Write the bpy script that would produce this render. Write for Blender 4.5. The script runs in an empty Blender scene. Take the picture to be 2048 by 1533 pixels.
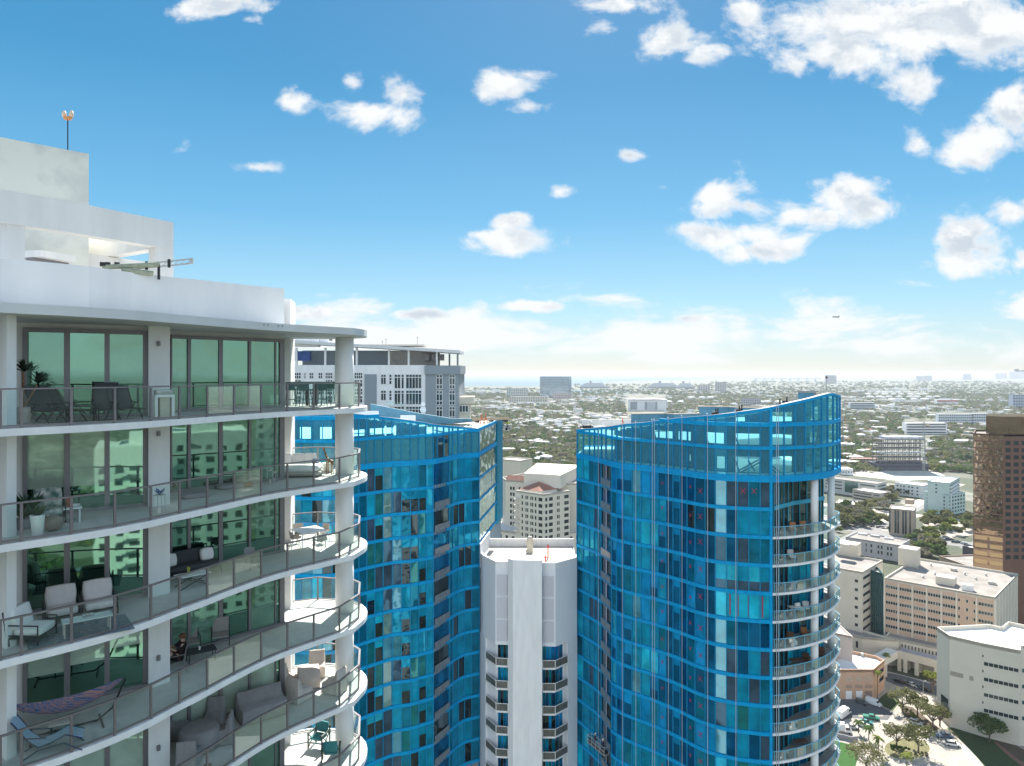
import bpy, bmesh, math, random
import numpy as np
from mathutils import Vector, Matrix
random.seed(7); R = math.radians
S = bpy.context.scene
CZ = 135.0; F = 1400.0; U0 = 1024.0; V0 = 746.0
# ---------------------------------------------------------------- camera
cam = bpy.data.cameras.new("camera"); co = bpy.data.objects.new("camera", cam)
S.collection.objects.link(co); S.camera = co
co.location = (0, 0, CZ); co.rotation_euler = (R(90), 0, 0)
cam.sensor_width = 36; cam.lens = 36 * F / 2048.0; cam.shift_y = -(766.5 - V0) / 2048.0
cam.clip_start = 0.5; cam.clip_end = 120000
# ---------------------------------------------------------------- light
SUN_EL, SUN_AZ = R(42), R(8)          # azimuth measured from +Y towards +X
sl = bpy.data.lights.new("sun", 'SUN'); sl.energy = 4.6; sl.angle = R(0.5); sl.color = (1, 0.95, 0.87)
so = bpy.data.objects.new("sun", sl); S.collection.objects.link(so)
sd = Vector((math.sin(SUN_AZ) * math.cos(SUN_EL), math.cos(SUN_AZ) * math.cos(SUN_EL), math.sin(SUN_EL)))
so.rotation_euler = sd.to_track_quat('Z', 'Y').to_euler(); so.location = (0, 0, 400)
S.view_settings.view_transform = 'Standard'; S.view_settings.look = 'None'
S.view_settings.exposure = 1.35; S.view_settings.gamma = 1
S.cycles.max_bounces = 6; S.cycles.diffuse_bounces = 3; S.cycles.glossy_bounces = 3
S.cycles.transmission_bounces = 4; S.cycles.transparent_max_bounces = 14; S.cycles.volume_bounces = 0
S.cycles.use_denoising = True; S.cycles.caustics_reflective = False; S.cycles.caustics_refractive = False
S.cycles.sample_clamp_indirect = 6
# ---------------------------------------------------------------- world
W = bpy.data.worlds.new("World"); S.world = W; W.use_nodes = True
nt = W.node_tree; N = nt.nodes; L = nt.links; N.clear()
def nn(t, **k):
    n = N.new(t)
    for a, b in k.items(): setattr(n, a, b)
    return n
def mth(op, a, b=None, clamp=False, c=None):
    n = N.new('ShaderNodeMath'); n.operation = op; n.use_clamp = clamp
    for i, v in enumerate((a, b, c)):
        if v is None: continue
        if isinstance(v, (int, float)): n.inputs[i].default_value = v
        else: L.new(v, n.inputs[i])
    return n.outputs[0]
def mixc(f, a, b):
    n = N.new('ShaderNodeMix'); n.data_type = 'RGBA'
    for s, v in ((n.inputs[0], f), (n.inputs[6], a), (n.inputs[7], b)):
        if isinstance(v, (int, float)): s.default_value = v
        elif isinstance(v, tuple): s.default_value = v
        else: L.new(v, s)
    return n.outputs[2]
out = nn('ShaderNodeOutputWorld'); bg = nn('ShaderNodeBackground'); L.new(bg.outputs[0], out.inputs[0])
SKY = 0.10
bg.inputs[1].default_value = SKY
sky = nn('ShaderNodeTexSky', sky_type='NISHITA'); sky.sun_disc = False
sky.sun_elevation = SUN_EL; sky.sun_rotation = SUN_AZ; sky.altitude = 100; sky.air_density = 1.0; sky.dust_density = 0.4; sky.ozone_density = 2.5
tc = nn('ShaderNodeTexCoord'); sep = nn('ShaderNodeSeparateXYZ'); L.new(tc.outputs['Generated'], sep.inputs[0])
X_, Y_, Z_ = sep.outputs
hs = nn('ShaderNodeHueSaturation'); L.new(sky.outputs[0], hs.inputs['Color'])
hs.inputs['Saturation'].default_value = 1.25; hs.inputs['Value'].default_value = 0.9; hs.inputs['Hue'].default_value = 0.493
# pale band of humid air low over the horizon
low = mth('POWER', mth('SUBTRACT', 1.0, mth('MULTIPLY', mth('MAXIMUM', Z_, 0.0), 2.3, True), True), 3.0)
rp = nn('ShaderNodeValToRGB'); L.new(mth('MULTIPLY', mth('MAXIMUM', Z_, 0.0), 1.6, True), rp.inputs[0]); e = rp.color_ramp.elements
STOPS = [(0.0, (2.75, 3.0, 3.1)), (.06, (2.15, 2.85, 3.2)), (.15, (1.5, 2.65, 3.35)), (.34, (.62, 1.85, 2.95)), (.6, (.22, 1.2, 2.25)), (1.0, (.14, .8, 1.8))]
e[0].position, e[0].color = STOPS[0][0], (*STOPS[0][1], 1); e[1].position, e[1].color = STOPS[-1][0], (*STOPS[-1][1], 1)
for p_, c_ in STOPS[1:-1]: q_ = e.new(p_); q_.color = (*c_, 1)
skyf = mixc(.12, rp.outputs[0], hs.outputs[0])
# sky behind the viewpoint: added pale brightness that fills the shaded facades
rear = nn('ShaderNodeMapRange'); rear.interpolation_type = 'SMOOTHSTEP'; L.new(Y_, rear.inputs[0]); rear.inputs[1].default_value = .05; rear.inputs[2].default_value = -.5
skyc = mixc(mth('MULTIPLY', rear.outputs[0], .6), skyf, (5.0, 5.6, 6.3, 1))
# clouds sit at fixed compass directions: bearing/height of each one is listed below
ya = mth('MAXIMUM', mth('ABSOLUTE', Y_), 0.02)
px = mth('DIVIDE', X_, ya); pz = mth('DIVIDE', Z_, ya)
cmb = nn('ShaderNodeCombineXYZ'); L.new(px, cmb.inputs[0]); L.new(pz, cmb.inputs[1]); L.new(mth('GREATER_THAN', Y_, 0), cmb.inputs[2])
CL = [(1008,478,96,27,1),(1015,445,50,22,1),(960,470,40,18,.9),(745,222,85,27,.85),(798,188,48,34,.9),(705,165,26,20,.75),(590,200,44,26,.8),(1000,172,70,30,.75),(1062,212,44,17,.7),
 (1350,80,62,42,.8),(1395,118,55,30,.8),(1330,105,40,25,.7),(1204,50,26,18,.7),(1250,12,70,20,.7),(1500,25,55,26,.65),(445,12,95,24,.8),(500,38,30,15,.6),
 (1800,45,260,72,1.1),(1690,100,120,46,.9),(1960,40,130,95,1.1),(1595,132,42,30,.7),(1850,165,55,40,.6),(1950,270,75,55,.95),(2015,225,60,60,.95),(1835,285,28,26,.6),
 (1440,385,62,36,1),(1500,412,120,32,1),(1595,432,70,20,.9),(1450,470,110,28,.95),(1525,500,75,24,1),(1375,462,36,18,.8),(1700,385,80,32,1),(1745,415,62,34,1),(1635,368,36,20,.8),
 (1925,490,60,50,1),(1975,500,50,42,1),(2030,425,45,28,.9),(2045,515,24,26,.9),(370,288,22,20,.55),(520,335,42,11,.55),(1258,310,20,9,.6),(1122,380,22,12,.6),
 (615,628,64,20,.9),(840,630,80,11,.8),(745,624,22,7,.8),(1390,638,62,8,.8),(1060,612,70,10,.7),(1330,375,20,10,.45)]
acc = None
for (u, v, rx, ry, s) in CL:
    vm = nn('ShaderNodeVectorMath', operation='SUBTRACT'); L.new(cmb.outputs[0], vm.inputs[0]); vm.inputs[1].default_value = ((u - U0) / F, (V0 - v) / F, 1)
    v2 = nn('ShaderNodeVectorMath', operation='MULTIPLY'); L.new(vm.outputs[0], v2.inputs[0]); v2.inputs[1].default_value = (F / rx, F / ry, 50)
    v3 = nn('ShaderNodeVectorMath', operation='LENGTH'); L.new(v2.outputs[0], v3.inputs[0])
    d = mth('MULTIPLY', mth('SUBTRACT', 1.27, v3.outputs['Value']), s)
    acc = d if acc is None else mth('MAXIMUM', acc, d)
acc = mth('MAXIMUM', acc, -1.0)
# low bank of cumulus above the horizon
bank = mth('SUBTRACT', 0.62, mth('ABSOLUTE', mth('MULTIPLY', mth('SUBTRACT', Z_, 0.05), 11.0)))
back = mth('SUBTRACT', mth('MULTIPLY', mth('LESS_THAN', Y_, 0), 1.0), 1.05)
def noise(sc, det, sy, rough=0.6, off=0.0, dy=0.0):
    mp = nn('ShaderNodeMapping'); L.new(cmb.outputs[0], mp.inputs[0]); mp.inputs['Scale'].default_value = (1, sy, 1); mp.inputs['Location'].default_value = (off, off * .7 + dy * sy, 0)
    n = nn('ShaderNodeTexNoise'); L.new(mp.outputs[0], n.inputs['Vector']); n.inputs['Scale'].default_value = sc
    n.inputs['Detail'].default_value = det; n.inputs['Roughness'].default_value = rough; n.inputs['Distortion'].default_value = .25
    return n.outputs['Fac']
n1 = noise(10, 10, 1.35, .60); n1b = noise(10, 5, 1.35, .5, 0.0, .022); n2 = noise(5, 8, 3.2, .6, 3.3); n3 = noise(16, 8, 1.2, .65, 7.7)
den1 = mth('ADD', acc, mth('MULTIPLY', mth('SUBTRACT', n1, 0.5), 3.9))
den2 = mth('ADD', bank, mth('MULTIPLY', mth('SUBTRACT', n2, 0.52), 4.0))
den3 = mth('ADD', back, mth('MULTIPLY', mth('SUBTRACT', n2, 0.5), 2.2))
def sstep(x, a, b):
    m = nn('ShaderNodeMapRange'); m.interpolation_type = 'SMOOTHSTEP'; L.new(x, m.inputs[0]); m.inputs[1].default_value = a; m.inputs[2].default_value = b
    return m.outputs[0]
c1 = sstep(den1, .0, .8); c2 = mth('MULTIPLY', sstep(den2, .1, .7), .95); c3 = sstep(den3, .05, .8)
cov = mth('MAXIMUM', mth('MAXIMUM', c1, c2), c3)
cov = mth('MULTIPLY', cov, sstep(Z_, 0.001, 0.02))
under = mth('MULTIPLY', sstep(den1, .25, 1.1), sstep(mth('ADD', mth('MULTIPLY', mth('SUBTRACT', n1b, n1), 1.6), mth('MULTIPLY', mth('SUBTRACT', n3, .5), .5)), -.16, .14))
ccol = mixc(mth('MULTIPLY', under, .85), (3.85, 3.93, 3.98, 1), (2.3, 2.65, 3.05, 1))
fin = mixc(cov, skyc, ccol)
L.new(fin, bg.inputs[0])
# ---------------------------------------------------------------- materials
MATS = {}
def mat(name, col, rough=.7, var=.12, scale=3.0, metal=0, spec=.4, bump=0, col2=None, coat=0, detail=5, stretch=None, alpha=None, emit=None, sharp=.15):
    if name in MATS: return MATS[name]
    m = bpy.data.materials.new(name); m.use_nodes = True; t = m.node_tree; b = t.nodes['Principled BSDF']
    b.inputs['Roughness'].default_value = rough; b.inputs['Metallic'].default_value = metal; b.inputs['Specular IOR Level'].default_value = spec
    if coat: b.inputs['Coat Weight'].default_value = coat; b.inputs['Coat Roughness'].default_value = .05
    g = t.nodes.new('ShaderNodeNewGeometry'); n = t.nodes.new('ShaderNodeTexNoise'); n.inputs['Scale'].default_value = scale; n.inputs['Detail'].default_value = detail
    n.inputs['Roughness'].default_value = .6
    src = g.outputs['Position']
    if stretch:
        mp = t.nodes.new('ShaderNodeMapping'); mp.inputs['Scale'].default_value = stretch; t.links.new(src, mp.inputs[0]); src = mp.outputs[0]
    t.links.new(src, n.inputs['Vector'])
    r = t.nodes.new('ShaderNodeValToRGB'); r.color_ramp.elements[0].position = .5 - sharp; r.color_ramp.elements[1].position = .5 + sharp
    c2 = col2 or tuple(c * (1 - var) for c in col)
    r.color_ramp.elements[0].color = (*c2, 1); r.color_ramp.elements[1].color = (*col, 1)
    t.links.new(n.outputs['Fac'], r.inputs[0]); t.links.new(r.outputs[0], b.inputs['Base Color'])
    if bump:
        bp = t.nodes.new('ShaderNodeBump'); bp.inputs['Strength'].default_value = bump; bp.inputs['Distance'].default_value = .05
        t.links.new(n.outputs['Fac'], bp.inputs['Height']); t.links.new(bp.outputs[0], b.inputs['Normal'])
    MATS[name] = m; return m
def pane_mat(name, base, tint, refl, rough=.02, warp=.02, wscale=.6, var=.25, vs=.8, fres=.5):
    """opaque coated glazing: room/film colour below, tinted mirror above"""
    if name in MATS: return MATS[name]
    m = bpy.data.materials.new(name); m.use_nodes = True; t = m.node_tree; t.nodes.clear()
    o = t.nodes.new('ShaderNodeOutputMaterial'); mx = t.nodes.new('ShaderNodeMixShader'); d = t.nodes.new('ShaderNodeBsdfDiffuse'); gl = t.nodes.new('ShaderNodeBsdfGlossy')
    g = t.nodes.new('ShaderNodeNewGeometry'); n = t.nodes.new('ShaderNodeTexNoise'); n.inputs['Scale'].default_value = vs; n.inputs['Detail'].default_value = 4
    t.links.new(g.outputs['Position'], n.inputs['Vector'])
    r = t.nodes.new('ShaderNodeValToRGB'); r.color_ramp.elements[0].position = .3; r.color_ramp.elements[1].position = .7
    r.color_ramp.elements[0].color = (*[c * (1 - var) for c in base], 1); r.color_ramp.elements[1].color = (*[min(1, c * (1 + var)) for c in base], 1)
    t.links.new(n.outputs['Fac'], r.inputs[0]); t.links.new(r.outputs[0], d.inputs['Color'])
    gl.inputs['Color'].default_value = (*tint, 1); gl.inputs['Roughness'].default_value = rough
    n2 = t.nodes.new('ShaderNodeTexNoise'); n2.inputs['Scale'].default_value = wscale; n2.inputs['Detail'].default_value = 1
    t.links.new(g.outputs['Position'], n2.inputs['Vector'])
    bp = t.nodes.new('ShaderNodeBump'); bp.inputs['Strength'].default_value = 1; bp.inputs['Distance'].default_value = warp
    t.links.new(n2.outputs['Fac'], bp.inputs['Height']); t.links.new(bp.outputs[0], gl.inputs['Normal'])
    lw = t.nodes.new('ShaderNodeLayerWeight'); lw.inputs['Blend'].default_value = .25
    ma = t.nodes.new('ShaderNodeMath'); ma.operation = 'MULTIPLY_ADD'; ma.use_clamp = True; t.links.new(lw.outputs['Fresnel'], ma.inputs[0]); ma.inputs[1].default_value = fres; ma.inputs[2].default_value = refl
    t.links.new(ma.outputs[0], mx.inputs[0]); t.links.new(d.outputs[0], mx.inputs[1]); t.links.new(gl.outputs[0], mx.inputs[2]); t.links.new(mx.outputs[0], o.inputs[0])
    MATS[name] = m; return m
def clear_glass(name, tint, refl=.06, film=0, gcol=(.9, 1, .97)):
    if name in MATS: return MATS[name]
    m = bpy.data.materials.new(name); m.use_nodes = True; t = m.node_tree; t.nodes.clear()
    o = t.nodes.new('ShaderNodeOutputMaterial'); mx = t.nodes.new('ShaderNodeMixShader'); d = t.nodes.new('ShaderNodeBsdfTransparent'); gl = t.nodes.new('ShaderNodeBsdfGlossy')
    d.inputs[0].default_value = (*tint, 1); gl.inputs['Roughness'].default_value = .01; gl.inputs['Color'].default_value = (*gcol, 1)
    lw = t.nodes.new('ShaderNodeLayerWeight'); lw.inputs['Blend'].default_value = .3
    ma = t.nodes.new('ShaderNodeMath'); ma.operation = 'MULTIPLY_ADD'; ma.use_clamp = True; t.links.new(lw.outputs['Fresnel'], ma.inputs[0]); ma.inputs[1].default_value = .28; ma.inputs[2].default_value = refl
    t.links.new(ma.outputs[0], mx.inputs[0]); t.links.new(d.outputs[0], mx.inputs[1]); t.links.new(gl.outputs[0], mx.inputs[2])
    last = mx.outputs[0]
    if film:
        df = t.nodes.new('ShaderNodeBsdfDiffuse'); df.inputs[0].default_value = (*[c * .8 for c in tint], 1)
        m2 = t.nodes.new('ShaderNodeMixShader'); m2.inputs[0].default_value = film
        t.links.new(last, m2.inputs[1]); t.links.new(df.outputs[0], m2.inputs[2]); last = m2.outputs[0]
    t.links.new(last, o.inputs[0])
    MATS[name] = m; return m
def leaf_mat(name, c1, c2, scale=.5):
    if name in MATS: return MATS[name]
    m = bpy.data.materials.new(name); m.use_nodes = True; t = m.node_tree; t.nodes.clear()
    o = t.nodes.new('ShaderNodeOutputMaterial'); mx = t.nodes.new('ShaderNodeMixShader'); d = t.nodes.new('ShaderNodeBsdfDiffuse'); tr = t.nodes.new('ShaderNodeBsdfTranslucent')
    g = t.nodes.new('ShaderNodeNewGeometry'); n = t.nodes.new('ShaderNodeTexNoise'); n.inputs['Scale'].default_value = scale; n.inputs['Detail'].default_value = 3
    oi = t.nodes.new('ShaderNodeObjectInfo'); ad = t.nodes.new('ShaderNodeMath'); ad.operation = 'MULTIPLY_ADD'; ad.inputs[1].default_value = .5
    t.links.new(g.outputs['Position'], n.inputs['Vector']); t.links.new(oi.outputs['Random'], ad.inputs[0]); t.links.new(n.outputs['Fac'], ad.inputs[2])
    r = t.nodes.new('ShaderNodeValToRGB'); r.color_ramp.elements[0].position = .4; r.color_ramp.elements[1].position = 1.0
    r.color_ramp.elements[0].color = (*c1, 1); r.color_ramp.elements[1].color = (*c2, 1)
    t.links.new(ad.outputs[0], r.inputs[0]); t.links.new(r.outputs[0], d.inputs[0]); t.links.new(r.outputs[0], tr.inputs[0]); mx.inputs[0].default_value = .35
    t.links.new(d.outputs[0], mx.inputs[1]); t.links.new(tr.outputs[0], mx.inputs[2]); t.links.new(mx.outputs[0], o.inputs[0])
    MATS[name] = m; return m
WHITE = mat('white_stucco', (.77, .765, .75), .8, .10, .9, bump=.1, detail=7, stretch=(1.5, 1.5, .3))
WHITE2 = mat('painted_concrete', (.86, .86, .86), .75, .11, 1.2, detail=8, stretch=(1.6, 1.6, .25))
PATCH = mat('patched_stucco', (.69, .70, .70), .8, 0, .5, col2=(.62, .635, .645), detail=5, sharp=.10, stretch=(1, 1, .35))
FLOOR = mat('balcony_tile', (.62, .61, .58), .6, .12, 2.5)
FRAME = mat('bronze_frame', (.24, .225, .235), .45, .08, 5, metal=.3)
RAIL = mat('rail_metal', (.22, .205, .21), .4, .1, 6, metal=.4)
GREEN_D = pane_mat('green_glass_dark', (.006, .024, .018), (.31, .58, .42), .52, warp=.0012, wscale=1.2)
GREEN_M = pane_mat('green_glass_curtain', (.16, .28, .20), (.31, .56, .42), .40, warp=.0012, wscale=1.2)
GREEN_B = pane_mat('green_glass_blind', (.46, .56, .46), (.5, .8, .6), .22, warp=.0012, wscale=1.2)
RGLASS = clear_glass('railing_glass', (.84, .94, .91), .02, film=.025)
BLACK = mat('black_metal', (.025, .027, .03), .45, .2, 8, metal=.2)
DARK = mat('dark_sling', (.05, .055, .06), .7, .2, 20)
CUSH = mat('pale_cushion', (.66, .60, .58), .9, .08, 6, bump=.2)
WCUSH = mat('white_cushion', (.8, .79, .76), .9, .06, 6, bump=.2)
GREYC = mat('grey_cover', (.30, .285, .29), .85, .15, 3, bump=.3)
BEIGEC = mat('beige_cover', (.62, .55, .49), .85, .15, 3, bump=.3)
WOOD = mat('teak', (.30, .17, .09), .6, .3, 12)
WPLAS = mat('white_plastic', (.8, .8, .8), .4, .03, 6)
SKIN = mat('skin', (.55, .33, .24), .5, .08, 10)
# ---------------------------------------------------------------- mesh tools
class MB:
    def __init__(s): s.v = []; s.f = []; s.m = []; s.mi = 0
    def add(s, vs, fs, mi=None):
        o = len(s.v); s.v.extend([tuple(x) for x in vs]); s.f.extend([tuple(i + o for i in q) for q in fs]); s.m.extend([s.mi if mi is None else mi] * len(fs)); return s
    def quad(s, a, b, c, d, mi=None): return s.add([a, b, c, d], [(0, 1, 2, 3)], mi)
    def box(s, c, sz, rz=0, mi=None, rx=0, ry=0):
        M = Matrix.Rotation(rz, 3, 'Z') @ Matrix.Rotation(ry, 3, 'Y') @ Matrix.Rotation(rx, 3, 'X'); c = Vector(c)
        vs = [c + M @ Vector((x * sz[0] / 2, y * sz[1] / 2, z * sz[2] / 2)) for z in (-1, 1) for y in (-1, 1) for x in (-1, 1)]
        return s.add(vs, [(0, 2, 3, 1), (4, 5, 7, 6), (0, 1, 5, 4), (2, 6, 7, 3), (0, 4, 6, 2), (1, 3, 7, 5)], mi)
    def soft(s, c, sz, rz=0, rx=0, ry=0, k=.25, mi=None):
        """cushion: box with pillowed, rounded edges"""
        M = Matrix.Rotation(rz, 3, 'Z') @ Matrix.Rotation(ry, 3, 'Y') @ Matrix.Rotation(rx, 3, 'X'); c = Vector(c); n = 6; vs = []; fs = []; idx = {}
        def P(i, j, l):
            key = (i, j, l)
            if key in idx: return idx[key]
            q = [2 * a / n - 1 for a in key]; m = max(abs(a) for a in q) or 1
            ln = math.sqrt(sum(a * a for a in q)); sp = [a / ln for a in q]
            w = [a * (1 - k) + b * k * 1.15 for a, b in zip(q, sp)]
            vs.append(c + M @ Vector([w[a] * sz[a] / 2 for a in range(3)])); idx[key] = len(vs) - 1; return idx[key]
        for a in range(n):
            for b in range(n):
                for l in (0, n):
                    q = [(a, b), (a + 1, b), (a + 1, b + 1), (a, b + 1)]
                    if l: fs += [[P(x, y, l) for x, y in q], [P(x, 0, y) for x, y in q], [P(l, x, y) for x, y in q]]
                    else: fs += [[P(x, y, l) for x, y in q[::-1]], [P(x, n, y) for x, y in q[::-1]], [P(0, x, y) for x, y in q[::-1]]]
        return s.add(vs, fs, mi)
    def prism(s, pts, z0, z1, mi=None, cap=True):
        n = len(pts); vs = [(x, y, z0) for x, y in pts] + [(x, y, z1) for x, y in pts]
        fs = [(i, (i + 1) % n, n + (i + 1) % n, n + i) for i in range(n)]
        if cap: fs += [tuple(range(n))[::-1], tuple(range(n, 2 * n))]
        return s.add(vs, fs, mi)
    def tube(s, path, r, n=6, mi=None, caps=True):
        path = [Vector(p) for p in path]; k = len(path); rs = r if isinstance(r, (list, tuple)) else [r] * k; vs = []
        for i, p in enumerate(path):
            d = (path[min(i + 1, k - 1)] - path[max(i - 1, 0)]).normalized(); a = d.orthogonal().normalized() if abs(d.z) > .95 else d.cross(Vector((0, 0, 1))).normalized(); b = d.cross(a)
            for j in range(n):
                t = 2 * math.pi * j / n + (math.pi / n); vs.append(p + (a * math.cos(t) + b * math.sin(t)) * rs[i])
        fs = [(i * n + j, i * n + (j + 1) % n, (i + 1) * n + (j + 1) % n, (i + 1) * n + j) for i in range(k - 1) for j in range(n)]
        if caps: fs += [tuple(range(n))[::-1], tuple((k - 1) * n + j for j in range(n))]
        return s.add(vs, fs, mi)
    def lathe(s, c, prof, n=16, mi=None, sx=1, sy=1):
        vs = []; k = len(prof)
        for r, z in prof:
            for j in range(n): t = 2 * math.pi * j / n; vs.append((c[0] + r * sx * math.cos(t), c[1] + r * sy * math.sin(t), c[2] + z))
        fs = [(i * n + j, i * n + (j + 1) % n, (i + 1) * n + (j + 1) % n, (i + 1) * n + j) for i in range(k - 1) for j in range(n)]
        fs += [tuple(range(n))[::-1], tuple((k - 1) * n + j for j in range(n))]
        return s.add(vs, fs, mi)
    def ribbon(s, pts, z0, z1, off0, off1, mi=None):
        """band following plan polyline pts, between offsets (towards viewer side) and heights"""
        n = len(pts); A = offset(pts, off0); B = offset(pts, off1); vs = []
        for i in range(n): vs += [(*A[i], z0), (*A[i], z1), (*B[i], z1), (*B[i], z0)]
        fs = []
        for i in range(n - 1):
            for j in range(4): fs.append((i * 4 + j, (i + 1) * 4 + j, (i + 1) * 4 + (j + 1) % 4, i * 4 + (j + 1) % 4))
        fs += [(0, 1, 2, 3), tuple((n - 1) * 4 + j for j in (3, 2, 1, 0))]
        return s.add(vs, fs, mi)
    def build(s, name, m, parent=None, smooth=False):
        me = bpy.data.meshes.new(name); me.from_pydata(s.v, [], s.f)
        ms = m if isinstance(m, (list, tuple)) else [m]
        for x in ms: me.materials.append(x)
        if len(ms) > 1: me.polygons.foreach_set('material_index', s.m)
        if smooth: me.polygons.foreach_set('use_smooth', [True] * len(s.f))
        me.update(); bm = bmesh.new(); bm.from_mesh(me); bmesh.ops.recalc_face_normals(bm, faces=bm.faces) if len(s.f) < 3000 else None; bm.to_mesh(me); bm.free()
        o = bpy.data.objects.new(name, me); S.collection.objects.link(o)
        if parent is not None:
            o.parent = parent
            if parent.parent is None: o.matrix_parent_inverse = Matrix.LocRotScale(parent.location, parent.rotation_euler, parent.scale).inverted()
        return o
def offset(pts, d):
    n = len(pts); o = []
    for i in range(n):
        a = Vector(pts[max(i - 1, 0)]); b = Vector(pts[min(i + 1, n - 1)]); t = (b - a).normalized(); nrm = Vector((t.y, -t.x)); p = Vector(pts[i]) + nrm * d; o.append((p.x, p.y))
    return o
def tag(o, label=None, cat=None, group=None, kind=None):
    if label: o['label'] = label
    if cat: o['category'] = cat
    if group: o['group'] = group
    if kind: o['kind'] = kind
    return o
def thing(name, loc, label, cat, group=None, rz=0):
    o = bpy.data.objects.new(name, None); S.collection.objects.link(o); o.location = loc; o.rotation_euler = (0, 0, rz); o.empty_display_size = .3
    return tag(o, label, cat, group)
def lpart(mb, name, m, parent, smooth=False, label=None):
    """part whose mesh is written in the thing's own local space"""
    o = mb.build(name, m, None, smooth); o.parent = parent
    if label: o['label'] = label
    return o
def kids(o): return [c for c in bpy.data.objects if c.parent == o]
def dup(root, loc, rz=None, label=None, group=None, scale=None):
    ch = root.get('_k'); r = root.copy(); S.collection.objects.link(r); r.location = loc
    if rz is not None: r.rotation_euler = (0, 0, rz)
    if scale: r.scale = (scale,) * 3 if isinstance(scale, (int, float)) else scale
    if label: r['label'] = label
    if group: r['group'] = group
    for c in KIDS.get(root.name, []):
        d = c.copy(); S.collection.objects.link(d); d.parent = r
        for g in KIDS.get(c.name, []):
            e = g.copy(); S.collection.objects.link(e); e.parent = d
    return r
KIDS = {}
def freeze(root):
    KIDS[root.name] = kids(root)
    for c in KIDS[root.name]: KIDS[c.name] = kids(c)
def at(u, Y): return ((u - U0) / F * Y, Y)
def hz(h): return CZ - h
def herm(tab):
    xs = np.array([t[0] for t in tab], float); ys = np.array([t[1] for t in tab], float); d = np.gradient(ys, xs)
    def f(x):
        i = int(min(max(np.searchsorted(xs, x) - 1, 0), len(xs) - 2)); h = xs[i + 1] - xs[i]; t = (x - xs[i]) / h
        if x < xs[0] or x > xs[-1]: return float(ys[i] + (ys[i + 1] - ys[i]) * t)
        return float((2*t**3-3*t**2+1)*ys[i] + (t**3-2*t**2+t)*h*d[i] + (-2*t**3+3*t**2)*ys[i+1] + (t**3-t**2)*h*d[i+1])
    return f
def gp(u, v, H=0.0):
    Y = (CZ - H) * F / (v - V0); return ((u - U0) / F * Y, Y)

# ================================================================ setting: ground, water
def flat(name, pts, z, m, kind='structure'):
    mb = MB(); mb.add([(x, y, z) for x, y in pts], [tuple(range(len(pts)))]); o = mb.build(name, m)
    o['kind'] = kind; return o
def ground_mat():
    m = bpy.data.materials.new('city_ground'); m.use_nodes = True; t = m.node_tree; b = t.nodes['Principled BSDF']; b.inputs['Roughness'].default_value = .9
    g = t.nodes.new('ShaderNodeNewGeometry')
    def nz(sc, det):
        n = t.nodes.new('ShaderNodeTexNoise'); n.inputs['Scale'].default_value = sc; n.inputs['Detail'].default_value = det; n.inputs['Roughness'].default_value = .65; t.links.new(g.outputs['Position'], n.inputs['Vector']); return n.outputs['Fac']
    def ramp(f, st):
        r = t.nodes.new('ShaderNodeValToRGB'); r.color_ramp.interpolation = 'LINEAR'; e = r.color_ramp.elements; e[0].position, e[0].color = st[0][0], (*st[0][1], 1); e[1].position, e[1].color = st[-1][0], (*st[-1][1], 1)
        for p, c in st[1:-1]: q = e.new(p); q.color = (*c, 1)
        t.links.new(f, r.inputs[0]); return r.outputs[0]
    c1 = ramp(nz(.03, 8), [(.38, (.035, .05, .022)), (.53, (.06, .075, .035)), (.62, (.15, .145, .11)), (.72, (.32, .30, .26))])
    v = t.nodes.new('ShaderNodeTexVoronoi'); v.inputs['Scale'].default_value = .028; t.links.new(g.outputs['Position'], v.inputs['Vector'])
    sp = t.nodes.new('ShaderNodeSeparateColor'); t.links.new(v.outputs['Color'], sp.inputs[0])
    c2 = ramp(sp.outputs[0], [(0, (.04, .055, .025)), (.62, (.06, .07, .035)), (.7, (.2, .19, .165)), (1, (.45, .43, .39))])
    mx = t.nodes.new('ShaderNodeMix'); mx.data_type = 'RGBA'; t.links.new(c1, mx.inputs[6]); t.links.new(c2, mx.inputs[7]); mx.inputs[0].default_value = .45
    t.links.new(mx.outputs[2], b.inputs['Base Color']); return m
GROUND = ground_mat()
flat('ground', [(-60000, -60000), (60000, -60000), (60000, 14000), (60000, 60000), (-60000, 60000)], 0, GROUND)
WATER = mat('sea', (.10, .19, .24), .9, .2, .0006, spec=.05)
sea = [(-60000, 7600), (-2000, 7400), (350, 7000), (900, 7600), (1500, 10500), (3300, 13500), (5200, 17500), (9000, 22000), (15000, 26000), (60000, 42000), (60000, 59000), (-60000, 59000)]
flat('sea', sea, .6, WATER)
flat('harbour_water', [gp(1120, 786), gp(1180, 789), gp(1262, 786), gp(1250, 782), gp(1190, 781), gp(1130, 780)], .5, WATER)
# ================================================================ white balcony tower (left)
FH = 3.05
LBf = herm([(-420, 14.2), (-200, 16.5), (0, 18.37), (136.7, 19.5), (229, 20.45), (297, 21.35), (360, 22.45), (400, 23.14), (457.7, 24.34), (555, 26.37), (610, 27.35), (653, 28.1), (690, 28.8), (709, 29.2)])
def lbp(u): return at(u, LBf(u))
front = [lbp(u) for u in list(range(-400, 0, 50)) + list(range(0, 700, 15)) + [700, 709]]
tip = [(-6.47, 29.75), (-6.38, 30.2), (-6.37, 30.7), (-6.45, 31.2), (-6.62, 31.7), (-6.9, 32.15), (-7.35, 32.55), (-7.95, 32.85), (-8.7, 33.0), (-9.5, 32.95), (-10.4, 32.6)]
slab_poly = front + tip + [(-12, 32.2), (-24, 40), (-34, 30), (-30, 16)]
HB = [1.68 + FH * k for k in range(7)]; HFL = [h - .2 for h in HB]
W1a, W1b = (-15.95, 21.65), (-12.42, 23.85)
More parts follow.
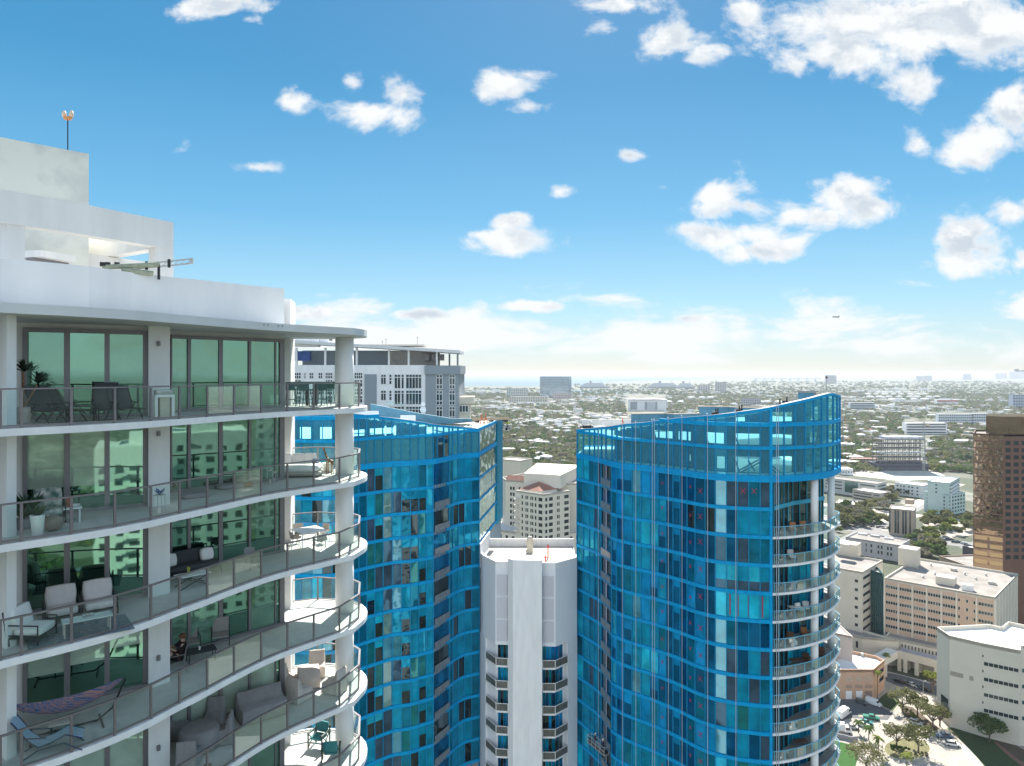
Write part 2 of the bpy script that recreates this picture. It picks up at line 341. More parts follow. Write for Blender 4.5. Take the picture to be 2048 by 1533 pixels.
W2a, W2b = at(340, 26.3), at(566, 29.7)
pier = [(-12.42, 23.55), at(297, 23.5), at(340, 24.05), W2a]
core = [(-30, 15.5), (-16.1, 21.5), W1a, W1b, at(297, 23.5), at(340, 24.05), W2a, W2b, (-10.32, 31.45), (-9.96, 31.5), (-10.3, 33.2), (-24, 40.5), (-36, 30)]
T1 = thing('apartment_tower', (-20, 30, 0), 'white high rise apartment tower with wavy glass railed balconies filling the left side', 'apartment tower')
mb = MB(); mb.prism(core, 0, CZ + 1.58); mb.build('wall', WHITE, T1)
for k in range(7):
    mb = MB(); z = hz(HB[k]); mb.prism(slab_poly, z, z + .2); s = mb.build('balcony_slab', WHITE2, T1)
    fm = MB(); fl = [(x, y) for x, y in offset(front + tip, -.12)] + [(-12, 32.0), (-24, 39), (-32, 30), (-29, 17)]
    fm.prism(fl, z + .203, z + .215); fm.build('floor_tiling', FLOOR, s)
mb = MB(); mb.prism(slab_poly, CZ + 1.58, CZ + 1.86)
rs = mb.build('roof_slab', PATCH, T1)
mb = MB()
for u in (528, 536, 557, 565): 
    p = lbp(u); mb.lathe((p[0] + .01, p[1] - .03, CZ + 1.75), [(.02, 0), (.02, .035)], 8)
mb.build('anchor_hole', BLACK, rs)
# columns
def column(parent, x, y, r, z0, z1, m=WHITE2, n=28):
    mb = MB(); mb.lathe((x, y, z0), [(r, 0), (r, z1 - z0)], n); return mb.build('column', m, parent, True)
cx, cy = at(689, 31.15)
for k in range(8):
    zt = CZ + 1.58 if k == 0 else hz(HB[k - 1]); zb = hz(HB[k]) + .2 if k < 7 else 0
    column(T1, cx, cy, .40, zb, zt)
# square pier at the far left edge
p0 = at(33, 19.35)
for k in range(7):
    zt = CZ + 1.58 if k == 0 else hz(HB[k - 1]); zb = hz(HB[k]) + .2
    mb = MB(); x1, y1 = at(33, 19.45); xc, yc = at(13.5, 19.15)
    mb.prism([at(-8, 19.5), (xc, yc), (x1, y1), (x1 - .75, y1 + .65), (x1 - 1.05, y1 + .8)], zb, zt); mb.build('corner_pier', WHITE2, T1)
# window bays
def lerp2(a, b, t): return (a[0] + (b[0] - a[0]) * t, a[1] + (b[1] - a[1]) * t)
def udiv(a, b, u):   # fraction along a-b seen at column u
    k = (u - U0) / F; return (a[0] - k * a[1]) / ((a[0] - k * a[1]) - (b[0] - k * b[1]))
def bay(a, b, cuts, z0, z1, panes, blind, door=False):
    fa = MB(); t0, t1 = cuts[0], cuts[-1]
    A = lerp2(a, b, udiv(a, b, t0)); B = lerp2(a, b, udiv(a, b, t1))
    d = Vector((B[0] - A[0], B[1] - A[1])); Ln = d.length; d.normalize(); nrm = Vector((d.y, -d.x)); ang = math.atan2(d.y, d.x)
    def P(s, o): return (A[0] + d.x * s + nrm.x * o, A[1] + d.y * s + nrm.y * o)
    def bar(s0, s1, za, zb, o0=.02, o1=.11): fa.prism([P(s0, o0), P(s0, o1), P(s1, o1), P(s1, o0)], za, zb)
    bar(0, Ln, z1 - .13, z1, .02, .14); bar(0, Ln, z0, z0 + .1, .02, .2)
    ss = []
    for u, w in panes['mull']:
        s = udiv(A, B, u) * Ln; ss.append((s, w)); bar(s - w / 2, s + w / 2, z0 + .1, z1 - .13)
    f = fa.build('window', FRAME, T1)
    for i in range(len(ss) - 1):
        s0 = ss[i][0] + ss[i][1] / 2; s1 = ss[i + 1][0] - ss[i + 1][1] / 2; q = MB(); o = .06 if i % 2 else .045; zb = z0 + .1; zt = z1 - .13
        typ, fr = blind[i] if i < len(blind) else ('d', 1)
        zc = zt - (zt - zb) * fr
        if typ == 'b' or typ == 'm':
            q.quad((*P(s0, o), zc), (*P(s1, o), zc), (*P(s1, o), zt), (*P(s0, o), zt), 1)
            if fr < .99: q.quad((*P(s0, o), zb), (*P(s1, o), zb), (*P(s1, o), zc), (*P(s0, o), zc), 0)
        else: q.quad((*P(s0, o), zb), (*P(s1, o), zb), (*P(s1, o), zt), (*P(s0, o), zt), 0)
        q.build('pane', [GREEN_D, GREEN_M if typ == 'm' else GREEN_B], f)
    return f
M1 = {'mull': [(50, .12), (134, .17), (214, .15), (291, .16)]}
M2 = {'mull': [(341, .05), (376.5, .12), (439.5, .16), (497.5, .1), (549, .06), (562, .22)]}
bl1 = [[('m', 1), ('d', 1), ('m', 1)], [('b', .72), ('b', .72), ('m', .7)], [('d', 1), ('d', 1), ('d', 1)], [('b', .66), ('b', .6), ('b', .48)], [('b', 1), ('b', 1), ('b', 1)], [('d', 1)] * 3]
bl2 = [[('m', 1), ('m', .55), ('d', 1), ('m', 1)], [('d', 1), ('m', .5), ('m', .42), ('m', 1)], [('d', 1), ('d', 1), ('d', 1), ('m', .6)], [('m', 1), ('m', 1), ('m', .3), ('m', 1)], [('b', 1)] * 4, [('b', 1), ('b', 1), ('b', 1), ('m', 1)]]
for k in range(6):
    zf = hz(HFL[k]) + .02; zt = zf + (2.88 if k == 0 else 2.84)
    bay(W1a, W1b, (46, 295), zf, zt, M1, bl1[k]); bay(W2a, W2b, (340, 566), zf, zt, M2, bl2[k])
    if k in (0, 1, 3, 4):   # small wall lamp on the pier
        x, y = at(317, 23.72); mb = MB(); zz = zf + (2.45 if k < 2 else .95); mb.box((x, y, zz), (.1, .1, .17), .8); mb.box((x + .03, y - .04, zz + .02), (.06, .06, .1), .8); mb.build('wall_lamp', FRAME, T1)
# railings
PU = [-190, -90, 2, 44, 144.5, 232, 305, 362, 417.6, 471, 525, 577, 629.5, 681]
posts = [offset([lbp(u - 4), lbp(u), lbp(u + 4)], -.07)[1] for u in PU] + [(-6.62, 30.25), (-6.95, 31.95), (-7.35, 32.4), (-9.1, 32.8), (-10.15, 32.35)]
for k in range(7):
    z = hz(HFL[k]); rl = MB(); BR = []
    P3 = [(x, y, z + 1.05) for x, y in posts]
    for i in range(len(P3) - 1):
        a, b = Vector(P3[i]), Vector(P3[i + 1]); d = (b - a); an = math.atan2(d.y, d.x); c = (a + b) / 2
        rl.box(c, (d.length + .03, .085, .045), an); rb = MB(); rb.box(c - Vector((0, 0, .98)), (d.length, .05, .04), an); BR.append(rb)
    r = rl.build('railing', RAIL, T1); [q.build('bottom_rail', RAIL, r) for q in BR]
    for i, (x, y) in enumerate(posts):
        a = posts[max(i - 1, 0)]; b = posts[min(i + 1, len(posts) - 1)]; an = math.atan2(b[1] - a[1], b[0] - a[0])
        pm = MB(); pm.box((x, y, z + .47), (.07, .05, 1.1), an); pm.box((x, y, z - .06), (.12, .09, .06), an); pm.build('post', RAIL, r)
        if i < len(posts) - 1:
            c, d = Vector(posts[i]), Vector(posts[i + 1]); t = (d - c).normalized() * .06; c += t; d -= t; g = MB()
            g.quad((c.x, c.y, z + .1), (d.x, d.y, z + .1), (d.x, d.y, z + 1.0), (c.x, c.y, z + 1.0)); g.build('glass_panel', RGLASS, r)
# roof parapet and frames
Zp = CZ + 3.56
par = [at(-160, 19.2), at(0, 21.7), at(90, 22.5), at(178, 23.4), at(262, 24.8), at(345, 26.1), at(408, 26.95), at(490, 28.35), at(568.5, 29.65)]
mb = MB(); mb.prism(par + [(-10.3, 31.3), (-12, 33), (-14, 33)] + offset(par, -.3)[::-1], CZ + 1.86, Zp); mb.build('parapet', PATCH, T1)
mb = MB(); mb.prism([(-10.36, 31.5), (-9.99, 31.55), (-10.3, 33.3), (-10.9, 33.3)], CZ + 1.86, CZ + 3.33); mb.build('parapet_fin', WHITE, T1)
mb = MB(); mb.prism(core[2:], CZ + 1.861, CZ + 1.95); mb.build('roof_deck', FLOOR, T1)
# concrete trellis frame on the roof
fA, fB = at(-60, 22.7), at(347, 28.5); dd = Vector((fB[0] - fA[0], fB[1] - fA[1])).normalized(); nb = Vector((-dd.y, dd.x)); 
def fr(a, b, w, z0, z1, nm, m=WHITE):
    mb = MB(); a = Vector(a); b = Vector(b); d = (b - a).normalized(); n = Vector((-d.y, d.x)) * w; mb.prism([tuple(a), tuple(b), tuple(b + n), tuple(a + n)], z0, z1); return mb.build(nm, m, T1)
curve = [at(-60, 22.5), at(0, 23.3), at(90, 24.4), at(178, 25.55), at(262, 26.95), at(347, 28.5)]
mb = MB(); mb.prism(curve + offset(curve, -.55)[::-1], CZ + 5.02, CZ + 6.12); mb.build('roof_beam', WHITE, T1)
for u0, u1, Y0, Y1 in ((14, 50, 23.55, 24.0), (312, 347, 27.9, 28.5)):
    a = Vector(at(u0, Y0)); b = Vector(at(u1, Y1)); n = Vector((-(b - a).y, (b - a).x)).normalized() * .55; mb = MB()
    mb.prism([tuple(a), tuple(b), tuple(b + n), tuple(a + n)], CZ + 1.9, CZ + 5.02); mb.build('roof_column', WHITE, T1)
e = Vector(fB) + nb * .55
fr(tuple(e + nb * 7.5 - dd * .6), tuple(e - dd * .6), .5, CZ + 5.02, CZ + 6.1, 'roof_beam'); 
fr(tuple(Vector(at(60, 27.6))), tuple(Vector(at(60, 27.6)) + dd * 5.2), .5, CZ + 3.9, CZ + 5.0, 'roof_beam')
# lift tower block
tA, tB = Vector(at(-70, 26.2)), Vector(at(177.5, 29)); td = (tB - tA).normalized(); tn = Vector((-td.y, td.x)) * 5
mb = MB(); mb.prism([tuple(tA), tuple(tB), tuple(tB + tn), tuple(tA + tn)], CZ + 1.9, CZ + 9.07); lb = mb.build('lift_tower', mat('patched_grey_stucco', (.76, .76, .69), .85, 0, .3, col2=(.60, .61, .58), detail=4, sharp=.05), T1)
mb = MB(); c = [tuple(tA - tn * .006), tuple(tB - td * .6 - tn * .006)]
mb.prism(c + [tuple(Vector(c[1]) - tn * .01), tuple(Vector(c[0]) - tn * .01)], CZ + 6.9, CZ + 6.93); mb.build('joint_line', FRAME, lb)
# canopy over roof louvre
a = Vector(at(82, 25.9)); mb = MB(); b = Vector(at(152, 27.3)); n = Vector((-(b - a).y, (b - a).x)).normalized() * 1.2
mb.prism([tuple(a), tuple(b), tuple(b + n), tuple(a + n)], CZ + 4.3, CZ + 4.55); mb.build('canopy', WHITE2, T1)
mb = MB(); a += n * .3; b += n * .3; mb.prism([tuple(a), tuple(b), tuple(b + n * .3), tuple(a + n * .3)], CZ + 3.55, CZ + 4.3); mb.build('louvre', FRAME, T1)
# aviation lamp on mast
x, y = at(135.5, 28.6)
AL = thing('obstruction_light', (x, y, CZ + 9.0), 'twin lamp orange and white aviation light on a thin mast on the tower roof', 'aviation light')
mb = MB(); mb.tube([(0, 0, 0), (0, 0, 1.35)], .022, 6); mb.lathe((0, 0, 0), [(.12, 0), (.12, .04)], 10); lpart(mb, 'mast', BLACK, AL)
mb = MB(); mb.box((0, 0, 1.4), (.2, .12, .14)); mb.tube([(-.16, 0, 1.42), (.16, 0, 1.42)], .06, 8); lpart(mb, 'bracket', mat('orange_enamel', (.75, .33, .12), .5), AL)
for sx in (-.15, .15): mb = MB(); mb.lathe((sx, 0, 1.45), [(.07, 0), (.085, .1), (.075, .2), (.03, .26)], 12); lpart(mb, 'lamp', mat('lamp_lens', (.8, .6, .45), .3), AL, True)
# window-cleaning davit lying on the parapet
DV = thing('davit_crane', (0, 0, CZ + 3.56), 'dismantled steel window cleaning davit boom lying over the tower roof parapet', 'davit')
a = Vector((*at(262, 25.1), CZ + 3.78)); b = Vector((*at(383, 26.0), CZ + 4.15)); dv = (b - a)
GALV = mat('galvanised_steel', (.45, .47, .46), .4, .15, 6, metal=.5)
mb = MB()
for o in ((0, 0, .08), (0, 0, -.08)): mb.tube([a + Vector(o), b + Vector(o)], .03, 6)
for i in range(10): p = a + dv * (i / 10); q = a + dv * ((i + 1) / 10); mb.tube([p + Vector((0, 0, -.08)), q + Vector((0, 0, .08))], .014, 4)
mb.box(b, (.1, .1, .22)); mb.build('boom', GALV, DV)
a2 = Vector((*at(205, 24.4), CZ + 3.68)); mb = MB(); mb.tube([a2, a + dv * .45], .09, 10); mb.tube([a2 + Vector((.5, .3, -.05)), a2 + Vector((1.3, .9, -.1))], .1, 8); mb.build('mast_tube', mat('green_canvas', (.35, .38, .28), .7, .3, 6), DV)
mb = MB()
for t in (.0, .18, .5): p = a2 + (a - a2) * t; mb.box(p + Vector((0, 0, .1)), (.16, .16, .14), .6)
for t in (.25, .62): p = a + dv * t; mb.box(p, (.09, .12, .3), .6)
mb.tube([a + dv * .45, a + dv * .45 + Vector((0, 0, -.55))], .05, 8); mb.build('clamp', BLACK, DV)
# tower mirrored in the glazing: it stands behind the viewpoint
def rear_tower(x, y, rz, w, d, H, label):
    t = thing('residential_tower', (x, y, 0), label, 'apartment tower', rz=rz)
    mb = MB(); mb.box((0, 0, H / 2), (w, d, H)); mb.box((0, 0, H + 1.5), (w * .4, d * .5, 3)); lpart(mb, 'wall', WHITE, t)
    GL = pane_mat('dark_window', (.03, .04, .045), (.7, .8, .85), .18)
    cols = int(w / 3.2); rows = int(H / 3.1) - 1
    for c in range(cols):
        wm = MB(); bx = -w / 2 + (c + .5) * w / cols; balc = c % 4 == 2
        bm = MB()
        for r_ in range(rows):
            z = 3 + r_ * 3.1
            for s in (1, -1): wm.quad((bx - (1.3 if balc else .75), s * (d / 2 + .02), z - .7), (bx + (1.3 if balc else .75), s * (d / 2 + .02), z - .7), (bx + (1.3 if balc else .75), s * (d / 2 + .02), z + .9), (bx - (1.3 if balc else .75), s * (d / 2 + .02), z + .9))
            if balc:
                for s in (1, -1): bm.box((bx, s * (d / 2 + .7), z - 1.0), (3, 1.5, .18)); bm.box((bx, s * (d / 2 + 1.4), z - .5), (3, .06, .9))
        lpart(wm, 'window_column', GL, t)
        if balc: lpart(bm, 'balcony_stack', WHITE2, t)
    return t
rear_tower(93, -118, R(36.9), 24, 18, 117, 'cream apartment tower with square windows mirrored in the balcony doors of the white tower')
rear_tower(164, -34, R(71), 22, 18, 119, 'broad cream apartment tower with balconies mirrored in the right hand balcony doors')
rear_tower(200, -22, R(75), 14, 16, 124, 'slender cream apartment tower mirrored beside the broad one')

# ================================================================ blue glass towers
BLUE = mat('blue_film_frame', (.001, .36, .70), .6, .15, 2.5, col2=(.001, .27, .58), spec=.12, detail=8, bump=.3)
BLUE2 = mat('blue_film_mullion', (.012, .30, .56), .5, .25, 2.5, spec=.15)
TEALF = mat('teal_film_frame', (.03, .38, .55), .45, .15, .5)
def pm(n, b, t, r, **k): return pane_mat(n, b, t, r * .72, warp=.03, wscale=.35, vs=.6, var=.4, fres=.22, **k)
PAL = dict(
 navy=pm('film_glass_navy', (.001, .07, .17), (.03, .33, .62), .25), teal=pm('film_glass_teal', (.001, .25, .42), (.06, .52, .74), .25), dteal=pm('film_glass_deep_teal', (.001, .13, .22), (.05, .42, .6), .25),
 cyan=pm('film_glass_cyan', (.004, .44, .64), (.12, .68, .87), .25), blue=pm('film_glass_blue', (.001, .24, .52), (.05, .45, .8), .25), black=pm('uncovered_dark_glass', (.008, .016, .022), (.4, .55, .6), .15),
 brown=pm('uncovered_brown_glass', (.045, .075, .12), (.15, .36, .5), .2), pale=pm('milky_film_glass', (.05, .27, .38), (.35, .65, .75), .3), green=pm('film_glass_green', (.005, .15, .17), (.15, .5, .5), .25), mirror=pm('sky_mirror_glass', (.12, .30, .36), (.7, .92, 1), .55))
PN = list(PAL.keys()); PM_ = list(PAL.values())
def pl(tab, us): return [at(u, tab(u)) for u in us]
def facade(T, tab, ulo, uhi, mull, levels, z_bot, pick, quota, belt_w, skip_mull=()):
    """levels: heights below camera of belt centres, top to bottom"""
    us = [ulo + (uhi - ulo) * i / 60 for i in range(61)]; P = pl(tab, us)
    for i, h in enumerate(levels):
        w = belt_w[i] if i < len(belt_w) else .44
        mb = MB(); mb.ribbon(P, hz(h) - w / 2, hz(h) + w / 2, -.25, .13); mb.build('spandrel_band', BLUE, T)
    for u in mull:
        x, y = at(u, tab(u)); a = Vector(at(u - 2, tab(u - 2))); b = Vector(at(u + 2, tab(u + 2))); an = math.atan2(*(b - a).yx); mb = MB(); mb.box((x, y, (z_bot + hz(levels[0])) / 2), (.16 if u in skip_mull else .1, .22, hz(levels[0]) - z_bot), an); mb.build('mullion', BLUE if u in skip_mull else BLUE2, T)
def panes(T, tab, mull, floors, pick, quota):
    todo = []; rest = MB()
    for fi, (h0, h1) in enumerate(floors):
        for ci in range(len(mull) - 1):
            a = at(mull[ci], tab(mull[ci])); b = at(mull[ci + 1], tab(mull[ci + 1])); todo.append((h1 > 0 and (mull[ci + 1] - mull[ci]), fi, ci, a, b, h0, h1))
    order = sorted(range(len(todo)), key=lambda i: -todo[i][0]); big = set(order[:quota])
    for i, (sz, fi, ci, a, b, h0, h1) in enumerate(todo):
        mb = MB() if i in big else rest
        rr = random.Random(ci * 7919 + fi * 104729); o = rr.uniform(-.015, .015)
        for (f0, f1, nm) in pick(fi, ci, rr):
            za = hz(h0 + (h1 - h0) * f0); zb = hz(h0 + (h1 - h0) * f1)
            mb.quad((a[0], a[1] + o, zb), (b[0], b[1] - o, zb), (b[0], b[1] - o, za), (a[0], a[1] + o, za), PN.index(nm))
        if i in big: mb.build('glass_pane', PM_, T)
    if rest.v: o = rest.build('glass_panes', PM_, T); o['kind'] = 'stuff'
# --- right tower
RTf = herm([(1154, 97.5), (1179, 94.9), (1202.7, 92.1), (1222.5, 88.8), (1242.3, 87.1), (1263.4, 85.9), (1301.6, 84.2), (1334.6, 82.5), (1361, 81.1), (1391, 79.3), (1420, 78), (1451.6, 77.1), (1496.5, 76.4), (1542.6, 76.0), (1578, 76.4), (1617.8, 77.5), (1644, 78.7), (1664, 80.5), (1675.8, 82.8), (1680, 84.3)])
T2 = thing('glass_tower', (25, 95, 0), 'curved tower wrapped in bright blue film with round balconies at its right edge', 'glass tower')
BK = [(39.0, 88), (38.2, 94), (35, 101), (28, 107), (18, 109), (10.8, 107)]
MUL = [1154.6, 1167, 1179, 1189, 1196.5, 1203]; MUL2 = [1224, 1234, 1248, 1264.5, 1282, 1301, 1317.5, 1333, 1347, 1361, 1375, 1391, 1411, 1431, 1453, 1475, 1497.5, 1520, 1541.5]
LV = [14.82 + FH * k for k in range(15)]
LOW = hz(14.82 + FH * 14)
BEH = 11.55
# structural mass below the crown, set just behind the glass
body = offset(pl(RTf, [1154 + 6.1 * i for i in range(64)] + [1543]), -.12)
inn = [at(1545, 76.6), at(1565, 78.2), at(1585, 79.8), at(1618, 81.3), at(1646, 83.0)]
mb = MB(); mb.prism(body + offset(inn, -.12) + [(36.8, 90), (35.5, 98), (28, 105), (18, 107.5), (10.8, 106)], 0, hz(11.9)); mb.build('core_wall', mat('slab_grey', (.25, .30, .34), .8), T2)
cr = pl(RTf, [1154 + 8.1 * i for i in range(65)] + [1680])
for i, h in enumerate(LV):
    for lo, hi in ((1154, 1204), (1223, 1543)):
        mb = MB(); w = .40; mb.ribbon(pl(RTf, [lo + (hi - lo) * j / 40 for j in range(41)]), hz(h) - w / 2, hz(h) + w / 2, -.2, .13); mb.build('spandrel_band', BLUE, T2)
mb = MB(); mb.ribbon(cr + BK, hz(11.9), hz(11.2), -.3, .14); mb.build('spandrel_band', BLUE, T2)
for u in MUL + MUL2:
    x, y = at(u, RTf(u)); a = Vector(at(u - 2, RTf(u - 2))); b = Vector(at(u + 2, RTf(u + 2))); an = math.atan2(b.y - a.y, b.x - a.x); w = .3 if u == 1541.5 else .08
    mb = MB(); mb.box((x, y, (LOW + hz(11.9)) / 2), (w, .26, hz(11.9) - LOW), an); mb.build('mullion', BLUE if w > .2 else BLUE2, T2)
fls = [(11.9, 14.6)] + [(14.82 + FH * k + .23, 14.82 + FH * (k + 1) - .23) for k in range(13)]
def pickR(fi, ci, r):
    if ci < 3: return [(0, 1, 'dteal' if ci == 0 else 'teal')] if r.random() < .75 else [(0, .0, 'black'), (0, 1, r.choice(['brown', 'cyan', 'dteal']))]
    if ci < 5: return [(0, 1, r.choice(['teal', 'teal', 'dteal', 'brown']))]
    return [(0, 1, 'teal')]
def pickR2(fi, ci, r):
    if ci in (3,): return [(0, 1, 'pale')] if r.random() < .3 else [(0, 1, 'teal')]
    if ci in (4, 5): return [(0, 1, 'cyan')] if (fi % 5 == 2) else ([(0, .6, 'blue'), (.6, 1, 'navy')] if r.random() < .25 else [(0, 1, r.choice(['teal', 'blue', 'teal']))])
    if ci == 8: return [(0, .28, 'blue'), (.28, 1, 'navy')]
    if ci in (7, 9): return [(0, 1, 'navy')]
    if ci >= 13:
        if fi == 4 and ci > 12: return [(0, 1, 'cyan')]
        if fi == 3 or fi == 12: return [(0, .62, 'teal' if ci % 2 else 'cyan'), (.62, 1, 'brown')]
        if ci == 13: return [(0, 1, r.choice(['pale', 'brown', 'teal', 'pale']))]
        if fi in (8, 10): return [(0, 1, 'teal' if ci % 3 else 'green')]
        return [(0, 1, r.choice(['brown', 'brown', 'navy', 'dteal', 'navy', 'teal']))]
    if ci in (10, 11, 12):
        if fi < 3: return [(0, 1, r.choice(['navy', 'navy', 'black']))]
        if fi == 12: return [(0, .5, 'blue'), (.5, 1, 'black')]
        return [(0, 1, r.choice(['navy', 'blue', 'navy', 'dteal']))]
    return [(0, 1, r.choice(['blue', 'navy', 'dteal', 'blue', 'teal']))] if r.random() < .8 else [(0, .5, 'blue'), (.5, 1, 'navy')]
panes(T2, RTf, MUL, fls, pickR, 20); panes(T2, RTf, MUL2, fls, pickR2, 79)
# recessed balcony slot with white column
for k, (h0, h1) in enumerate(fls):
    a = at(1204, RTf(1204)); b = at(1223, RTf(1223)); mb = MB(); A = pl(RTf, [1204, 1210, 1217, 1223])
    for j in range(3): mb.quad((*A[j], hz(h1)), (*A[j + 1], hz(h1)), (*A[j + 1], hz(h0)), (*A[j], hz(h0))); mb.build('recess_glass', PAL['navy'] if k % 2 else PAL['black'], T2)
    mb = MB(); B = offset([a, b], .16); mb.prism([a, b, B[1], B[0]], hz(h1) - .2, hz(h1)); mb.ribbon([a, b], hz(h1) + .9, hz(h1) + .95, .1, .17); bs = mb.build('small_balcony', BLUE2, T2)
    mb = MB(); mb.quad((*B[0], hz(h1)), (*B[1], hz(h1)), (*B[1], hz(h1) + .85), (*B[0], hz(h1) + .85)); mb.build('guard_panel', mat('frosted_guard', (.20, .25, .29), .3, .35, 1.5), bs)
mb = MB(); x, y = at(1213, 90.3); mb.lathe((x, y, LOW), [(.13, 0), (.13, hz(11.9) - LOW)], 14); mb.build('column', mat('mauve_column', (.34, .36, .46), .5), T2, True)
# balcony side: recessed curved glazing
IM = [1547, 1558.4, 1567, 1575.6, 1584.8, 1598.6, 1613, 1626, 1639.5, 1646]
INf = herm([(1545, 76.6), (1565, 78.2), (1585, 79.8), (1618, 81.3), (1646, 83.0), (1650, 83.4)])
for k in range(15):
    h0 = 11.9 if k == 0 else 14.82 + FH * (k - 1) + (.2 if k == 1 else .1); h1 = 14.62 + FH * k
    mb = MB()
    for i in range(len(IM) - 1):
        a, b = at(IM[i], INf(IM[i])), at(IM[i + 1], INf(IM[i + 1])); r = random.Random(k * 31 + i)
        c = 'black' if i < 3 or k < 2 else r.choice(['black', 'dteal', 'teal', 'navy'] if k % 3 else ['teal', 'cyan', 'teal'])
        mb.quad((*a, hz(h1)), (*b, hz(h1)), (*b, hz(h0)), (*a, hz(h0)), PN.index(c))
    g = mb.build('recessed_glazing', PM_, T2)
    mb = MB()
    for u in IM: x, y = at(u, INf(u)); mb.box((x, y - .06, (hz(h0) + hz(h1)) / 2), (.07, .1, hz(h0) - hz(h1)), .4)
    mb.build('mullions', TEALF, g)
mb = MB(); mb.ribbon(inn, hz(15.05), hz(14.6), 0, .2); mb.build('spandrel_band', TEALF, T2)
bal = pl(RTf, [1543, 1560, 1578, 1595, 1612, 1628, 1644, 1655, 1664, 1671, 1675.8, 1679]) + [(39.3, 86.5), (38.9, 88.6), (37.9, 90.3)]
BGL = clear_glass('balcony_glass_aqua', (.70, .88, .88), .08, film=.10)
for k in range(1, 15):
    z = hz(14.82 + FH * k); mb = MB(); mb.prism(offset(bal, .1) + [(36, 89.5), (33, 83), (28.3, 77.2)], z - .2, z + .05); s = mb.build('balcony_slab', WHITE2, T2)
    mb = MB(); mb.prism(offset(bal, -.05) + [(36, 89.2), (33, 83.2), (28.6, 77.4)], z + .053, z + .06); mb.build('floor_tiling', mat('brown_grey_paving', (.30, .28, .27), .7, .15, 2), s)
    rl = MB(); rp = offset(bal, -.02); rl.ribbon(rp, z + 1.08, z + 1.15, -.03, .05)
    for u in [1548.5, 1570, 1590, 1609, 1624, 1639, 1651, 1661, 1669, 1674]: x, y = at(u, RTf(u) + .05); rl.box((x, y, z + .58), (.07, .07, 1.05), .3)
    for x, y in rp[-4:]: rl.box((x, y, z + .58), (.07, .07, 1.05), .9)
    r = rl.build('railing', mat('aqua_rail', (.16, .48, .66), .4), T2)
    g = MB(); 
    for i in range(len(rp) - 1): g.quad((*rp[i], z + .1), (*rp[i + 1], z + .1), (*rp[i + 1], z + 1.05), (*rp[i], z + 1.05))
    g.build('guard_glass', BGL, r)
for (u, Y, kb) in ((1629, 78.75, 1), (1662, 84.2, 1)):
    for k in range(0, 15):
        x, y = at(u, Y); zt = hz(11.9) if k == 0 else hz(14.82 + FH * k) - .2; zb = hz(14.82 + FH * (k + 1)) + .06
        mb = MB(); mb.lathe((x, y, zb), [(.41, 0), (.41, zt - zb)], 20); mb.build('column', WHITE2, T2, True)
# crown screen: tinted glass over a sloping top, inner wall with openings behind it
TOPf = herm([(1154, 7.9), (1196, 7.3), (1242, 6.46), (1295, 5.95), (1334, 5.5), (1363, 5.2), (1420, 4.75), (1477, 4.3), (1544, 3.7), (1569, 3.4), (1618, 2.85), (1645, 2.5), (1664, 2.35), (1680, 2.75)])
def screen(T, tab, top, ulo, uhi, mull, extra, gm, hb=(5.65, 8.2)):
    us = [ulo + (uhi - ulo) * i / 70 for i in range(71)]; P = pl(tab, us); n = len(P); A = offset(P, -.28); B = offset(P, .1)
    cp = MB(); vs = []
    for i, u in enumerate(us): z = hz(top(u)); vs += [(*A[i], z - .28), (*A[i], z), (*B[i], z), (*B[i], z - .28)]
    cp.add(vs, [(i * 4 + j, (i + 1) * 4 + j, (i + 1) * 4 + (j + 1) % 4, i * 4 + (j + 1) % 4) for i in range(n - 1) for j in range(4)]); c = cp.build('crown_coping', BLUE, T)
    mt = MB(); vs = []
    for i, u in enumerate(us): z = hz(top(u)) + .005; vs += [(*A[i], z), (*B[i], z), (*B[i], z + .05), (*A[i], z + .05)]
    mt.add(vs, [(i * 4 + j, (i + 1) * 4 + j, (i + 1) * 4 + (j + 1) % 4, i * 4 + (j + 1) % 4) for i in range(n - 1) for j in range(4)]); mt.build('coping_cap', WHITE2, c)
    for h, w in ((hb[0], .42), (hb[1], .34)):
        sel = [u for u in us if top(u) < h + .1]
        if len(sel) > 2: mb = MB(); mb.ribbon(pl(tab, sel), hz(h) - w / 2, hz(h) + w / 2, -.22, .12); mb.build('spandrel_band', BLUE, T)
    for u in mull:
        x, y = at(u, tab(u)); a = Vector(at(u - 2, tab(u - 2))); b = Vector(at(u + 2, tab(u + 2))); an = math.atan2(b.y - a.y, b.x - a.x); z1 = hz(top(u)) - .1
        mb = MB(); w = .28 if u in (1541.5,) else .08; mb.box((x, y, (hz(11.3) + z1) / 2), (w, .24, z1 - hz(11.3)), an); mb.build('mullion', BLUE if w > .2 else BLUE2, T)
    for i in range(len(mull) - 1):
        u0, u1 = mull[i], mull[i + 1]; a, b = at(u0, tab(u0)), at(u1, tab(u1)); mb = MB(); mb.add([(*a, hz(11.3)), (*b, hz(11.3)), (*b, hz(top(u1)) - .1), (*a, hz(top(u0)) - .1)], [(0, 1, 2, 3)]); mb.build('screen_glass', gm, T)
FILM = clear_glass('blue_film_clear', (.30, .86, .96), .05, film=.15, gcol=(.05, .55, .82))
MC = MUL + [1212] + MUL2 + [1568, 1590, 1609.6, 1627, 1643, 1655, 1666, 1674, 1679.5]
screen(T2, RTf, TOPf, 1154, 1680, MC, None, FILM)
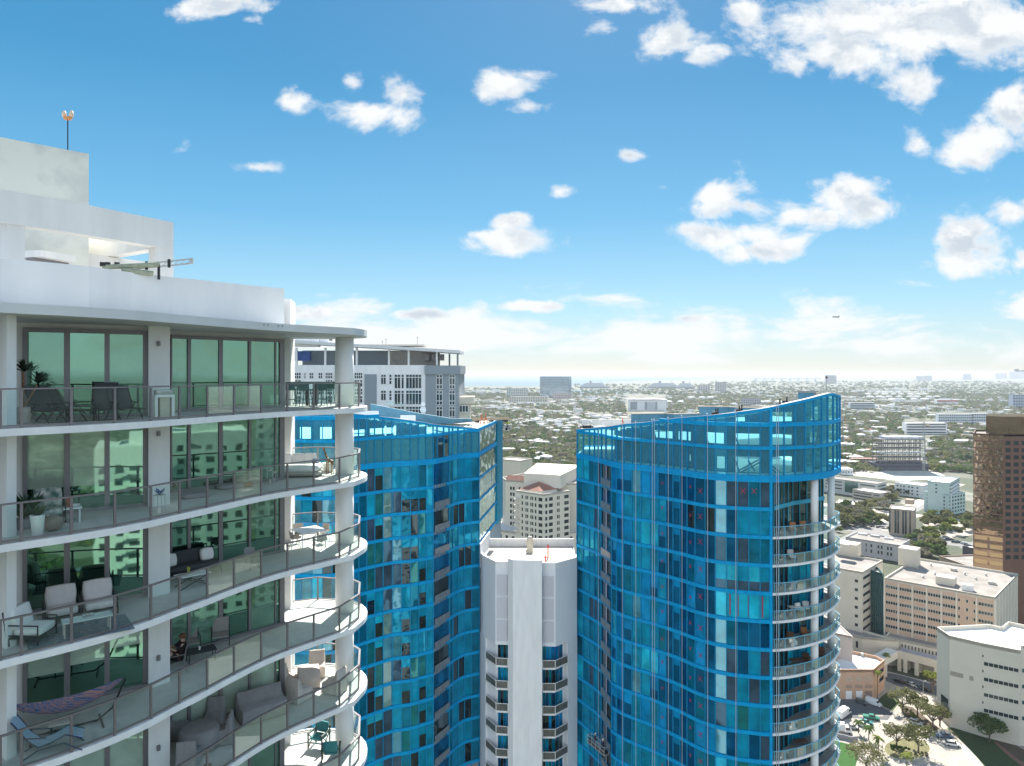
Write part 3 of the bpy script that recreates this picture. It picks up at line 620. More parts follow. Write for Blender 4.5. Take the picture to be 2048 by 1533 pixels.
def inner_wall(T, tab, top, seg, levels, rnd, d=1.3, thick=.25):
    """wall standing behind the screen; each storey has rows of openings between piers and braces"""
    for (h0, h1, holes) in levels:
        mb = MB()
        us = sorted(set([seg[0], seg[1]] + [q for h in holes for q in (h[0], h[1])]))
        for i in range(len(us) - 1):
            u0, u1 = us[i], us[i + 1]; k = max(1, int((u1 - u0) / 12))
            for j in range(k):
                a0 = u0 + (u1 - u0) * j / k; a1 = u0 + (u1 - u0) * (j + 1) / k; um = (a0 + a1) / 2
                A = offset([at(a0, tab(a0)), at(a1, tab(a1))], -d); C = offset(A, -thick); t = max(h0, top(um) + .5)
                if t >= h1 - .15: continue
                hole = [h for h in holes if h[0] <= um <= h[1]]
                def slab(za, zb):
                    if zb > za + .02: mb.prism([A[0], A[1], C[1], C[0]], za, zb)
                if hole:
                    ha, hb2 = hole[0][2], hole[0][3]; ha = max(ha, t + .1)
                    if ha < hb2: slab(hz(hb2), hz(hb2)) ; slab(hz(h1), hz(hb2)); slab(hz(ha), hz(t))
                    else: slab(hz(h1), hz(t))
                else: slab(hz(h1), hz(t))
        mb.build('inner_wall', mat('crown_wall_teal', (.015, .17, .27), .7, .25, .8), T)
H1 = [(1470, 1492, 4.9, 5.4), (1548, 1606, 4.35, 5.4), (1643, 1664, 3.9, 5.4)]
H2 = [(1267, 1269, 7.5, 7.9), (1297, 1332, 7.0, 7.85), (1342, 1366, 6.9, 7.9), (1397, 1445, 6.75, 7.95), (1468, 1528, 6.75, 7.98), (1548, 1606, 6.8, 8.0), (1640, 1664, 6.8, 7.95)]
H3 = [(1363, 1366, 9.5, 10.3), (1396, 1399, 9.2, 10.1), (1421, 1446, 9.4, 10.75), (1470, 1528, 9.3, 11.05), (1548, 1606, 9.3, 11.1), (1648, 1652, 9.5, 10.9)]
inner_wall(T2, RTf, TOPf, (1210, 1676), [(2.2, 5.6, H1), (5.7, 8.15, H2), (8.3, 11.3, H3)], None)
br = MB()
for (ua, ha, ub, hb_) in ((1478, 10.9, 1520, 9.6), (1478, 11.2, 1522, 9.9), (1498, 9.7, 1512, 10.9), (1548, 9.9, 1572, 11.0), (1548, 10.3, 1566, 11.1), (1468, 6.7, 1478, 8.1), (1297, 6.9, 1301, 7.9), (1397, 6.7, 1405, 8), (1468, 9.2, 1480, 11.1), (1606, 8.3, 1618, 11), (1640, 9.2, 1652, 10.9), (1620, 5.8, 1612, 8)):
    A = offset([at(ua, RTf(ua)), at(ub, RTf(ub))], -1.2); br.tube([(*A[0], hz(ha)), (*A[1], hz(hb_))], .09, 5)
br.build('steel_brace', mat('brace_teal', (.03, .18, .26), .6), T2)
DECK = mat('white_roof_membrane', (.8, .8, .78), .8, .06, .4)
GLOW_SHEET = clear_glass('added_white_sheet', (.95, .95, .95), .0, film=.45)  # made-up half-clear sheets, added to catch sun and brighten the crown openings
dk = offset(pl(RTf, [1225 + 9 * i for i in range(51)]), -1.7); back = [(37.6, 90), (36, 97), (30, 103), (20, 106.5), (11, 105)]
mb = MB(); mb.prism(offset(pl(RTf, [1154 + 9 * i for i in range(58)]), -.3) + back, hz(11.5), hz(11.12)); mb.build('roof_deck', DECK, T2)
sub = offset(pl(RTf, [1290 + 9 * i for i in range(43)]), -1.7)
mb = MB(); mb.prism(sub + [(37, 90), (33, 96), (26, 98), (17, 95)], hz(8.15), hz(8.1)); mb.build('added_light_sheet', GLOW_SHEET, T2)
sub = offset(pl(RTf, [1460 + 9 * i for i in range(24)]), -1.7)
mb = MB(); mb.prism(sub + [(37, 88), (33, 91), (28, 88)], hz(5.65), hz(5.6)); mb.build('added_light_sheet', GLOW_SHEET, T2)
mb = MB(); mb.prism(offset(pl(RTf, [1155 + 9 * i for i in range(15)]), -.35) + [(22, 103), (10.6, 105)], hz(8.35), hz(8.05)); mb.build('roof_deck', mat('cream_roof', (.62, .56, .48), .85, .2, .8), T2)
mb = MB(); mb.ribbon([(10.4, 105), (14, 105.5), (20, 104)], hz(8.0), hz(7.0), 0, .25); mb.build('parapet', WHITE, T2)
# far parapets of the roof
BACKB = mat('weathered_blue_panel', (.10, .28, .40), .6, .25, .6)
for pts, z0, z1 in (([(17, 100), (22, 101), (23, 99.5), (27, 101)], 8.1, 5.9), ([(27, 101), (31, 100), (31.5, 98), (36, 97.5)], 8.1, 4.9), ([(38, 93), (39.8, 92.2)], 5.5, 2.6)):
    mb = MB(); mb.ribbon(pts, hz(z0), hz(z1), 0, .3); o = mb.build('far_parapet', BACKB, T2); mb = MB(); mb.ribbon(pts, hz(z1) + .003, hz(z1) + .12, -.1, .4); mb.build('cap', mat('tan_coping', (.55, .47, .38), .8), o)
# red tape crosses on panes
RED = mat('red_tape', (.42, .04, .08), .6)
def cross(T, tab, u, h, s=.42):
    a = Vector(at(u - 2, tab(u - 2))); b = Vector(at(u + 2, tab(u + 2))); d = (b - a).normalized(); p = Vector(at(u, tab(u))) + Vector((d.y, -d.x)) * .04; mb = MB()
    for sg in (1, -1): q = [(-s, -s * sg), (-s + .09, -s * sg), (s, s * sg), (s - .09, s * sg)]; mb.add([(p.x + d.x * x, p.y + d.y * x, hz(h) + z) for x, z in q], [(0, 1, 2, 3)])
    mb.build('tape_cross', RED, T)
for k in range(12):
    for u, s in ((1325, .16), (1381, .17), (1401, .28)): cross(T2, RTf, u, 13.2 + FH * k + random.uniform(-.3, .3), s)
for u in (1486, 1508): cross(T2, RTf, u, 12.9, .3)
for u in (1459, 1475, 1496, 1524): mb = MB(); x, y = at(u, RTf(u) - .09); mb.prism([(x, y), (x + .12, y), (x + .12, y + .03), (x, y + .03)], hz(26.6), hz(24.3)); mb.build('tape_strip', RED, T2)
# --- left tower
LTf = herm([(520, 85.5), (583, 83.4), (626, 82.9), (669, 83.3), (708, 85), (733, 86.3), (766, 87.9), (784.4, 88.7), (820, 89.4), (853, 90.7), (867.4, 91.3), (895, 94.2), (916.2, 96.7), (958, 98.7)])
T3 = thing('glass_tower', (-20, 100, 0), 'curved blue film wrapped tower left of the white middle tower partly hidden by balconies', 'glass tower')
M3 = [531, 550, 567, 583, 603, 624, 645, 664, 680, 691, 704, 717, 733, 749, 765.5, 784, 803, 820.5, 837, 852, 866]; M4 = [898, 905, 916, 928.5, 943, 958]
LV3 = [14.9 + FH * k for k in range(15)]
for h in LV3:
    for lo, hi in ((520, 867), (893, 958)): mb = MB(); mb.ribbon(pl(LTf, [lo + (hi - lo) * j / 40 for j in range(41)]), hz(h) - .2, hz(h) + .2, -.2, .13); mb.build('spandrel_band', BLUE, T3)
cl_ = pl(LTf, [520 + 7.3 * j for j in range(61)])
mb = MB(); mb.ribbon(cl_, hz(11.9), hz(11.2), -.25, .14); mb.build('spandrel_band', BLUE, T3)
eA, eB = at(958, 98.7), at(1003.3, 119.5)
mb = MB(); mb.prism(offset(cl_, -.12) + [(eA[0] - .1, eA[1]), (eB[0] - .1, eB[1]), (-14, 124), (-30, 112), (-40, 100)], 0, hz(8.2)); mb.build('core_wall', MATS['slab_grey'], T3)
for u in M3 + M4:
    x, y = at(u, LTf(u)); a = Vector(at(u - 2, LTf(u - 2))); b = Vector(at(u + 2, LTf(u + 2))); mb = MB(); mb.box((x, y, (LOW + hz(11.9)) / 2), (.08, .26, hz(11.9) - LOW), math.atan2(b.y - a.y, b.x - a.x)); mb.build('mullion', BLUE2, T3)
fl3 = [(11.9, 14.67)] + [(14.9 + FH * k + .23, 14.9 + FH * (k + 1) - .23) for k in range(13)]
def pickL(fi, ci, r):
    if ci in (9, 10): return [(0, .28, 'blue'), (.28, 1, 'dteal')] if ci == 10 else [(0, 1, 'dteal')]
    if ci == 11: return [(0, 1, 'dteal')]
    if ci in (14,): return [(0, 1, r.choice(['mirror', 'pale', 'mirror', 'brown']))] if fi else [(0, 1, 'pale')]
    if ci == 15: return [(0, 1, r.choice(['teal', 'teal', 'pale', 'brown']))]
    if ci in (12, 13): return [(0, 1, r.choice(['cyan', 'green', 'teal', 'black', 'brown']))] if r.random() < .6 else [(0, .35, 'cyan'), (.35, 1, 'black')]
    if ci in (16, 17, 18): return [(0, 1, r.choice(['black', 'teal', 'black', 'dteal', 'green']))] if r.random() < .6 else [(0, .4, 'teal'), (.4, 1, 'black')]
    if ci == 19: return [(0, .0, 'navy'), (0, 1, 'teal')]
    return [(0, 1, r.choice(['cyan', 'teal', 'pale', 'black']))] if ci < 9 else [(0, 1, 'teal')]
def pickL2(fi, ci, r):
    if ci in (0, 4): return [(0, 1, 'dteal')]
    return [(0, 1, 'black' if (fi * 3 + ci) % 7 in (0, 1) and fi > 1 else 'teal')]
panes(T3, LTf, M3[8:], fl3, pickL, 60) if False else panes(T3, LTf, M3, fl3, pickL, 75); panes(T3, LTf, M4, fl3, pickL2, 24)
for k, (h0, h1) in enumerate([(8.3, 11.2)] + fl3):
    a, b = at(867, LTf(867)), at(897, LTf(897)); mb = MB(); A = pl(LTf, [867, 877, 887, 897]); [mb.quad((*A[j], hz(h1)), (*A[j + 1], hz(h1)), (*A[j + 1], hz(h0)), (*A[j], hz(h0))) for j in range(3)]; mb.build('recess_glass', PAL['navy'] if k % 3 else PAL['black'], T3)
    if k > 1: A = offset([a, b], .2); mb = MB(); mb.quad((*A[0], hz(h1)), (*A[1], hz(h1)), (*A[1], hz(h1) + .85), (*A[0], hz(h1) + .85)); mb.build('guard_panel', MATS['frosted_guard'], T3)
for u in (874, 881, 887): mb = MB(); x, y = at(u, LTf(u) + .2); mb.box((x, y, (LOW + hz(8.3)) / 2), (.08, .1, hz(8.3) - LOW)); mb.build('mullion', BLUE2, T3)
TOP3 = herm([(520, 4.4), (600, 4.45), (640, 4.5), (707, 4.98), (766, 5.55), (830, 6.2), (890, 7.05), (925, 7.55), (958, 7.9)])
screen(T3, LTf, TOP3, 520, 958, M3 + [874, 887] + M4, None, FILM, (5.4, 8.15))
G2 = [(583, 614, 6.55, 7.95), (632, 676, 6.55, 7.95), (711, 742, 7.1, 7.85), (751, 794, 7.05, 7.8), (815, 818, 7.5, 7.95)]
inner_wall(T3, LTf, TOP3, (560, 862), [(4.5, 5.3, []), (5.5, 8.1, G2)], None)
mb = MB(); mb.prism(offset(pl(LTf, [520 + 8 * j for j in range(48)]), -1.7) + [(-14, 108), (-30, 108), (-38, 98)], hz(8.35), hz(8.05)); mb.build('roof_deck', DECK, T3)
mb = MB(); mb.prism([at(893, 94.7), at(925, 97.8), at(956, 99.2), at(1000, 118.8), (-14, 121), (-16, 108)], hz(8.16), hz(8.0)); mb.build('roof_deck', MATS['cream_roof'], T3)
# end face of left tower
nE = 5
for k in range(5):
    h0 = 8.15 if k == 0 else 11.9 + FH * (k - 1) + .05; h1 = 11.2 if k == 0 else 14.9 + FH * (k - 1) - .1
    mb = MB(); E1 = lerp2(eA, eB, .72); mb.quad((*eA, hz(h1)), (*E1, hz(h1)), (*E1, hz(h0)), (*eA, hz(h0))); mb.build('glass_pane', pane_mat('mottled_mirror_glass', (.10, .17, .17), (.65, .8, .85), .45, warp=.15, wscale=.5), T3)
    mb = MB(); mb.ribbon([eA, E1], hz(h1) - (.55 if k == 0 else .2), hz(h1) + .05, -.1, .12); mb.build('spandrel_band', BLUE, T3)
mb = MB(); E0 = lerp2(eA, eB, .725); mb.ribbon([E0, eB], hz(24.6), hz(7.7), -.1, .2); mb.build('corner_panel', mat('deep_teal_panel', (.006, .24, .38), .6, .2, .6, spec=.15), T3)
mb = MB(); mb.ribbon([eA, E0], hz(8.2), hz(7.75), -.1, .15); mb.build('spandrel_band', BLUE, T3)
# --- white tower between them
T4 = thing('apartment_tower', (2.5, 97, 0), 'plain white tower with small glazed balconies standing between the two blue towers', 'apartment tower')
HF = 25.4; oc = [at(959.5, 99.5), at(966, 97.5), at(990.7, 94.3), at(1111, 93.5), at(1153.7, 96.4), at(1155, 99)]
PL_ = mat('painted_panel_white', (.80, .83, .87), .6, .04, .3)
bz = 29.9  # glazed bays start below this height
core4 = [at(960.5, 99.5), at(971, 97.1), at(992, 95.6), at(1016, 95.2), at(1084, 94.9), at(1110, 94.9), at(1136, 96.2), at(1152, 98), (9.3, 106), (-4.0, 106)]
mb = MB(); mb.prism(core4, 0, hz(HF + .9)); mb.build('wall', PL_, T4)
mb = MB(); mb.prism(oc + [(9.3, 101), (-4.2, 101)], hz(37.9 if False else 36.6), hz(HF + .8)); mb.build('wall', PL_, T4)
def para(pts, z0, z1, w=.3): mb = MB(); mb.ribbon(pts, hz(z0), hz(z1), -w, 0); return mb.build('parapet', WHITE2, T4)
para(oc[:4] , HF + .8, HF); para(oc[3:5], HF + .8, HF); para([(9.3, 105.6), (-3.9, 105.6)][::-1], HF + .9, HF - .35); 
mb = MB(); mb.prism([at(958.5, 98.9), at(960.5, 97.9), (-3.3, 105.8), (-3.6, 105.8)], hz(HF + 2), hz(24.0)); mb.build('parapet', PL_, T4)
mb = MB(); mb.prism([at(968, 98), at(992, 94.9), at(1110, 94.2), at(1150, 97), (8.9, 105.4), (-3.4, 105.4)], hz(HF + .9) + .003, hz(HF + .75)); mb.build('roof_deck', MATS['cream_roof'], T4)
mb = MB(); mb.prism([at(1016, 94.2), at(1016, 93.4), at(1026, 92.6), at(1084, 92.3), at(1085, 93.3)] + [at(1085, 94.9), at(1016, 95.2)], 0, hz(24.75)); mb.build('pier', WHITE2, T4)
for a, b in ((at(960, 98.9), at(971, 96.8)), (at(1136, 95.2), at(1154.5, 96.6))):
    n = Vector((-(b[1] - a[1]), b[0] - a[0])).normalized() * .8; mb = MB(); mb.prism([a, b, (b[0] + n.x, b[1] + n.y), (a[0] + n.x, a[1] + n.y)], 0, hz(36.6)); mb.build('pier', PL_, T4)
for a, b in ((at(993.7, 94.2), at(1014.5, 94.0)), (at(1086, 93.55), at(1107.5, 93.45))):
    for k in range(3):
        z1 = hz(27.15 + 3.06 * k); mb = MB(); A = offset([a, b], .03); B = offset([a, b], .0); mb.prism([A[0], A[1], B[1], B[0]], z1 - 2.75, z1)
        for j in range(11): C = offset([a, b], .055); D = offset([a, b], .03); mb.prism([D[0], D[1], C[1], C[0]], z1 - .2 - j * .24, z1 - .1 - j * .24)
        mb.build('louvre_panel', mat('grey_louvre', (.60, .61, .66), .6, .04), T4)
for k in range(10):
    z = hz(36.6 + 2.75 + 3.05 * k) if False else hz(39.35 + 3.05 * k)
    for side, pth in ((0, [at(971.5, 96.6), at(992, 94.1), at(1015.5, 93.9)]), (1, [at(1085.5, 93.2), at(1110.5, 93.2), at(1136, 95.0)])):
        mb = MB(); A = offset(pth, -1.0); mb.prism(pth + A[::-1], z - .2, z); bl = mb.build('balcony', WHITE2, T4)
        mb = MB(); mb.ribbon(pth, z + 1.0, z + 1.07, -.04, .04); mb.ribbon(pth, z + .02, z + .07, -.03, .03)
        for p in pth: mb.box((p[0], p[1], z + .5), (.08, .08, 1.0))
        mb.build('guard_rail', WPLAS, bl); mb = MB()
        for i in range(2): mb.quad((*pth[i], z + .07), (*pth[i + 1], z + .07), (*pth[i + 1], z + 1), (*pth[i], z + 1))
        mb.build('guard_glass', mat('smoked_guard', (.15, .155, .14), .2, .35, 1.2, spec=.5), bl)
        gq = MB(); G = offset(pth, -.95); zt = z + 2.85
        for i in range(2):
            for j in range(3):
                p = lerp2(G[i], G[i + 1], j / 3 + .02); q = lerp2(G[i], G[i + 1], (j + 1) / 3 - .02); gq.quad((*p, z), (*q, z), (*q, zt), (*p, zt), PN.index(random.Random(k * 9 + j + side * 4 + i).choice(['black', 'dteal', 'navy', 'teal', 'blue'])))
        gq.build('balcony_door', PM_, bl)
# rooftop pieces of the middle tower
x, y = at(1060, 102); RV = thing('roof_exhaust', (x, y, hz(HF + .75)), 'beige exhaust duct standing on the white middle tower roof', 'roof duct')
mb = MB(); mb.box((0, 0, .6), (.85, .8, 1.2)); mb.lathe((0, 0, 1.2), [(.55, 0), (.5, .5), (.38, .9), (.25, 1.1)], 12); mb.tube([(0, .2, .7), (0, 2.5, 1.3)], .4, 10); lpart(mb, 'duct', mat('beige_metal', (.6, .56, .46), .6), RV, False)
for i, (u, Y) in enumerate(((1096, 99), (1091, 96))):
    x, y = at(u, Y); t = thing('standpipe', (x, y, hz(HF + .75)), ('tall' if i == 0 else 'short') + ' red fire standpipe on the white middle tower roof', 'standpipe', 'red standpipes')
    mb = MB(); mb.tube([(0, 0, 0), (0, 0, 1.9 - i * .8)], .09, 8); mb.tube([(-.3, 0, 1.5 - i * .7), (.3, 0, 1.5 - i * .7)], .06, 6); lpart(mb, 'pipe', mat('red_enamel', (.6, .05, .05), .45), t)
# ropes hanging down the right tower
ROPE = mat('rope_white', (.42, .52, .60), .8, .1, 8)
for i, (u, hb_) in enumerate(((1244.5, 60), (1271.5, 60), (1304.5, 60), (1309, 60), (1336.5, 60), (1364, 60), (1415, 58), (1471.5, 58), (1553, 58), (1557, 56), (1208, 60), (1197, 56))):
    x, y = at(u, RTf(u) - .3); x, y = x * (1 - .0), y; tp = TOPf(u); mb = MB(); mb.tube([(x, y + .4, hz(tp) + .25), (x, y, hz(tp) + .2), (x + .02, y, hz(hb_ + 2))], .035, 5); o = mb.build('rope', ROPE)
    tag(o, 'pale work rope hanging down the blue film facade of the right hand glass tower', 'rope', 'work ropes on the right blue tower')
# swing stages with workers
ALU = mat('aluminium', (.62, .62, .60), .4, .1, 8, metal=.3)
def stage(loc, rz, ln, label):
    t = thing('swing_stage', loc, label, 'work platform', rz=rz)
    mb = MB(); mb.box((0, 0, .04), (ln, .7, .06)); lpart(mb, 'deck', mat('deck_grey', (.2, .2, .2), .8), t)
    mb = MB()
    for s in (-.35, .35):
        for z in (.12, .6, 1.08): mb.tube([(-ln / 2, s, z), (ln / 2, s, z)], .035, 5)
        for i in range(5): mb.tube([(-ln / 2 + ln * i / 4, s, .05), (-ln / 2 + ln * i / 4, s, 1.08)], .03, 5)
    for x in (-ln / 2, ln / 2):
        for z in (.12, 1.08): mb.tube([(x, -.35, z), (x, .35, z)], .035, 5)
    lpart(mb, 'guard_rail', ALU, t)
    for x in (-ln / 2 + .2, ln / 2 - .2): mb = MB(); mb.box((x, 0, .4), (.25, .35, .45)); mb.tube([(x, 0, .6), (x, 0, 3.5)], .02, 4); lpart(mb, 'hoist', BLACK, t)
    return t
s1 = stage((11.15, 91.0, hz(48.9)), R(-62), 3.8, 'suspended steel work platform hanging at the concave corner of the right blue tower')
s2 = stage((-.7, 119.5, hz(9.9)), R(80), 3.0, 'small suspended work platform at the top right edge of the left blue tower')

# ================================================================ helper for ordinary buildings
CREAM = mat('cream_render', (.66, .60, .50), .85, .08, .15); PINKB = mat('pink_beige_panel', (.60, .43, .32), .85, .1, .2); ROOFG = mat('aged_gravel_roof', (.36, .33, .30), .95, .35, .12, detail=7)
ROOFW = mat('white_roof', (.78, .78, .76), .85, .12, .1); DGL = pane_mat('dark_office_glass', (.022, .032, .038), (.45, .6, .65), .06, vs=.2); TGL = pane_mat('teal_office_glass', (.015, .07, .075), (.4, .65, .62), .15, vs=.3)
DTM = mat('dark_teal_frame', (.04, .10, .12), .5)
GREYW = mat('grey_render', (.27, .31, .34), .8, .06, .2); REDROOF = mat('terracotta_roof', (.36, .17, .12), .85, .2, .6); TRIM = mat('light_trim', (.74, .69, .60), .8, .05, .3)
def bldg(name, pts, H, wallm, roofm, label, cat='building', group=None, par=.9, base=0):
    cx = sum(p[0] for p in pts) / len(pts); cy = sum(p[1] for p in pts) / len(pts); T = thing(name, (cx, cy, base), label, cat, group)
    mb = MB(); mb.prism(pts, base, H, cap=False); mb.build('wall', wallm, T)
    mb = MB(); mb.add([(x, y, H - par) for x, y in pts], [tuple(range(len(pts)))]); rf = mb.build('roof', roofm, T)
    mb = MB(); n = len(pts); c = Vector((cx, cy))
    for i in range(n):
        a, b = Vector(pts[i]), Vector(pts[(i + 1) % n]); d = (b - a).normalized(); nr = Vector((-d.y, d.x)); 
        if (c - a).dot(nr) < 0: nr = -nr
        nr *= .45; mb.prism([tuple(a), tuple(b), tuple(b + nr), tuple(a + nr)], H - par + .01, H + .02 + .004 * i)
    mb.build('parapet', wallm, rf); return T
def rectb(FL, FR, depth, sign=1):
    a, b = Vector(FL), Vector(FR); d = (b - a).normalized(); n = Vector((-d.y, d.x)) * depth; return [tuple(a), tuple(b), tuple(b + n), tuple(a + n)]
def wins(T, a, b, zs, segs, h, m=None, o=.06, name='window', frame=None):
    """one mesh per window: segs are start/end fractions along a-b, zs the sill heights"""
    a, b = Vector(a), Vector(b); d = b - a; n = Vector((d.y, -d.x)).normalized() * o
    for z in zs:
        for s0, s1 in segs:
            p, q = a + d * s0 + n, a + d * s1 + n; mb = MB(); mb.quad((p.x, p.y, z), (q.x, q.y, z), (q.x, q.y, z + h), (p.x, p.y, z + h)); w = mb.build(name, m or DGL, T)
            if frame:
                k = max(1, int(round((q - p).length / frame))); fm = MB(); n2 = n.normalized() * .05
                for j in range(k + 1): c = p + (q - p) * (j / k); e = (q - p).normalized() * .07; fm.prism([tuple(c - e), tuple(c + e), tuple(c + e + n2), tuple(c - e + n2)], z, z + h)
                for zz in (z, z + h - .1): fm.prism([tuple(p), tuple(q), tuple(q + n2 * 1.2), tuple(p + n2 * 1.2)], zz, zz + .1)
                fm.build('window_frame', TRIM, w)
def even(n, w, a=0., b=1.):
    st = (b - a) / n; return [(a + st * (i + .5) - st * w / 2, a + st * (i + .5) + st * w / 2) for i in range(n)]
def rbox(T, u, v, H, w, d, h, m, rz=R(-42), name='roof_box'):
    x, y = gp(u, v, H); mb = MB(); mb.box((x, y + d * .3, H + h / 2), (w, d, h), rz); return mb.build(name, m, T)
# ---- grey and white tower behind
def zz(v, Y): return CZ - (v - V0) * Y / F
T = thing('condo_tower', (-25, 150, 0), 'white and grey residential tower with a flat roof canopy just behind the left blue tower', 'apartment tower')
Yg = 143.0
gx = lambda u, Y=Yg: (u - U0) / F * Y
mb = MB(); mb.prism([(gx(560), Yg), (gx(851), Yg), (gx(851), Yg + 14), (gx(560), Yg + 14)], 0, zz(730.6, Yg)); mb.build('wall', WHITE2, T)
mb = MB(); mb.prism([(gx(851) + .02, Yg - .25), (gx(917.5), Yg - .25), (gx(921), Yg + 12), (gx(851) + .02, Yg + 12)], 0, zz(749, Yg)); mb.build('wall', GREYW, T)
mb = MB(); mb.prism([(gx(850), Yg - .7), (gx(921), Yg - .7), (gx(923), Yg + 12.5), (gx(850), Yg + 12.5)], zz(749, Yg), zz(731.5, Yg)); mb.build('parapet', GREYW, T)
mb = MB(); mb.prism([(gx(670.5), Yg - .3), (gx(672.5), Yg - .3), (gx(672.5), Yg - .03), (gx(670.5), Yg - .03)], zz(840, Yg), zz(729, Yg)); mb.build('trim_edge', GREYW, T)
for u0, u1, v0, v1 in ((729, 753.5, 749, 845),): mb = MB(); mb.prism([(gx(u0), Yg - .12), (gx(u1), Yg - .12), (gx(u1), Yg - .03), (gx(u0), Yg - .03)], zz(v1, Yg), zz(v0, Yg)); mb.build('shaft_wall', GREYW, T)
mb = MB(); mb.prism([(gx(590), Yg + 5), (gx(856), Yg + 5), (gx(856), Yg + 6), (gx(590), Yg + 6)], zz(731, Yg), zz(700, Yg)); mb.build('penthouse_wall', GREYW, T)
mb = MB(); mb.prism([(gx(768), Yg + 4.6), (gx(875), Yg + 4.6), (gx(875), Yg + 4.9), (gx(768), Yg + 4.9)], zz(731, Yg), zz(701, Yg)); mb.build('penthouse_wall', mat('grey_beige', (.46, .43, .40), .8), T)  # one even greyish beige
# sloping canopy
vs = [];
for u, v in ((560, 680), (740, 690.5), (921, 701.5)):
    for Y in (Yg - 1.5, Yg + 10):
        for dz in (0, 1): vs.append((gx(u), Y, zz(v, Yg) - (1 - dz) * .6))
mb = MB(); 
for i in (0, 1): o = i * 4; mb.add([vs[o + j] for j in range(8)], [(0, 1, 5, 4), (2, 3, 7, 6), (1, 3, 7, 5), (0, 2, 6, 4), (0, 1, 3, 2), (4, 5, 7, 6)])
mb.build('roof_canopy', mat('canopy_grey', (.68, .69, .70), .7), T)
mb = MB(); mb.prism([(gx(700), Yg + 2), (gx(846), Yg + 2), (gx(846), Yg + 8), (gx(700), Yg + 8)], zz(692, Yg), zz(688.5, Yg)); mb.build('roof_deck', mat('tan_deck', (.62, .57, .5), .8), T)
for u in (592, 650, 713, 777.5, 817, 873.5): mb = MB(); mb.box((gx(u), Yg + .3, (zz(731, Yg) + zz(696, Yg)) / 2), (.36, .5, zz(696, Yg) - zz(731, Yg))); mb.build('roof_column', WHITE2, T)
for u, dy in ((892, 8), (914.5, 1)): mb = MB(); mb.box((gx(u), Yg + dy, (zz(731, Yg) + zz(703, Yg)) / 2), (.36, .4, zz(703, Yg) - zz(731, Yg))); mb.build('roof_column', GREYW, T)
for u0, u1, v0, v1 in ((845, 855, 708, 721), (860, 870, 708, 721), (877, 885, 708, 721)):
    mb = MB(); mb.prism([(gx(u0), Yg + 3), (gx(u1), Yg + 3), (gx(u1), Yg + 4), (gx(u0), Yg + 4)], zz(v1, Yg), zz(v0, Yg)); mb.build('air_unit', FRAME, T)
mb = MB(); mb.tube([(gx(782), Yg + 2, zz(708, Yg)), (gx(798), Yg + 2, zz(708, Yg)), (gx(798), Yg + 2, zz(721, Yg)), (gx(782), Yg + 2, zz(721, Yg)), (gx(782), Yg + 2, zz(708, Yg))], .05, 4); mb.tube([(gx(784), Yg + 2, zz(719, Yg)), (gx(793), Yg + 2, zz(730, Yg))], .12, 4); mb.build('steel_stair', FRAME, T)
mb = MB(); mb.box((gx(600), Yg + 2, zz(712, Yg)), (3.2, 1, 2)); mb.build('blue_tank', mat('blue_tank', (.06, .12, .35), .6, .3, 1), T)
mb = MB(); mb.box((gx(637), Yg + 3, zz(675, Yg)), (3.6, 2, 1.1)); mb.build('roof_vent', BLACK, T)
mb = MB(); mb.box((gx(611), Yg + 1, zz(686, Yg)), (5, 2, 1.6)); mb.box((gx(634), Yg + 2, zz(684, Yg)), (4, 2, 1.2)); mb.build('roof_box', WHITE2, T)
for u, v in ((757.5, 681), (765, 677), (829.5, 673)): mb = MB(); mb.tube([(gx(u), Yg + 4, zz(690, Yg)), (gx(u), Yg + 4, zz(v, Yg))], .04, 4); mb.box((gx(u), Yg + 4, zz(v, Yg)), (.18, .18, .18)); mb.build('antenna', FRAME, T)
def gwin(u0, u1, v0, v1, cols, rows, m=DGL, Y=Yg):
    mb = MB(); mb.quad((gx(u0), Y - .05, zz(v1, Yg)), (gx(u1), Y - .05, zz(v1, Yg)), (gx(u1), Y - .05, zz(v0, Yg)), (gx(u0), Y - .05, zz(v0, Yg))); w = mb.build('window', m, T); f = MB()
    for i in range(cols + 1): x = gx(u0 + (u1 - u0) * i / cols); f.box((x, Y - .08, (zz(v0, Yg) + zz(v1, Yg)) / 2), (.1, .06, zz(v0, Yg) - zz(v1, Yg)))
    for r_ in rows + [0, 1]: z = zz(v0 + (v1 - v0) * r_, Yg); f.box((gx((u0 + u1) / 2), Y - .08, z), (gx(u1) - gx(u0), .06, .14 if 0 < r_ < 1 else .1))
    f.build('window_frame', WHITE2, w)
for dv in (0, 32, 64):
    for u0, u1, c, rr in ((762, 772, 2, [.28]), (778.5, 783.5, 1, [.3, .62]), (789, 801, 2, [.2]), (803, 808, 1, [.2]), (812, 843, 5, [.2])):
        if dv == 64 and u0 < 800 and False: continue
        gwin(u0, u1, 749.5 + dv, (769 if u0 < 785 else 777.5) + dv, c, rr)
    for u0, u1 in ((584, 602), (608, 612), (619, 627), (637, 645), (651, 665), (709, 725)): gwin(u0, u1, 746 + dv, 757.5 + dv, 2 if u1 - u0 < 10 else 4, [.5]); 
    for u0, u1 in ((584, 602), (651, 665), (709, 725)): gwin(u0, u1, 760.5 + dv, 774 + dv, 3, [.4])
    for u0, u1 in ((873, 885), (899, 910)): gwin(u0, u1, 750 + dv, 778 + dv, 2, [.22, .72], Y=Yg - .26)
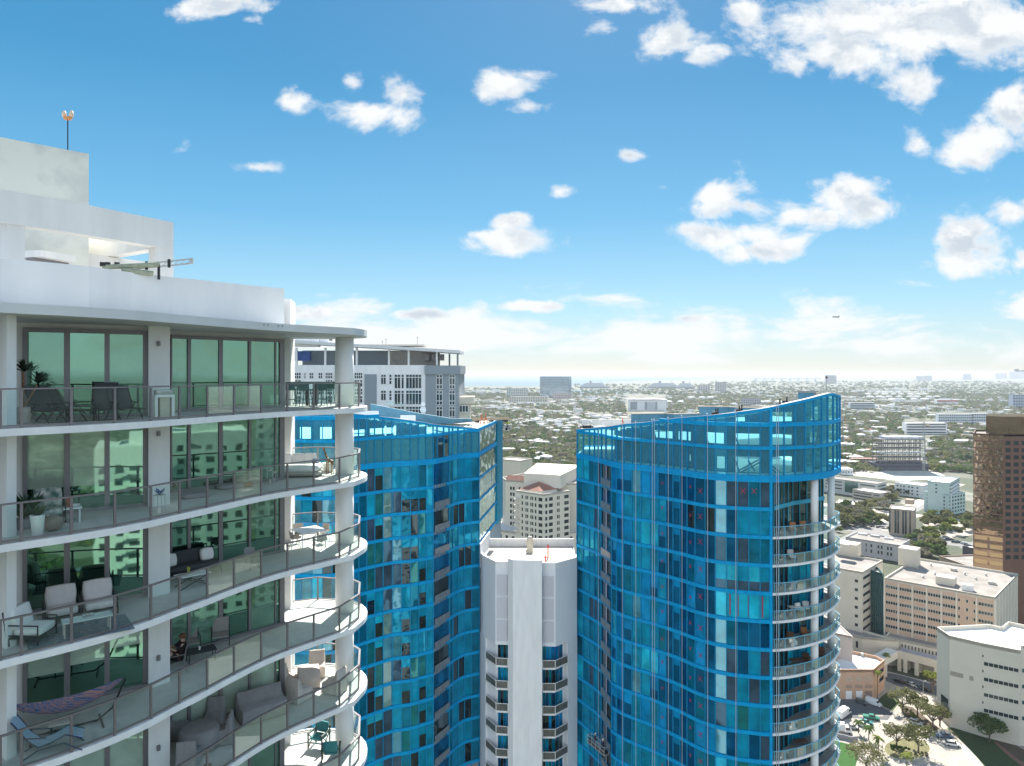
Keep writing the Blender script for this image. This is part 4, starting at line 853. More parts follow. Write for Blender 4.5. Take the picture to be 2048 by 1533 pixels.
for v, u0, u1 in ((811, 775, 808),): mb = MB(); mb.box((gx(791), Yg - 1, zz(812, Yg)), (3.4, 2, .18)); mb.build('balcony_slab', WHITE2, T); mb = MB(); mb.quad((gx(775), Yg - 2, zz(811, Yg)), (gx(808), Yg - 2, zz(811, Yg)), (gx(808), Yg - 2, zz(802, Yg)), (gx(775), Yg - 2, zz(802, Yg))); mb.build('guard_glass', RGLASS, T)
mb = MB(); mb.prism([(gx(912), Yg + .5), (gx(946), Yg + 3), (gx(946), Yg + 9), (gx(912), Yg + 9)], zz(809, Yg), zz(795, Yg)); mb.prism([(gx(917), Yg + 1), (gx(937), Yg + 3), (gx(937), Yg + 9), (gx(917), Yg + 9)], 0, zz(809, Yg) - .01); mb.build('side_wing', CREAM, T)
gwin(918, 936, 812, 825, 3, [], Y=Yg + .9)
SD = thing('satellite_dish', (gx(858, 120), 112, hz(8.1)), 'pair of round white satellite dishes on a pole on the left blue tower roof', 'satellite dish')
mb = MB(); mb.tube([(0, 0, 0), (0, 0, 3.2)], .05, 6); lpart(mb, 'pole', FRAME, SD)
for z, r_ in ((3.1, .36), (2.2, .5)): mb = MB(); vs = [(r_ * q * math.cos(t * math.pi / 8), -.12 * (1 - q * q), z + r_ * q * math.sin(t * math.pi / 8)) for q in (0.05, .5, 1) for t in range(16)]; mb.add(vs, [(i * 16 + j, i * 16 + (j + 1) % 16, (i + 1) * 16 + (j + 1) % 16, (i + 1) * 16 + j) for i in range(2) for j in range(16)] + [tuple(range(16))]); lpart(mb, 'dish', WPLAS, SD)
# ---- cream residential block with hip roof seen between the towers
Hc = 77.0
def R4(u, v, H): return gp(u, v, H)
c0 = R4(1087, 989, Hc); cl = (c0[0] - 13.2, c0[1] + 11.5); cr_ = (c0[0] + 13.5, c0[1] + 11.0); cb = (c0[0] + .5, c0[1] + 23)
IV = mat('ivory_render', (.68, .63, .54), .85, .05, .2)
T = bldg('apartment_block', [c0, cr_, cb, cl], Hc, IV, ROOFW, 'cream apartment block with a red hipped roof seen between the two blue towers', 'apartment building')
cen = ((cl[0] + cr_[0]) / 2, (c0[1] + cb[1]) / 2)
mb = MB(); q = [lerp2(p, cen, .33) for p in (c0, cr_, cb, cl)]; q = [(x - 1.8, y + 1.2) for x, y in q]; mb.prism(q, Hc - .9, Hc + .6); mb.build('roof_base', IV, T)
mb = MB(); cc = (cen[0] - 1.8, cen[1] + 1.2); mb.add([(*p, Hc + .605) for p in [lerp2(p, cc, -.08) for p in q]] + [(*cc, Hc + 4)], [(0, 1, 4), (1, 2, 4), (2, 3, 4), (3, 0, 4), (3, 2, 1, 0)]); mb.build('hipped_roof', REDROOF, T)
zs = [Hc - 3.6 - 3.05 * k for k in range(8)]
wins(T, cl, c0, zs, [(.22, .27), (.36, .40), (.42, .46), (.54, .58), (.60, .64), (.70, .75), (.83, .96)], 1.7)
wins(T, c0, cr_, zs, [(.06, .14), (.2, .34), (.5, .54), (.56, .6), (.78, .95)], 1.7)
mb = MB()
for k in range(6): p = lerp2(cl, c0, .08); mb.box((p[0] - .6, p[1] - .6, zs[k] - .6), (2.2, 2.2, 1.0), R(-42))
mb.build('corner_balcony', IV, T)
w0 = R4(1004, 955, Hc + 2); w1 = R4(1104, 966.5, Hc + 2)
T = bldg('apartment_block', [w0, (w0[0] + 2, w0[1] - 9), (w1[0], w1[1]), R4(1160, 975, Hc), (50, 372), (10, 395)], Hc + 2, IV, ROOFG, 'long cream wing with a brown tiled roof edge behind the hipped roof block', 'apartment building')
mb = MB(); a, b = Vector((w0[0] + 2, w0[1] - 9)), Vector(w1); n = Vector((-(b - a).y, (b - a).x)).normalized() * 3
mb.add([(*a, Hc + 2.03), (*b, Hc + 2.03), (*(b + n), Hc + 4.2), (*(a + n), Hc + 4.2)], [(0, 1, 2, 3)]); mb.build('tiled_roof_edge', REDROOF, T)
wins(T, (w0[0] + 2, w0[1] - 9), w1, [Hc - 3 - 3.05 * k for k in range(10)], [(.1, .14), (.16, .2), (.29, .33), (.40, .44), (.47, .51), (.6, .64), (.75, .8), (.88, .92)], 1.7)
mb = MB(); mb.prism([R4(1048, 937, Hc + 10), R4(1121, 941, Hc + 10), (38, 383), (14, 392)], Hc + 1, Hc + 7.5); mb.build('penthouse', IV, T)
mb = MB(); mb.prism([lerp2(p, R4(1087, 939, Hc + 10), .26) for p in (R4(1048, 937, Hc + 10), R4(1121, 941, Hc + 10), (38, 383), (14, 392))], Hc + 7.505, Hc + 7.51); mb.build('penthouse_roof', mat('rusty_roof', (.52, .42, .38), .9, .3, .3), T)
p0 = gp(1085, 1074, 56); T = bldg('apartment_podium', [(p0[0] - 22, p0[1] + 16), p0, (p0[0] + 26, p0[1] + 18), (p0[0] + 26, p0[1] + 40), (p0[0] - 22, p0[1] + 40)], 56, IV, ROOFW, 'lower cream wing wrapping the foot of the hipped roof block', 'building')
wins(T, (p0[0] - 22, p0[1] + 16), p0, [52, 48.6], even(7, .4), 1.8); wins(T, p0, (p0[0] + 26, p0[1] + 18), [52, 48.6], even(8, .4), 1.8)
x, y = gp(1025, 935, 60)
T = bldg('apartment_block', [(x - 12, y + 6), (x + 6, y - 6), (x + 16, y + 8), (x - 2, y + 20)], 66, CREAM, mat('pink_roof', (.62, .58, .54), .9, .15, .4), 'peach roofed block at the left edge of the gap between the towers', 'building')
# ---- hospital group on the right
FLh, FRh, BRh = gp(1769, 1155.5, 37), gp(1990, 1195, 37), gp(2036, 1147.7, 37); BLh = (FLh[0] + BRh[0] - FRh[0], FLh[1] + BRh[1] - FRh[1])
T = bldg('hospital_block', [FLh, FRh, BRh, BLh], 37, CREAM, ROOFG, 'large pink beige office block with rows of dark square windows and a stained flat roof', 'office building')
mb = MB(); a, b = Vector(FLh), Vector(FRh); n = Vector((b - a).yx); n = Vector((n.x, -n.y)).normalized() * .05
mb.add([(*(a + n), 3), (*(b + n), 3), (*(b + n), 35.7), (*(a + n), 35.7)], [(0, 1, 2, 3)]); fc = mb.build('cladding', PINKB, T)
zs = [32.2 - 3.75 * k for k in range(8)]
groups = [(.012 + .134 * i, .012 + .134 * i + .118) for i in range(5)]
wins(T, FLh, FRh, zs, groups + [(.685, .705), (.755, .775), (.818, .838), (.86, .985)], 1.55, o=.12, frame=1.1)
mb = MB(); d = (b - a)
for t in [0, .134, .268, .402, .536, .67, .845, 1]: p = a + d * t; mb.box((p.x, p.y, 19), (.5, .5, 33), R(-42))
mb.build('pilaster', TRIM, T)
a, b = Vector(FRh), Vector(BRh); d = b - a; mb = MB()
for i in range(8): p = a + d * ((i + .3) / 8); mb.box((p.x + .1, p.y - .1, 18.2), (.9, .3, 36), R(45))
mb.build('pilaster', TRIM, T)
for u, v, w, dd_, h in ((1824, 1133, 8.5, 8, 9), (1897, 1170, 7.5, 6, 3.5), (1909, 1142, 2.5, 2, 1.2), (1986, 1169, 3, 2, 1.2)): rbox(T, u, v, 36.2, w, dd_, h, CREAM, name='roof_housing')
rbox(T, 1938, 1182, 36.2, 4.2, 3.2, 2.6, ROOFW, name='roof_housing')
c1 = gp(1725, 1144.5, 40); A = Vector((-.745, .667)); B = Vector((.70, .714))
q = [tuple(Vector(c1) + A * 34), c1, tuple(Vector(c1) + B * 11), tuple(Vector(c1) + B * 30), tuple(Vector(c1) + A * 34 + B * 30)]
T = bldg('hospital_wing', q, 40, CREAM, ROOFG, 'plain cream hospital wing with ribbon windows left of the teal glass stair', 'office building')
wins(T, q[1], q[2], [36 - 4.0 * k for k in range(9)], [(.08, .98)], 1.3); wins(T, q[0], q[1], [34.5 - 4.2 * k for k in range(8)], [(.42, .46), (.9, .94)], 1.4)
rbox(T, 1700, 1112, 39, 11, 8, 6.5, CREAM, name='roof_housing'); rbox(T, 1690, 1100, 44, 6, 4, 3, CREAM, name='roof_housing')
g0 = Vector(q[2]) - A * .5; g1 = Vector(FLh) + Vector((-.5, .2)); ng = Vector((.3, 1)).normalized() * 12
T = bldg('glass_stair_tower', [tuple(g0), tuple(g1), tuple(g1 + ng), tuple(g0 + ng)], 38.6, TGL, ROOFG, 'dark teal glass stair link between the cream wing and pink beige block', 'building')
mb = MB(); d = g1 - g0
for i in range(7): p = g0 + d * (i / 6); mb.box((p.x, p.y - .1, 19), (.15, .15, 38))
for k in range(20): mb.box(((g0.x + g1.x) / 2, (g0.y + g1.y) / 2 - .1, 1 + k * 1.95), (d.length, .15, .12), math.atan2(d.y, d.x))
mb.build('mullions', DTM, T)
# podium, walkway
pa, pb = gp(1770, 1272, 12), gp(1876, 1296, 12)
T = bldg('podium_building', rectb(pa, pb, 9), 12, CREAM, ROOFG, 'low cream podium with a row of narrow dark windows below the pink beige block', 'building')
wins(T, pa, pb, [7.0], even(11, .32, .3, 1), 3.0)
q = [gp(1650, 1266, 12), gp(1727, 1281, 12), gp(1769, 1279, 14), (200, 332), (165, 345)]
T = bldg('podium_building', [gp(1640, 1253, 12), gp(1725, 1275, 12), (178, 322), (160, 345)], 12, CREAM, ROOFG, 'low cream annex behind the peach building with palms in front', 'building')
wins(T, gp(1640, 1253, 12), gp(1725, 1275, 12), [6.5], [(.55, .6), (.85, .9)], 3)
wa, wb, wc = gp(1797, 1302, 9), gp(1885, 1324, 9), gp(1752, 1326, 9)
T = thing('covered_walkway', (190, 312, 0), 'raised cream concrete walkway on pillars with a zigzag fascia over the driveway', 'walkway')
a, b = Vector(wa), Vector(wb); n = Vector((-(b - a).y, (b - a).x)).normalized() * 5.5; mb = MB(); mb.prism([tuple(a), tuple(b), tuple(b + n), tuple(a + n)], 5.6, 9); mb.build('deck', CREAM, T)
mb = MB(); mb.prism([tuple(a + n * .06), tuple(b + n * .06), tuple(b + n * .9), tuple(a + n * .9)], 9.003, 9.06); mb.build('roof', mat('mauve_roof', (.42, .38, .38), .9, .2, .3), T)
c = Vector(wc); n2 = Vector((-(a - c).y, (a - c).x)).normalized() * 5; mb = MB(); mb.prism([tuple(c), tuple(a - n * .01), tuple(a - n * .01 + n2), tuple(c + n2)], 5.7, 8.9); mb.build('deck', TRIM, T)
for t in (.02, .16, .42, .86):
    for s in (0.08, .9): p = a + (b - a) * t + n * s; mb = MB(); mb.box((p.x, p.y, 2.79), (1.5, 1.5, 5.58), R(-42)); mb.build('pillar', CREAM, T)
for t in (.45,): p = c + (a - c) * t; mb = MB(); mb.box((p.x, p.y + 1, 2.84), (1.2, 1.2, 5.68)); mb.build('pillar', CREAM, T)
mb = MB(); d = (b - a)
for i in range(8): p = a + d * ((i + .2) / 9) - n * .012; q_ = a + d * ((i + 1.1) / 9) - n * .012; s = i % 2; mb.tube([(p.x, p.y, 8.4 if s else 6.2), (q_.x, q_.y, 6.2 if s else 8.4)], .1, 4)
mb.build('fascia_zigzag', TRIM, T)
mb = MB(); p = a + (b - a) * .62 + n * 1.6; mb.box((p.x, p.y, 2.2), (16, 1, 4.4), R(-42)); mb.build('entrance_wall', mat('brown_tile', (.3, .2, .15), .7), T)
# near-right cream block
Hn = 34.8; k1, k2, k3, k4 = gp(1873.4, 1254.3, Hn), gp(1899, 1271.5, Hn), gp(1966, 1286.8, Hn), gp(2039.6, 1301, Hn)
T = bldg('institute_building', [k1, k2, k3, k4, (199, 262), (214, 268), (200, 282), (193, 276), (190, 279)], Hn, mat('warm_white_wall', (.68, .63, .53), .85, .06, .12), ROOFW, 'warm white windowless block with four ribbon windows and bright white roof at the right', 'office building', par=1.4)
wins(T, k3, k4, [26.6 - 5.75 * k for k in range(4)], [(.02, .97)], 1.5, frame=1.6)
wins(T, k2, k3, [19.8], [(.02, .42), (.60, .72)], 1.7, m=mat('faded_grille', (.38, .34, .28), .8, .2, 1)); wins(T, k3, k4, [29.6, 24.0, 18.2, 12.4], [(-.02, .015)], .9)
mb = MB(); a, b = Vector(k1), Vector(k2); d = b - a; n = Vector((d.y, -d.x)).normalized() * .05; p, q_ = a + d * .35 + n, a + d * .9 + n; mb.quad((*p, 3), (*q_, 3), (*q_, 10), (*p, 10)); mb.build('window', DGL, T)
k5 = (k4[0] + .6, k4[1] + .4); k6 = (k4[0] + 16, k4[1] - 4)
T = bldg('institute_building', [k5, k6, (k6[0] + 5, k6[1] + 20), (205, 268)], Hn + 1.5, MATS['warm_white_wall'], ROOFG, 'cream wing with teal ribbon windows cut off by the right edge', 'office building')
wins(T, k5, k6, [26.6 - 5.75 * k for k in range(4)], [(.02, .97)], 1.6, m=TGL, frame=2)
# peach building
Hp = 12.3; pp = [gp(1672, 1339.5, Hp), gp(1747.5, 1339.4, Hp), gp(1769, 1320.4, Hp), gp(1752, 1312, Hp), gp(1700, 1301, Hp), gp(1672, 1302, Hp)]
PEACH = mat('peach_render', (.56, .36, .25), .85, .1, .4)
T = bldg('fire_station', pp, Hp, PEACH, ROOFW, 'peach coloured two storey building with garage doors and a white roof below the blue tower', 'building', par=1.2)
for s0, s1, m in ((.26, .42, WHITE2), (.53, .70, WHITE2), (.76, .96, mat('brown_door', (.28, .20, .16), .7))): wins(T, pp[0], pp[1], [.05], [(s0, s1)], 3.4, m=m, name='garage_door', o=.05)
wins(T, pp[0], pp[1], [7.4], [(.26, .42), (.50, .70), (.76, .96)], 2.0, m=mat('plaster_relief', (.55, .42, .33), .8, .3, 2)); wins(T, pp[0], pp[1], [4.6], [(.26, .42), (.50, .70), (.76, .96)], 1.4, m=mat('lattice', (.42, .30, .24), .8, .3, 3)); wins(T, pp[1], pp[2], [8.0, 4.6], [(.5, .9)], 1.8)
x, y = gp(1724, 1312, Hp - 1); mb = MB(); mb.box((x, y, Hp - .5), (1.2, 1, 1.4)); mb.build('roof_housing', GALV, T)
# peach high edge of neighbour hard against the blue tower
T = bldg('corner_building', [gp(1655, 1240, 22), gp(1680, 1250, 22), (146, 300), (130, 312)], 22, mat('pale_pink_wall', (.6, .5, .44), .85), ROOFW, 'tall pale pink wall with small square windows right beside the round balconies', 'building')
wins(T, gp(1655, 1240, 22), gp(1680, 1250, 22), [18, 14, 10], [(.7, .85)], 1)
# ---- further buildings to the right
def simple(name, FL, FR, depth, H, wm, rm, label, rows=0, segs=None, wh=1.5, fl=3.6, side=None, m=None, top=2.4, cat='building'):
    fl_, fr_ = gp(*FL, H), gp(*FR, H); q = rectb(fl_, fr_, depth); T = bldg(name, q, H, wm, rm, label, cat)
    zs = [H - top - wh - fl * k for k in range(rows)]
    if rows: wins(T, q[0], q[1], zs, segs, wh, m=m)
    if rows and side: wins(T, q[1], q[2], zs, side, wh, m=m)
    return T, q
LG = mat('pale_grey_panel', (.52, .50, .50), .8, .05, .3)
T, q = simple('civic_building', (1691.5, 1073.8), (1800, 1091), 24, 12, LG, ROOFG, 'long low pale grey building with paired dark slit windows and white roof rim', 2, [(.08, .12), (.14, .18), (.22, .25), (.27, .30), (.38, .4), (.47, .5), (.60, .63), (.66, .69), (.77, .80), (.83, .86)], 2.4, 4)
for i, (u, v) in enumerate(((1726, 1070), (1751, 1074), (1779, 1079))): rbox(T, u, v, 11.2, 6, 2.5, 1.1, GALV if i == 1 else ROOFW, name='skylight')
T, q = simple('office_tower', (1778, 1016.7), (1829, 1021.5), 20, 22, mat('sand_concrete', (.46, .37, .29), .85, .1, .2), ROOFW, 'small sand coloured office tower with tall dark vertical window strips', 1, [(.0, .06), (.22, .30), (.33, .4), (.52, .6), (.63, .70), (.80, .86)], 19, top=1.2)
rbox(T, 1822, 1009, 22, 6, 6, 4, MATS['sand_concrete'], name='roof_housing')
MINT = mat('mint_render', (.50, .62, .60), .85, .05, .2)
T, q = simple('apartment_block', (1848, 983), (1897, 990), 30, 19.5, MINT, ROOFW, 'lower part of the mint green stepped apartment block', 5, [(.13, .19), (.80, .86)], 1.3, 3.4)
wins(T, q[0], q[1], [1], [(.42, .48)], 17); wins(T, q[1], q[2], [15.6 - 3.4 * k for k in range(5)], even(6, .55), 1.8)
T, q = simple('apartment_block', (1855, 962.5), (1899, 966.5), 48, 30.5, MINT, ROOFW, 'upper mint green apartment block with rows of side balconies', 3, [(.36, .44)], 1.3, 3.4)
wins(T, q[1], q[2], [26.6 - 3.2 * k for k in range(8)], even(9, .5), 1.7); mb = MB(); a, b = Vector(q[1]), Vector(q[2]); d = b - a
for k in range(8):
    for i in range(9): p = a + d * ((i + .5) / 9); mb.box((p.x + .5, p.y - .5, 25.9 - 3.2 * k), (2.6, 1.3, 1.0), R(45))
mb.build('balcony', WHITE2, T)
T, q = simple('apartment_block', (1789, 965.4), (1846, 972), 26, 13.5, mat('white_render', (.70, .72, .72), .85, .05, .2), mat('pale_clutter_roof', (.62, .58, .56), .9, .3, .5), 'three storey white block with small square windows left of the mint block', 3, [(.08, .14), (.2, .26), (.31, .37), (.48, .54), (.6, .66), (.78, .84)], 1.5, 3.6)
T, q = simple('office_building', (1640, 954), (1754, 968), 22, 16.5, mat('offwhite_band', (.60, .60, .56), .85), ROOFG, 'white office with dark ribbon windows beside the round blue tower', 3, [(.1, .4), (.72, .97)], 1.3, 3.7, side=[(.1, .9)])
wins(T, q[0], q[1], [3], [(.45, .68)], 12, m=TGL)
T, q = simple('office_building', (1705, 978.6), (1760, 987), 20, 12, mat('tan_band', (.52, .46, .40), .85), ROOFW, 'terraced tan office with long dark window bands', 3, [(.05, .7), (.78, .98)], 1.1, 3.0)
T, q = simple('low_building', (1671, 1006), (1735, 1012), 26, 6, CREAM, ROOFW, 'low white roofed building with three roof vents in front of the terraced tan office')
for u in (1697, 1703, 1709): rbox(T, u, 1004, 5.2, 1.6, 1.6, 1.2, BLACK, name='roof_vent')
T, q = simple('low_building', (1878, 1112), (1950, 1137), 30, 10, mat('tan_wall', (.45, .34, .25), .85), ROOFG, 'low flat roofed building in front of the brown tower foot')
T, q = simple('shed', (1925, 1092), (1948, 1097), 8, 7, mat('dark_shed', (.12, .11, .12), .8), ROOFW, 'small dark shed beside the foot of the brown tower')
# ---- brown tower
BRG = mat('brown_granite', (.17, .085, .06), .6, .12, .3); bc = at(2008, 365)
BRGL = pane_mat('bronze_mirror_glass', (.055, .035, .025), (.42, .32, .24), .5, warp=.05, wscale=.4, vs=.3, var=.8)
A = Vector((-.745, .667)); B = Vector((.69, .724)); bc = Vector(bc)
q = [tuple(bc + A * 13.6), tuple(bc), tuple(bc + Vector((42, 0))), tuple(bc + Vector((42, 32))), tuple(bc + A * 13.6 + Vector((15.5, 22)))]
T = bldg('office_tower', q, 102.7, BRG, ROOFG, 'brown granite and bronze mirror glass office tower at the right edge', 'office tower')
n = Vector((A.y, -A.x)); n = -n if n.y > 0 else n
for k in range(27): mb = MB(); p, q_ = bc + A * 13.4 + n * .06, bc + A * .5 + n * .06; z = 3.8 * k; mb.quad((*p, z + .05), (*q_, z + .05), (*q_, z + 3.75 if k < 26 else 102), (*p, z + 3.75 if k < 26 else 102)); mb.build('mirror_glass_band', BRGL, T)
wins(T, tuple(bc), tuple(bc + Vector((42, 0))), [97.3 - 3.72 * k for k in range(17)], even(10, .62), 2.1)
u0 = bc + A * 7.5 + B * 4; mb = MB(); qq = [tuple(u0 + n * 0), tuple(u0 - A * 9), tuple(u0 - A * 9 + B * 38), tuple(u0 + B * 38)]
mb = MB()
for k in range(1, 27): p, q_ = bc + A * 13.45 + n * .12, bc + A * .3 + n * .12; mb.prism([tuple(p), tuple(q_), tuple(q_ - n * .1), tuple(p - n * .1)], 3.8 * k - .3, 3.8 * k + .3)
mb.build('floor_bands', BRG, T)
mb = MB(); qq = [at(1972, 372.5), (bc.x, bc.y + 1.2), (bc.x + 41, bc.y + 1.2), (bc.x + 41, bc.y + 28), at(1976, 392)]; mb.prism(qq, 102.72, 112); mb.build('crown_block', BRGL, T)
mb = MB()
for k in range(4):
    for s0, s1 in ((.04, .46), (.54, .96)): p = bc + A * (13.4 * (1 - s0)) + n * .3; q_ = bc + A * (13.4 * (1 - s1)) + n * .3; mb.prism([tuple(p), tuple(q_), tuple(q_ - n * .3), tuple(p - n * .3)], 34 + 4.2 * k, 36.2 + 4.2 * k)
mb.build('painted_sun_band', mat('painted_sun_ochre', (.62, .40, .2), .7), T)  # ochre bands: sunlight on the lower mirror face put in as colour

# ================================================================ streets and gardens near the bottom right
ASPH = mat('driveway_asphalt', (.13, .13, .135), .9, .2, .3); CONC = mat('pale_concrete_paving', (.42, .38, .33), .9, .2, .25, detail=7); GRASS = mat('lawn_grass', (.05, .085, .028), .95, .3, .6, detail=7)
LGRASS = mat('dry_grass', (.20, .19, .09), .95, .3, .5); WALK = mat('pale_walk', (.55, .48, .40), .9, .12, .5); BRICK = mat('brick_path', (.24, .13, .09), .9, .2, .5); ROADM = mat('road_asphalt', (.24, .235, .23), .9, .15, .3)  # walk material is a pale tan paving
def t6(x, y, H=0): return gp(1660 + x / 6.06, 1280 + y / 6.06, H)
def t7(x, y, H=0): return gp(1860 + x / 5.234, 1240 + y / 5.234, H)
flat('pavement', [t6(-200, 560), t6(600, 560), t6(700, 380), t6(1400, 560), t6(2400, 1500), t6(2200, 1900), t6(-400, 1900)], .02, CONC)
flat('driveway', [t6(60, 700), t6(590, 735), t6(600, 800), t6(770, 880), t6(700, 975), t6(260, 950), t6(60, 1000)], .04, ASPH)
flat('road', [t6(670, 400), t6(860, 430), t6(1300, 560), t6(1500, 640), t6(1420, 720), t6(1180, 650), t6(820, 560), t6(680, 500)], .045, ASPH)
def kerb(name, pts, m=WALK, w=.35, h=.14):
    mb = MB(); mb.ribbon(pts, 0.02, h, -w / 2, w / 2); o = mb.build(name, m); o['kind'] = 'structure'
flat('lawn', [t6(575, 730), t6(690, 640), t6(840, 700), t6(830, 780), t6(765, 868), t6(640, 810)], .10, GRASS)
kerb('kerb', [t6(575, 735), t6(640, 815), t6(765, 875), t6(835, 785)])
isl = [t6(935 + 285 * math.cos(a), 1325 + 135 * math.sin(a)) for a in [i * math.pi / 12 for i in range(24)]]
flat('traffic_island', isl, .12, LGRASS); kerb('kerb', isl + [isl[0]])
flat('planting_strip', [t6(830, 790), t6(1000, 820), t6(1330, 1080), t6(1260, 1110), t6(1080, 1010), t6(900, 930)], .10, mat('mulch', (.12, .09, .06), .95, .4, .8))
flat('lawn', [t7(120, 1135), t7(260, 1130), t7(420, 1140), t7(640, 1200), t7(720, 1330), t7(1000, 1560), t7(1000, 1700), t7(700, 1700), t7(420, 1360), t7(250, 1200)], .10, GRASS)
flat('planting_bed', [t7(640, 1200), t7(760, 1160), t7(1100, 1420), t7(1100, 1560), t7(980, 1500), t7(720, 1330)], .13, MATS['mulch'])
flat('path', [t7(655, 1275), t7(700, 1290), t7(1000, 1520), t7(1000, 1570), t7(800, 1410)], .16, BRICK)
flat('path', [t7(700, 1170), t7(930, 1220), t7(1100, 1340), t7(1100, 1440), t7(860, 1290)], .18, mat('plaza_paving', (.34, .29, .25), .9, .2, 1))
flat('footpath', [t7(110, 1090), t7(190, 1150), t7(330, 1290), t7(480, 1430), t7(700, 1700), t7(560, 1700), t7(400, 1440), t7(180, 1220), t7(60, 1080)], .11, WALK)
flat('verge', [t7(190, 1150), t7(225, 1155), t7(300, 1220), t7(290, 1240)], .15, LGRASS)
flat('lawn', [t6(-200, 1180), t6(60, 1225), t6(240, 1270), t6(345, 1400), t6(300, 1560), t6(200, 1800), t6(-300, 1800)], .10, mat('vivid_lawn', (.03, .11, .015), .95, .2, .8))
flat('footpath', [t6(235, 1215), t6(330, 1250), t6(480, 1440), t6(760, 1580), t6(900, 1700), t6(700, 1700), t6(560, 1560), t6(345, 1405)], .09, mat('grey_path', (.36, .33, .32), .9))
PAINT = mat('road_paint', (.72, .68, .55), .7, .1, 2)
for i in range(6): a = t6(1480 + i * 42 - 40, 1385 + i * 55); b = t6(1640 + i * 42, 1372 + i * 55); d = Vector((b[0] - a[0], b[1] - a[1])).normalized(); n = Vector((-d.y, d.x)) * .09; flat('parking_line', [(a[0] + n.x, a[1] + n.y), (b[0] + n.x, b[1] + n.y), (b[0] - n.x, b[1] - n.y), (a[0] - n.x, a[1] - n.y)], .03, PAINT)
for q in ([(335, 895), (640, 905), (650, 930), (350, 935)],): flat('painted_bay', [t6(*p) for p in q], .05, mat('worn_yellow_paint', (.45, .38, .28), .9, .3, .6))
# low wall in front of lawn
WL = thing('retaining_wall', (*t6(200, 1180), 0), 'low grey retaining wall below the white trucks at the foot of the blue tower', 'wall')
mb = MB(); mb.ribbon([t6(60, 1180), t6(170, 1200), t6(250, 1225), t6(330, 1215)], 0, 1.6, 0, .4); mb.build('wall', mat('grey_concrete', (.34, .33, .33), .9, .2, 1), WL)  # plain mid grey concrete
# larger roads of the grid
A = Vector((.745, -.667)); B = Vector((.70, .714))
def road(c, d, ln, w, m=ROADM): c = Vector(c); n = Vector((-d.y, d.x)) * w / 2; s, e = c - d * ln / 2, c + d * ln / 2; return flat('road', [tuple(s + n), tuple(e + n), tuple(e - n), tuple(s - n)], road.z, m); 
road.z = .05
for i, (uv, d, ln, w) in enumerate([((1900, 1085), A, 260, 22), ((1770, 1045), B, 260, 14), ((1900, 1040), A, 420, 16), ((1720, 880), A, 900, 18), ((1850, 1000), B, 300, 12), ((1080, 905), A, 900, 10), ((1090, 880), B, 900, 10), ((1500, 860), A, 2400, 16), ((1900, 900), B, 700, 12), ((1750, 850), Vector((1, .12)).normalized(), 1400, 22), ((1050, 840), Vector((1, -.1)).normalized(), 2200, 16)]):
    road.z = .05 + .004 * i; road(gp(*uv), d, ln, w, WALK if i in (2, 4) else ROADM)
flat('parking_lot', [gp(1690, 1062), gp(1735, 1035), gp(1778, 1030), gp(1776, 1062), gp(1740, 1066)], .02, CONC)
flat('parking_lot', [gp(1845, 1048), gp(1950, 1035), gp(1950, 1070), gp(1880, 1080)], .03, CONC)
flat('construction_yard', [gp(1675, 945), gp(1700, 930), gp(1860, 935), gp(1900, 958), gp(1800, 962), gp(1690, 950)], .02, mat('bright_sand', (.6, .56, .5), .9, .2, .08))
# ---- trees
TRUNK = mat('grey_bark', (.16, .12, .09), .9, .3, 3)
LF = [leaf_mat('leaf_olive', (.10, .115, .04), (.24, .235, .115)), leaf_mat('leaf_green', (.045, .09, .026), (.12, .175, .06)), leaf_mat('leaf_yellow_green', (.12, .16, .03), (.27, .30, .08)), leaf_mat('leaf_grey', (.12, .115, .085), (.25, .235, .175))]
def crown_mesh(seed, r, h, nl, lobes, sz, flatk=.6):
    rg = np.random.RandomState(seed); mb = MB(); cs = []
    for i in range(lobes): a = rg.rand() * 6.28; q = rg.rand() ** .5 * r * .8; cs.append((q * math.cos(a), q * math.sin(a), h + (rg.rand() - .4) * r * flatk * .7 - .25 * q * q / r, r * (.18 + .22 * rg.rand())))
    for i in range(nl):
        c = cs[rg.randint(lobes)]; v = rg.randn(3); v /= np.linalg.norm(v); rad = c[3] * (.75 + .35 * rg.rand()); p = Vector((c[0] + v[0] * rad, c[1] + v[1] * rad, c[2] + v[2] * rad * flatk))
        a = Vector(rg.randn(3)).normalized(); n = (Vector(v) * .8 + a * .7).normalized(); t = n.orthogonal().normalized(); b = n.cross(t); s = sz * (.6 + .8 * rg.rand()); k = rg.rand() * 6.28; t, b = t * math.cos(k) + b * math.sin(k), b * math.cos(k) - t * math.sin(k)
        mb.add([p + t * s, p + b * s * .6, p - t * s, p - b * s * .6], [(0, 1, 2, 3)])
    return mb, cs
def big_tree(loc, r, h, label, leaf, seed, nl=1700, cat='tree', sz=.42):
    t = thing('broadleaf_tree', (loc[0], loc[1], 0), label, cat); mb, cs = crown_mesh(seed, r, h, int(nl * .62), 22, sz * .82)
    lpart(mb, 'crown', LF[leaf], t); tr = MB(); rr = random.Random(seed); tr.tube([(0, 0, 0), (.1, 0, h * .3), (.15, .1, h * .55)], [.34, .25, .2], 8)
    for c in cs[:9]: tr.tube([(.1, 0, h * (.3 + .2 * rr.random())), (c[0] * .5, c[1] * .5, h * .62), (c[0], c[1], c[2])], [.17, .12, .05], 5)
    lpart(tr, 'trunk', TRUNK, t); return t
x = lambda a, b: t6(a, b)
big_tree(t6(880, 880), 6.0, 7.5, 'spreading olive tree nearest the peach building lawn with a bright green understorey', 0, 1, 2200)
big_tree(t6(1060, 930), 5.0, 6.8, 'olive tree in the middle of the planting strip beside the parked cars', 0, 2, 1700)
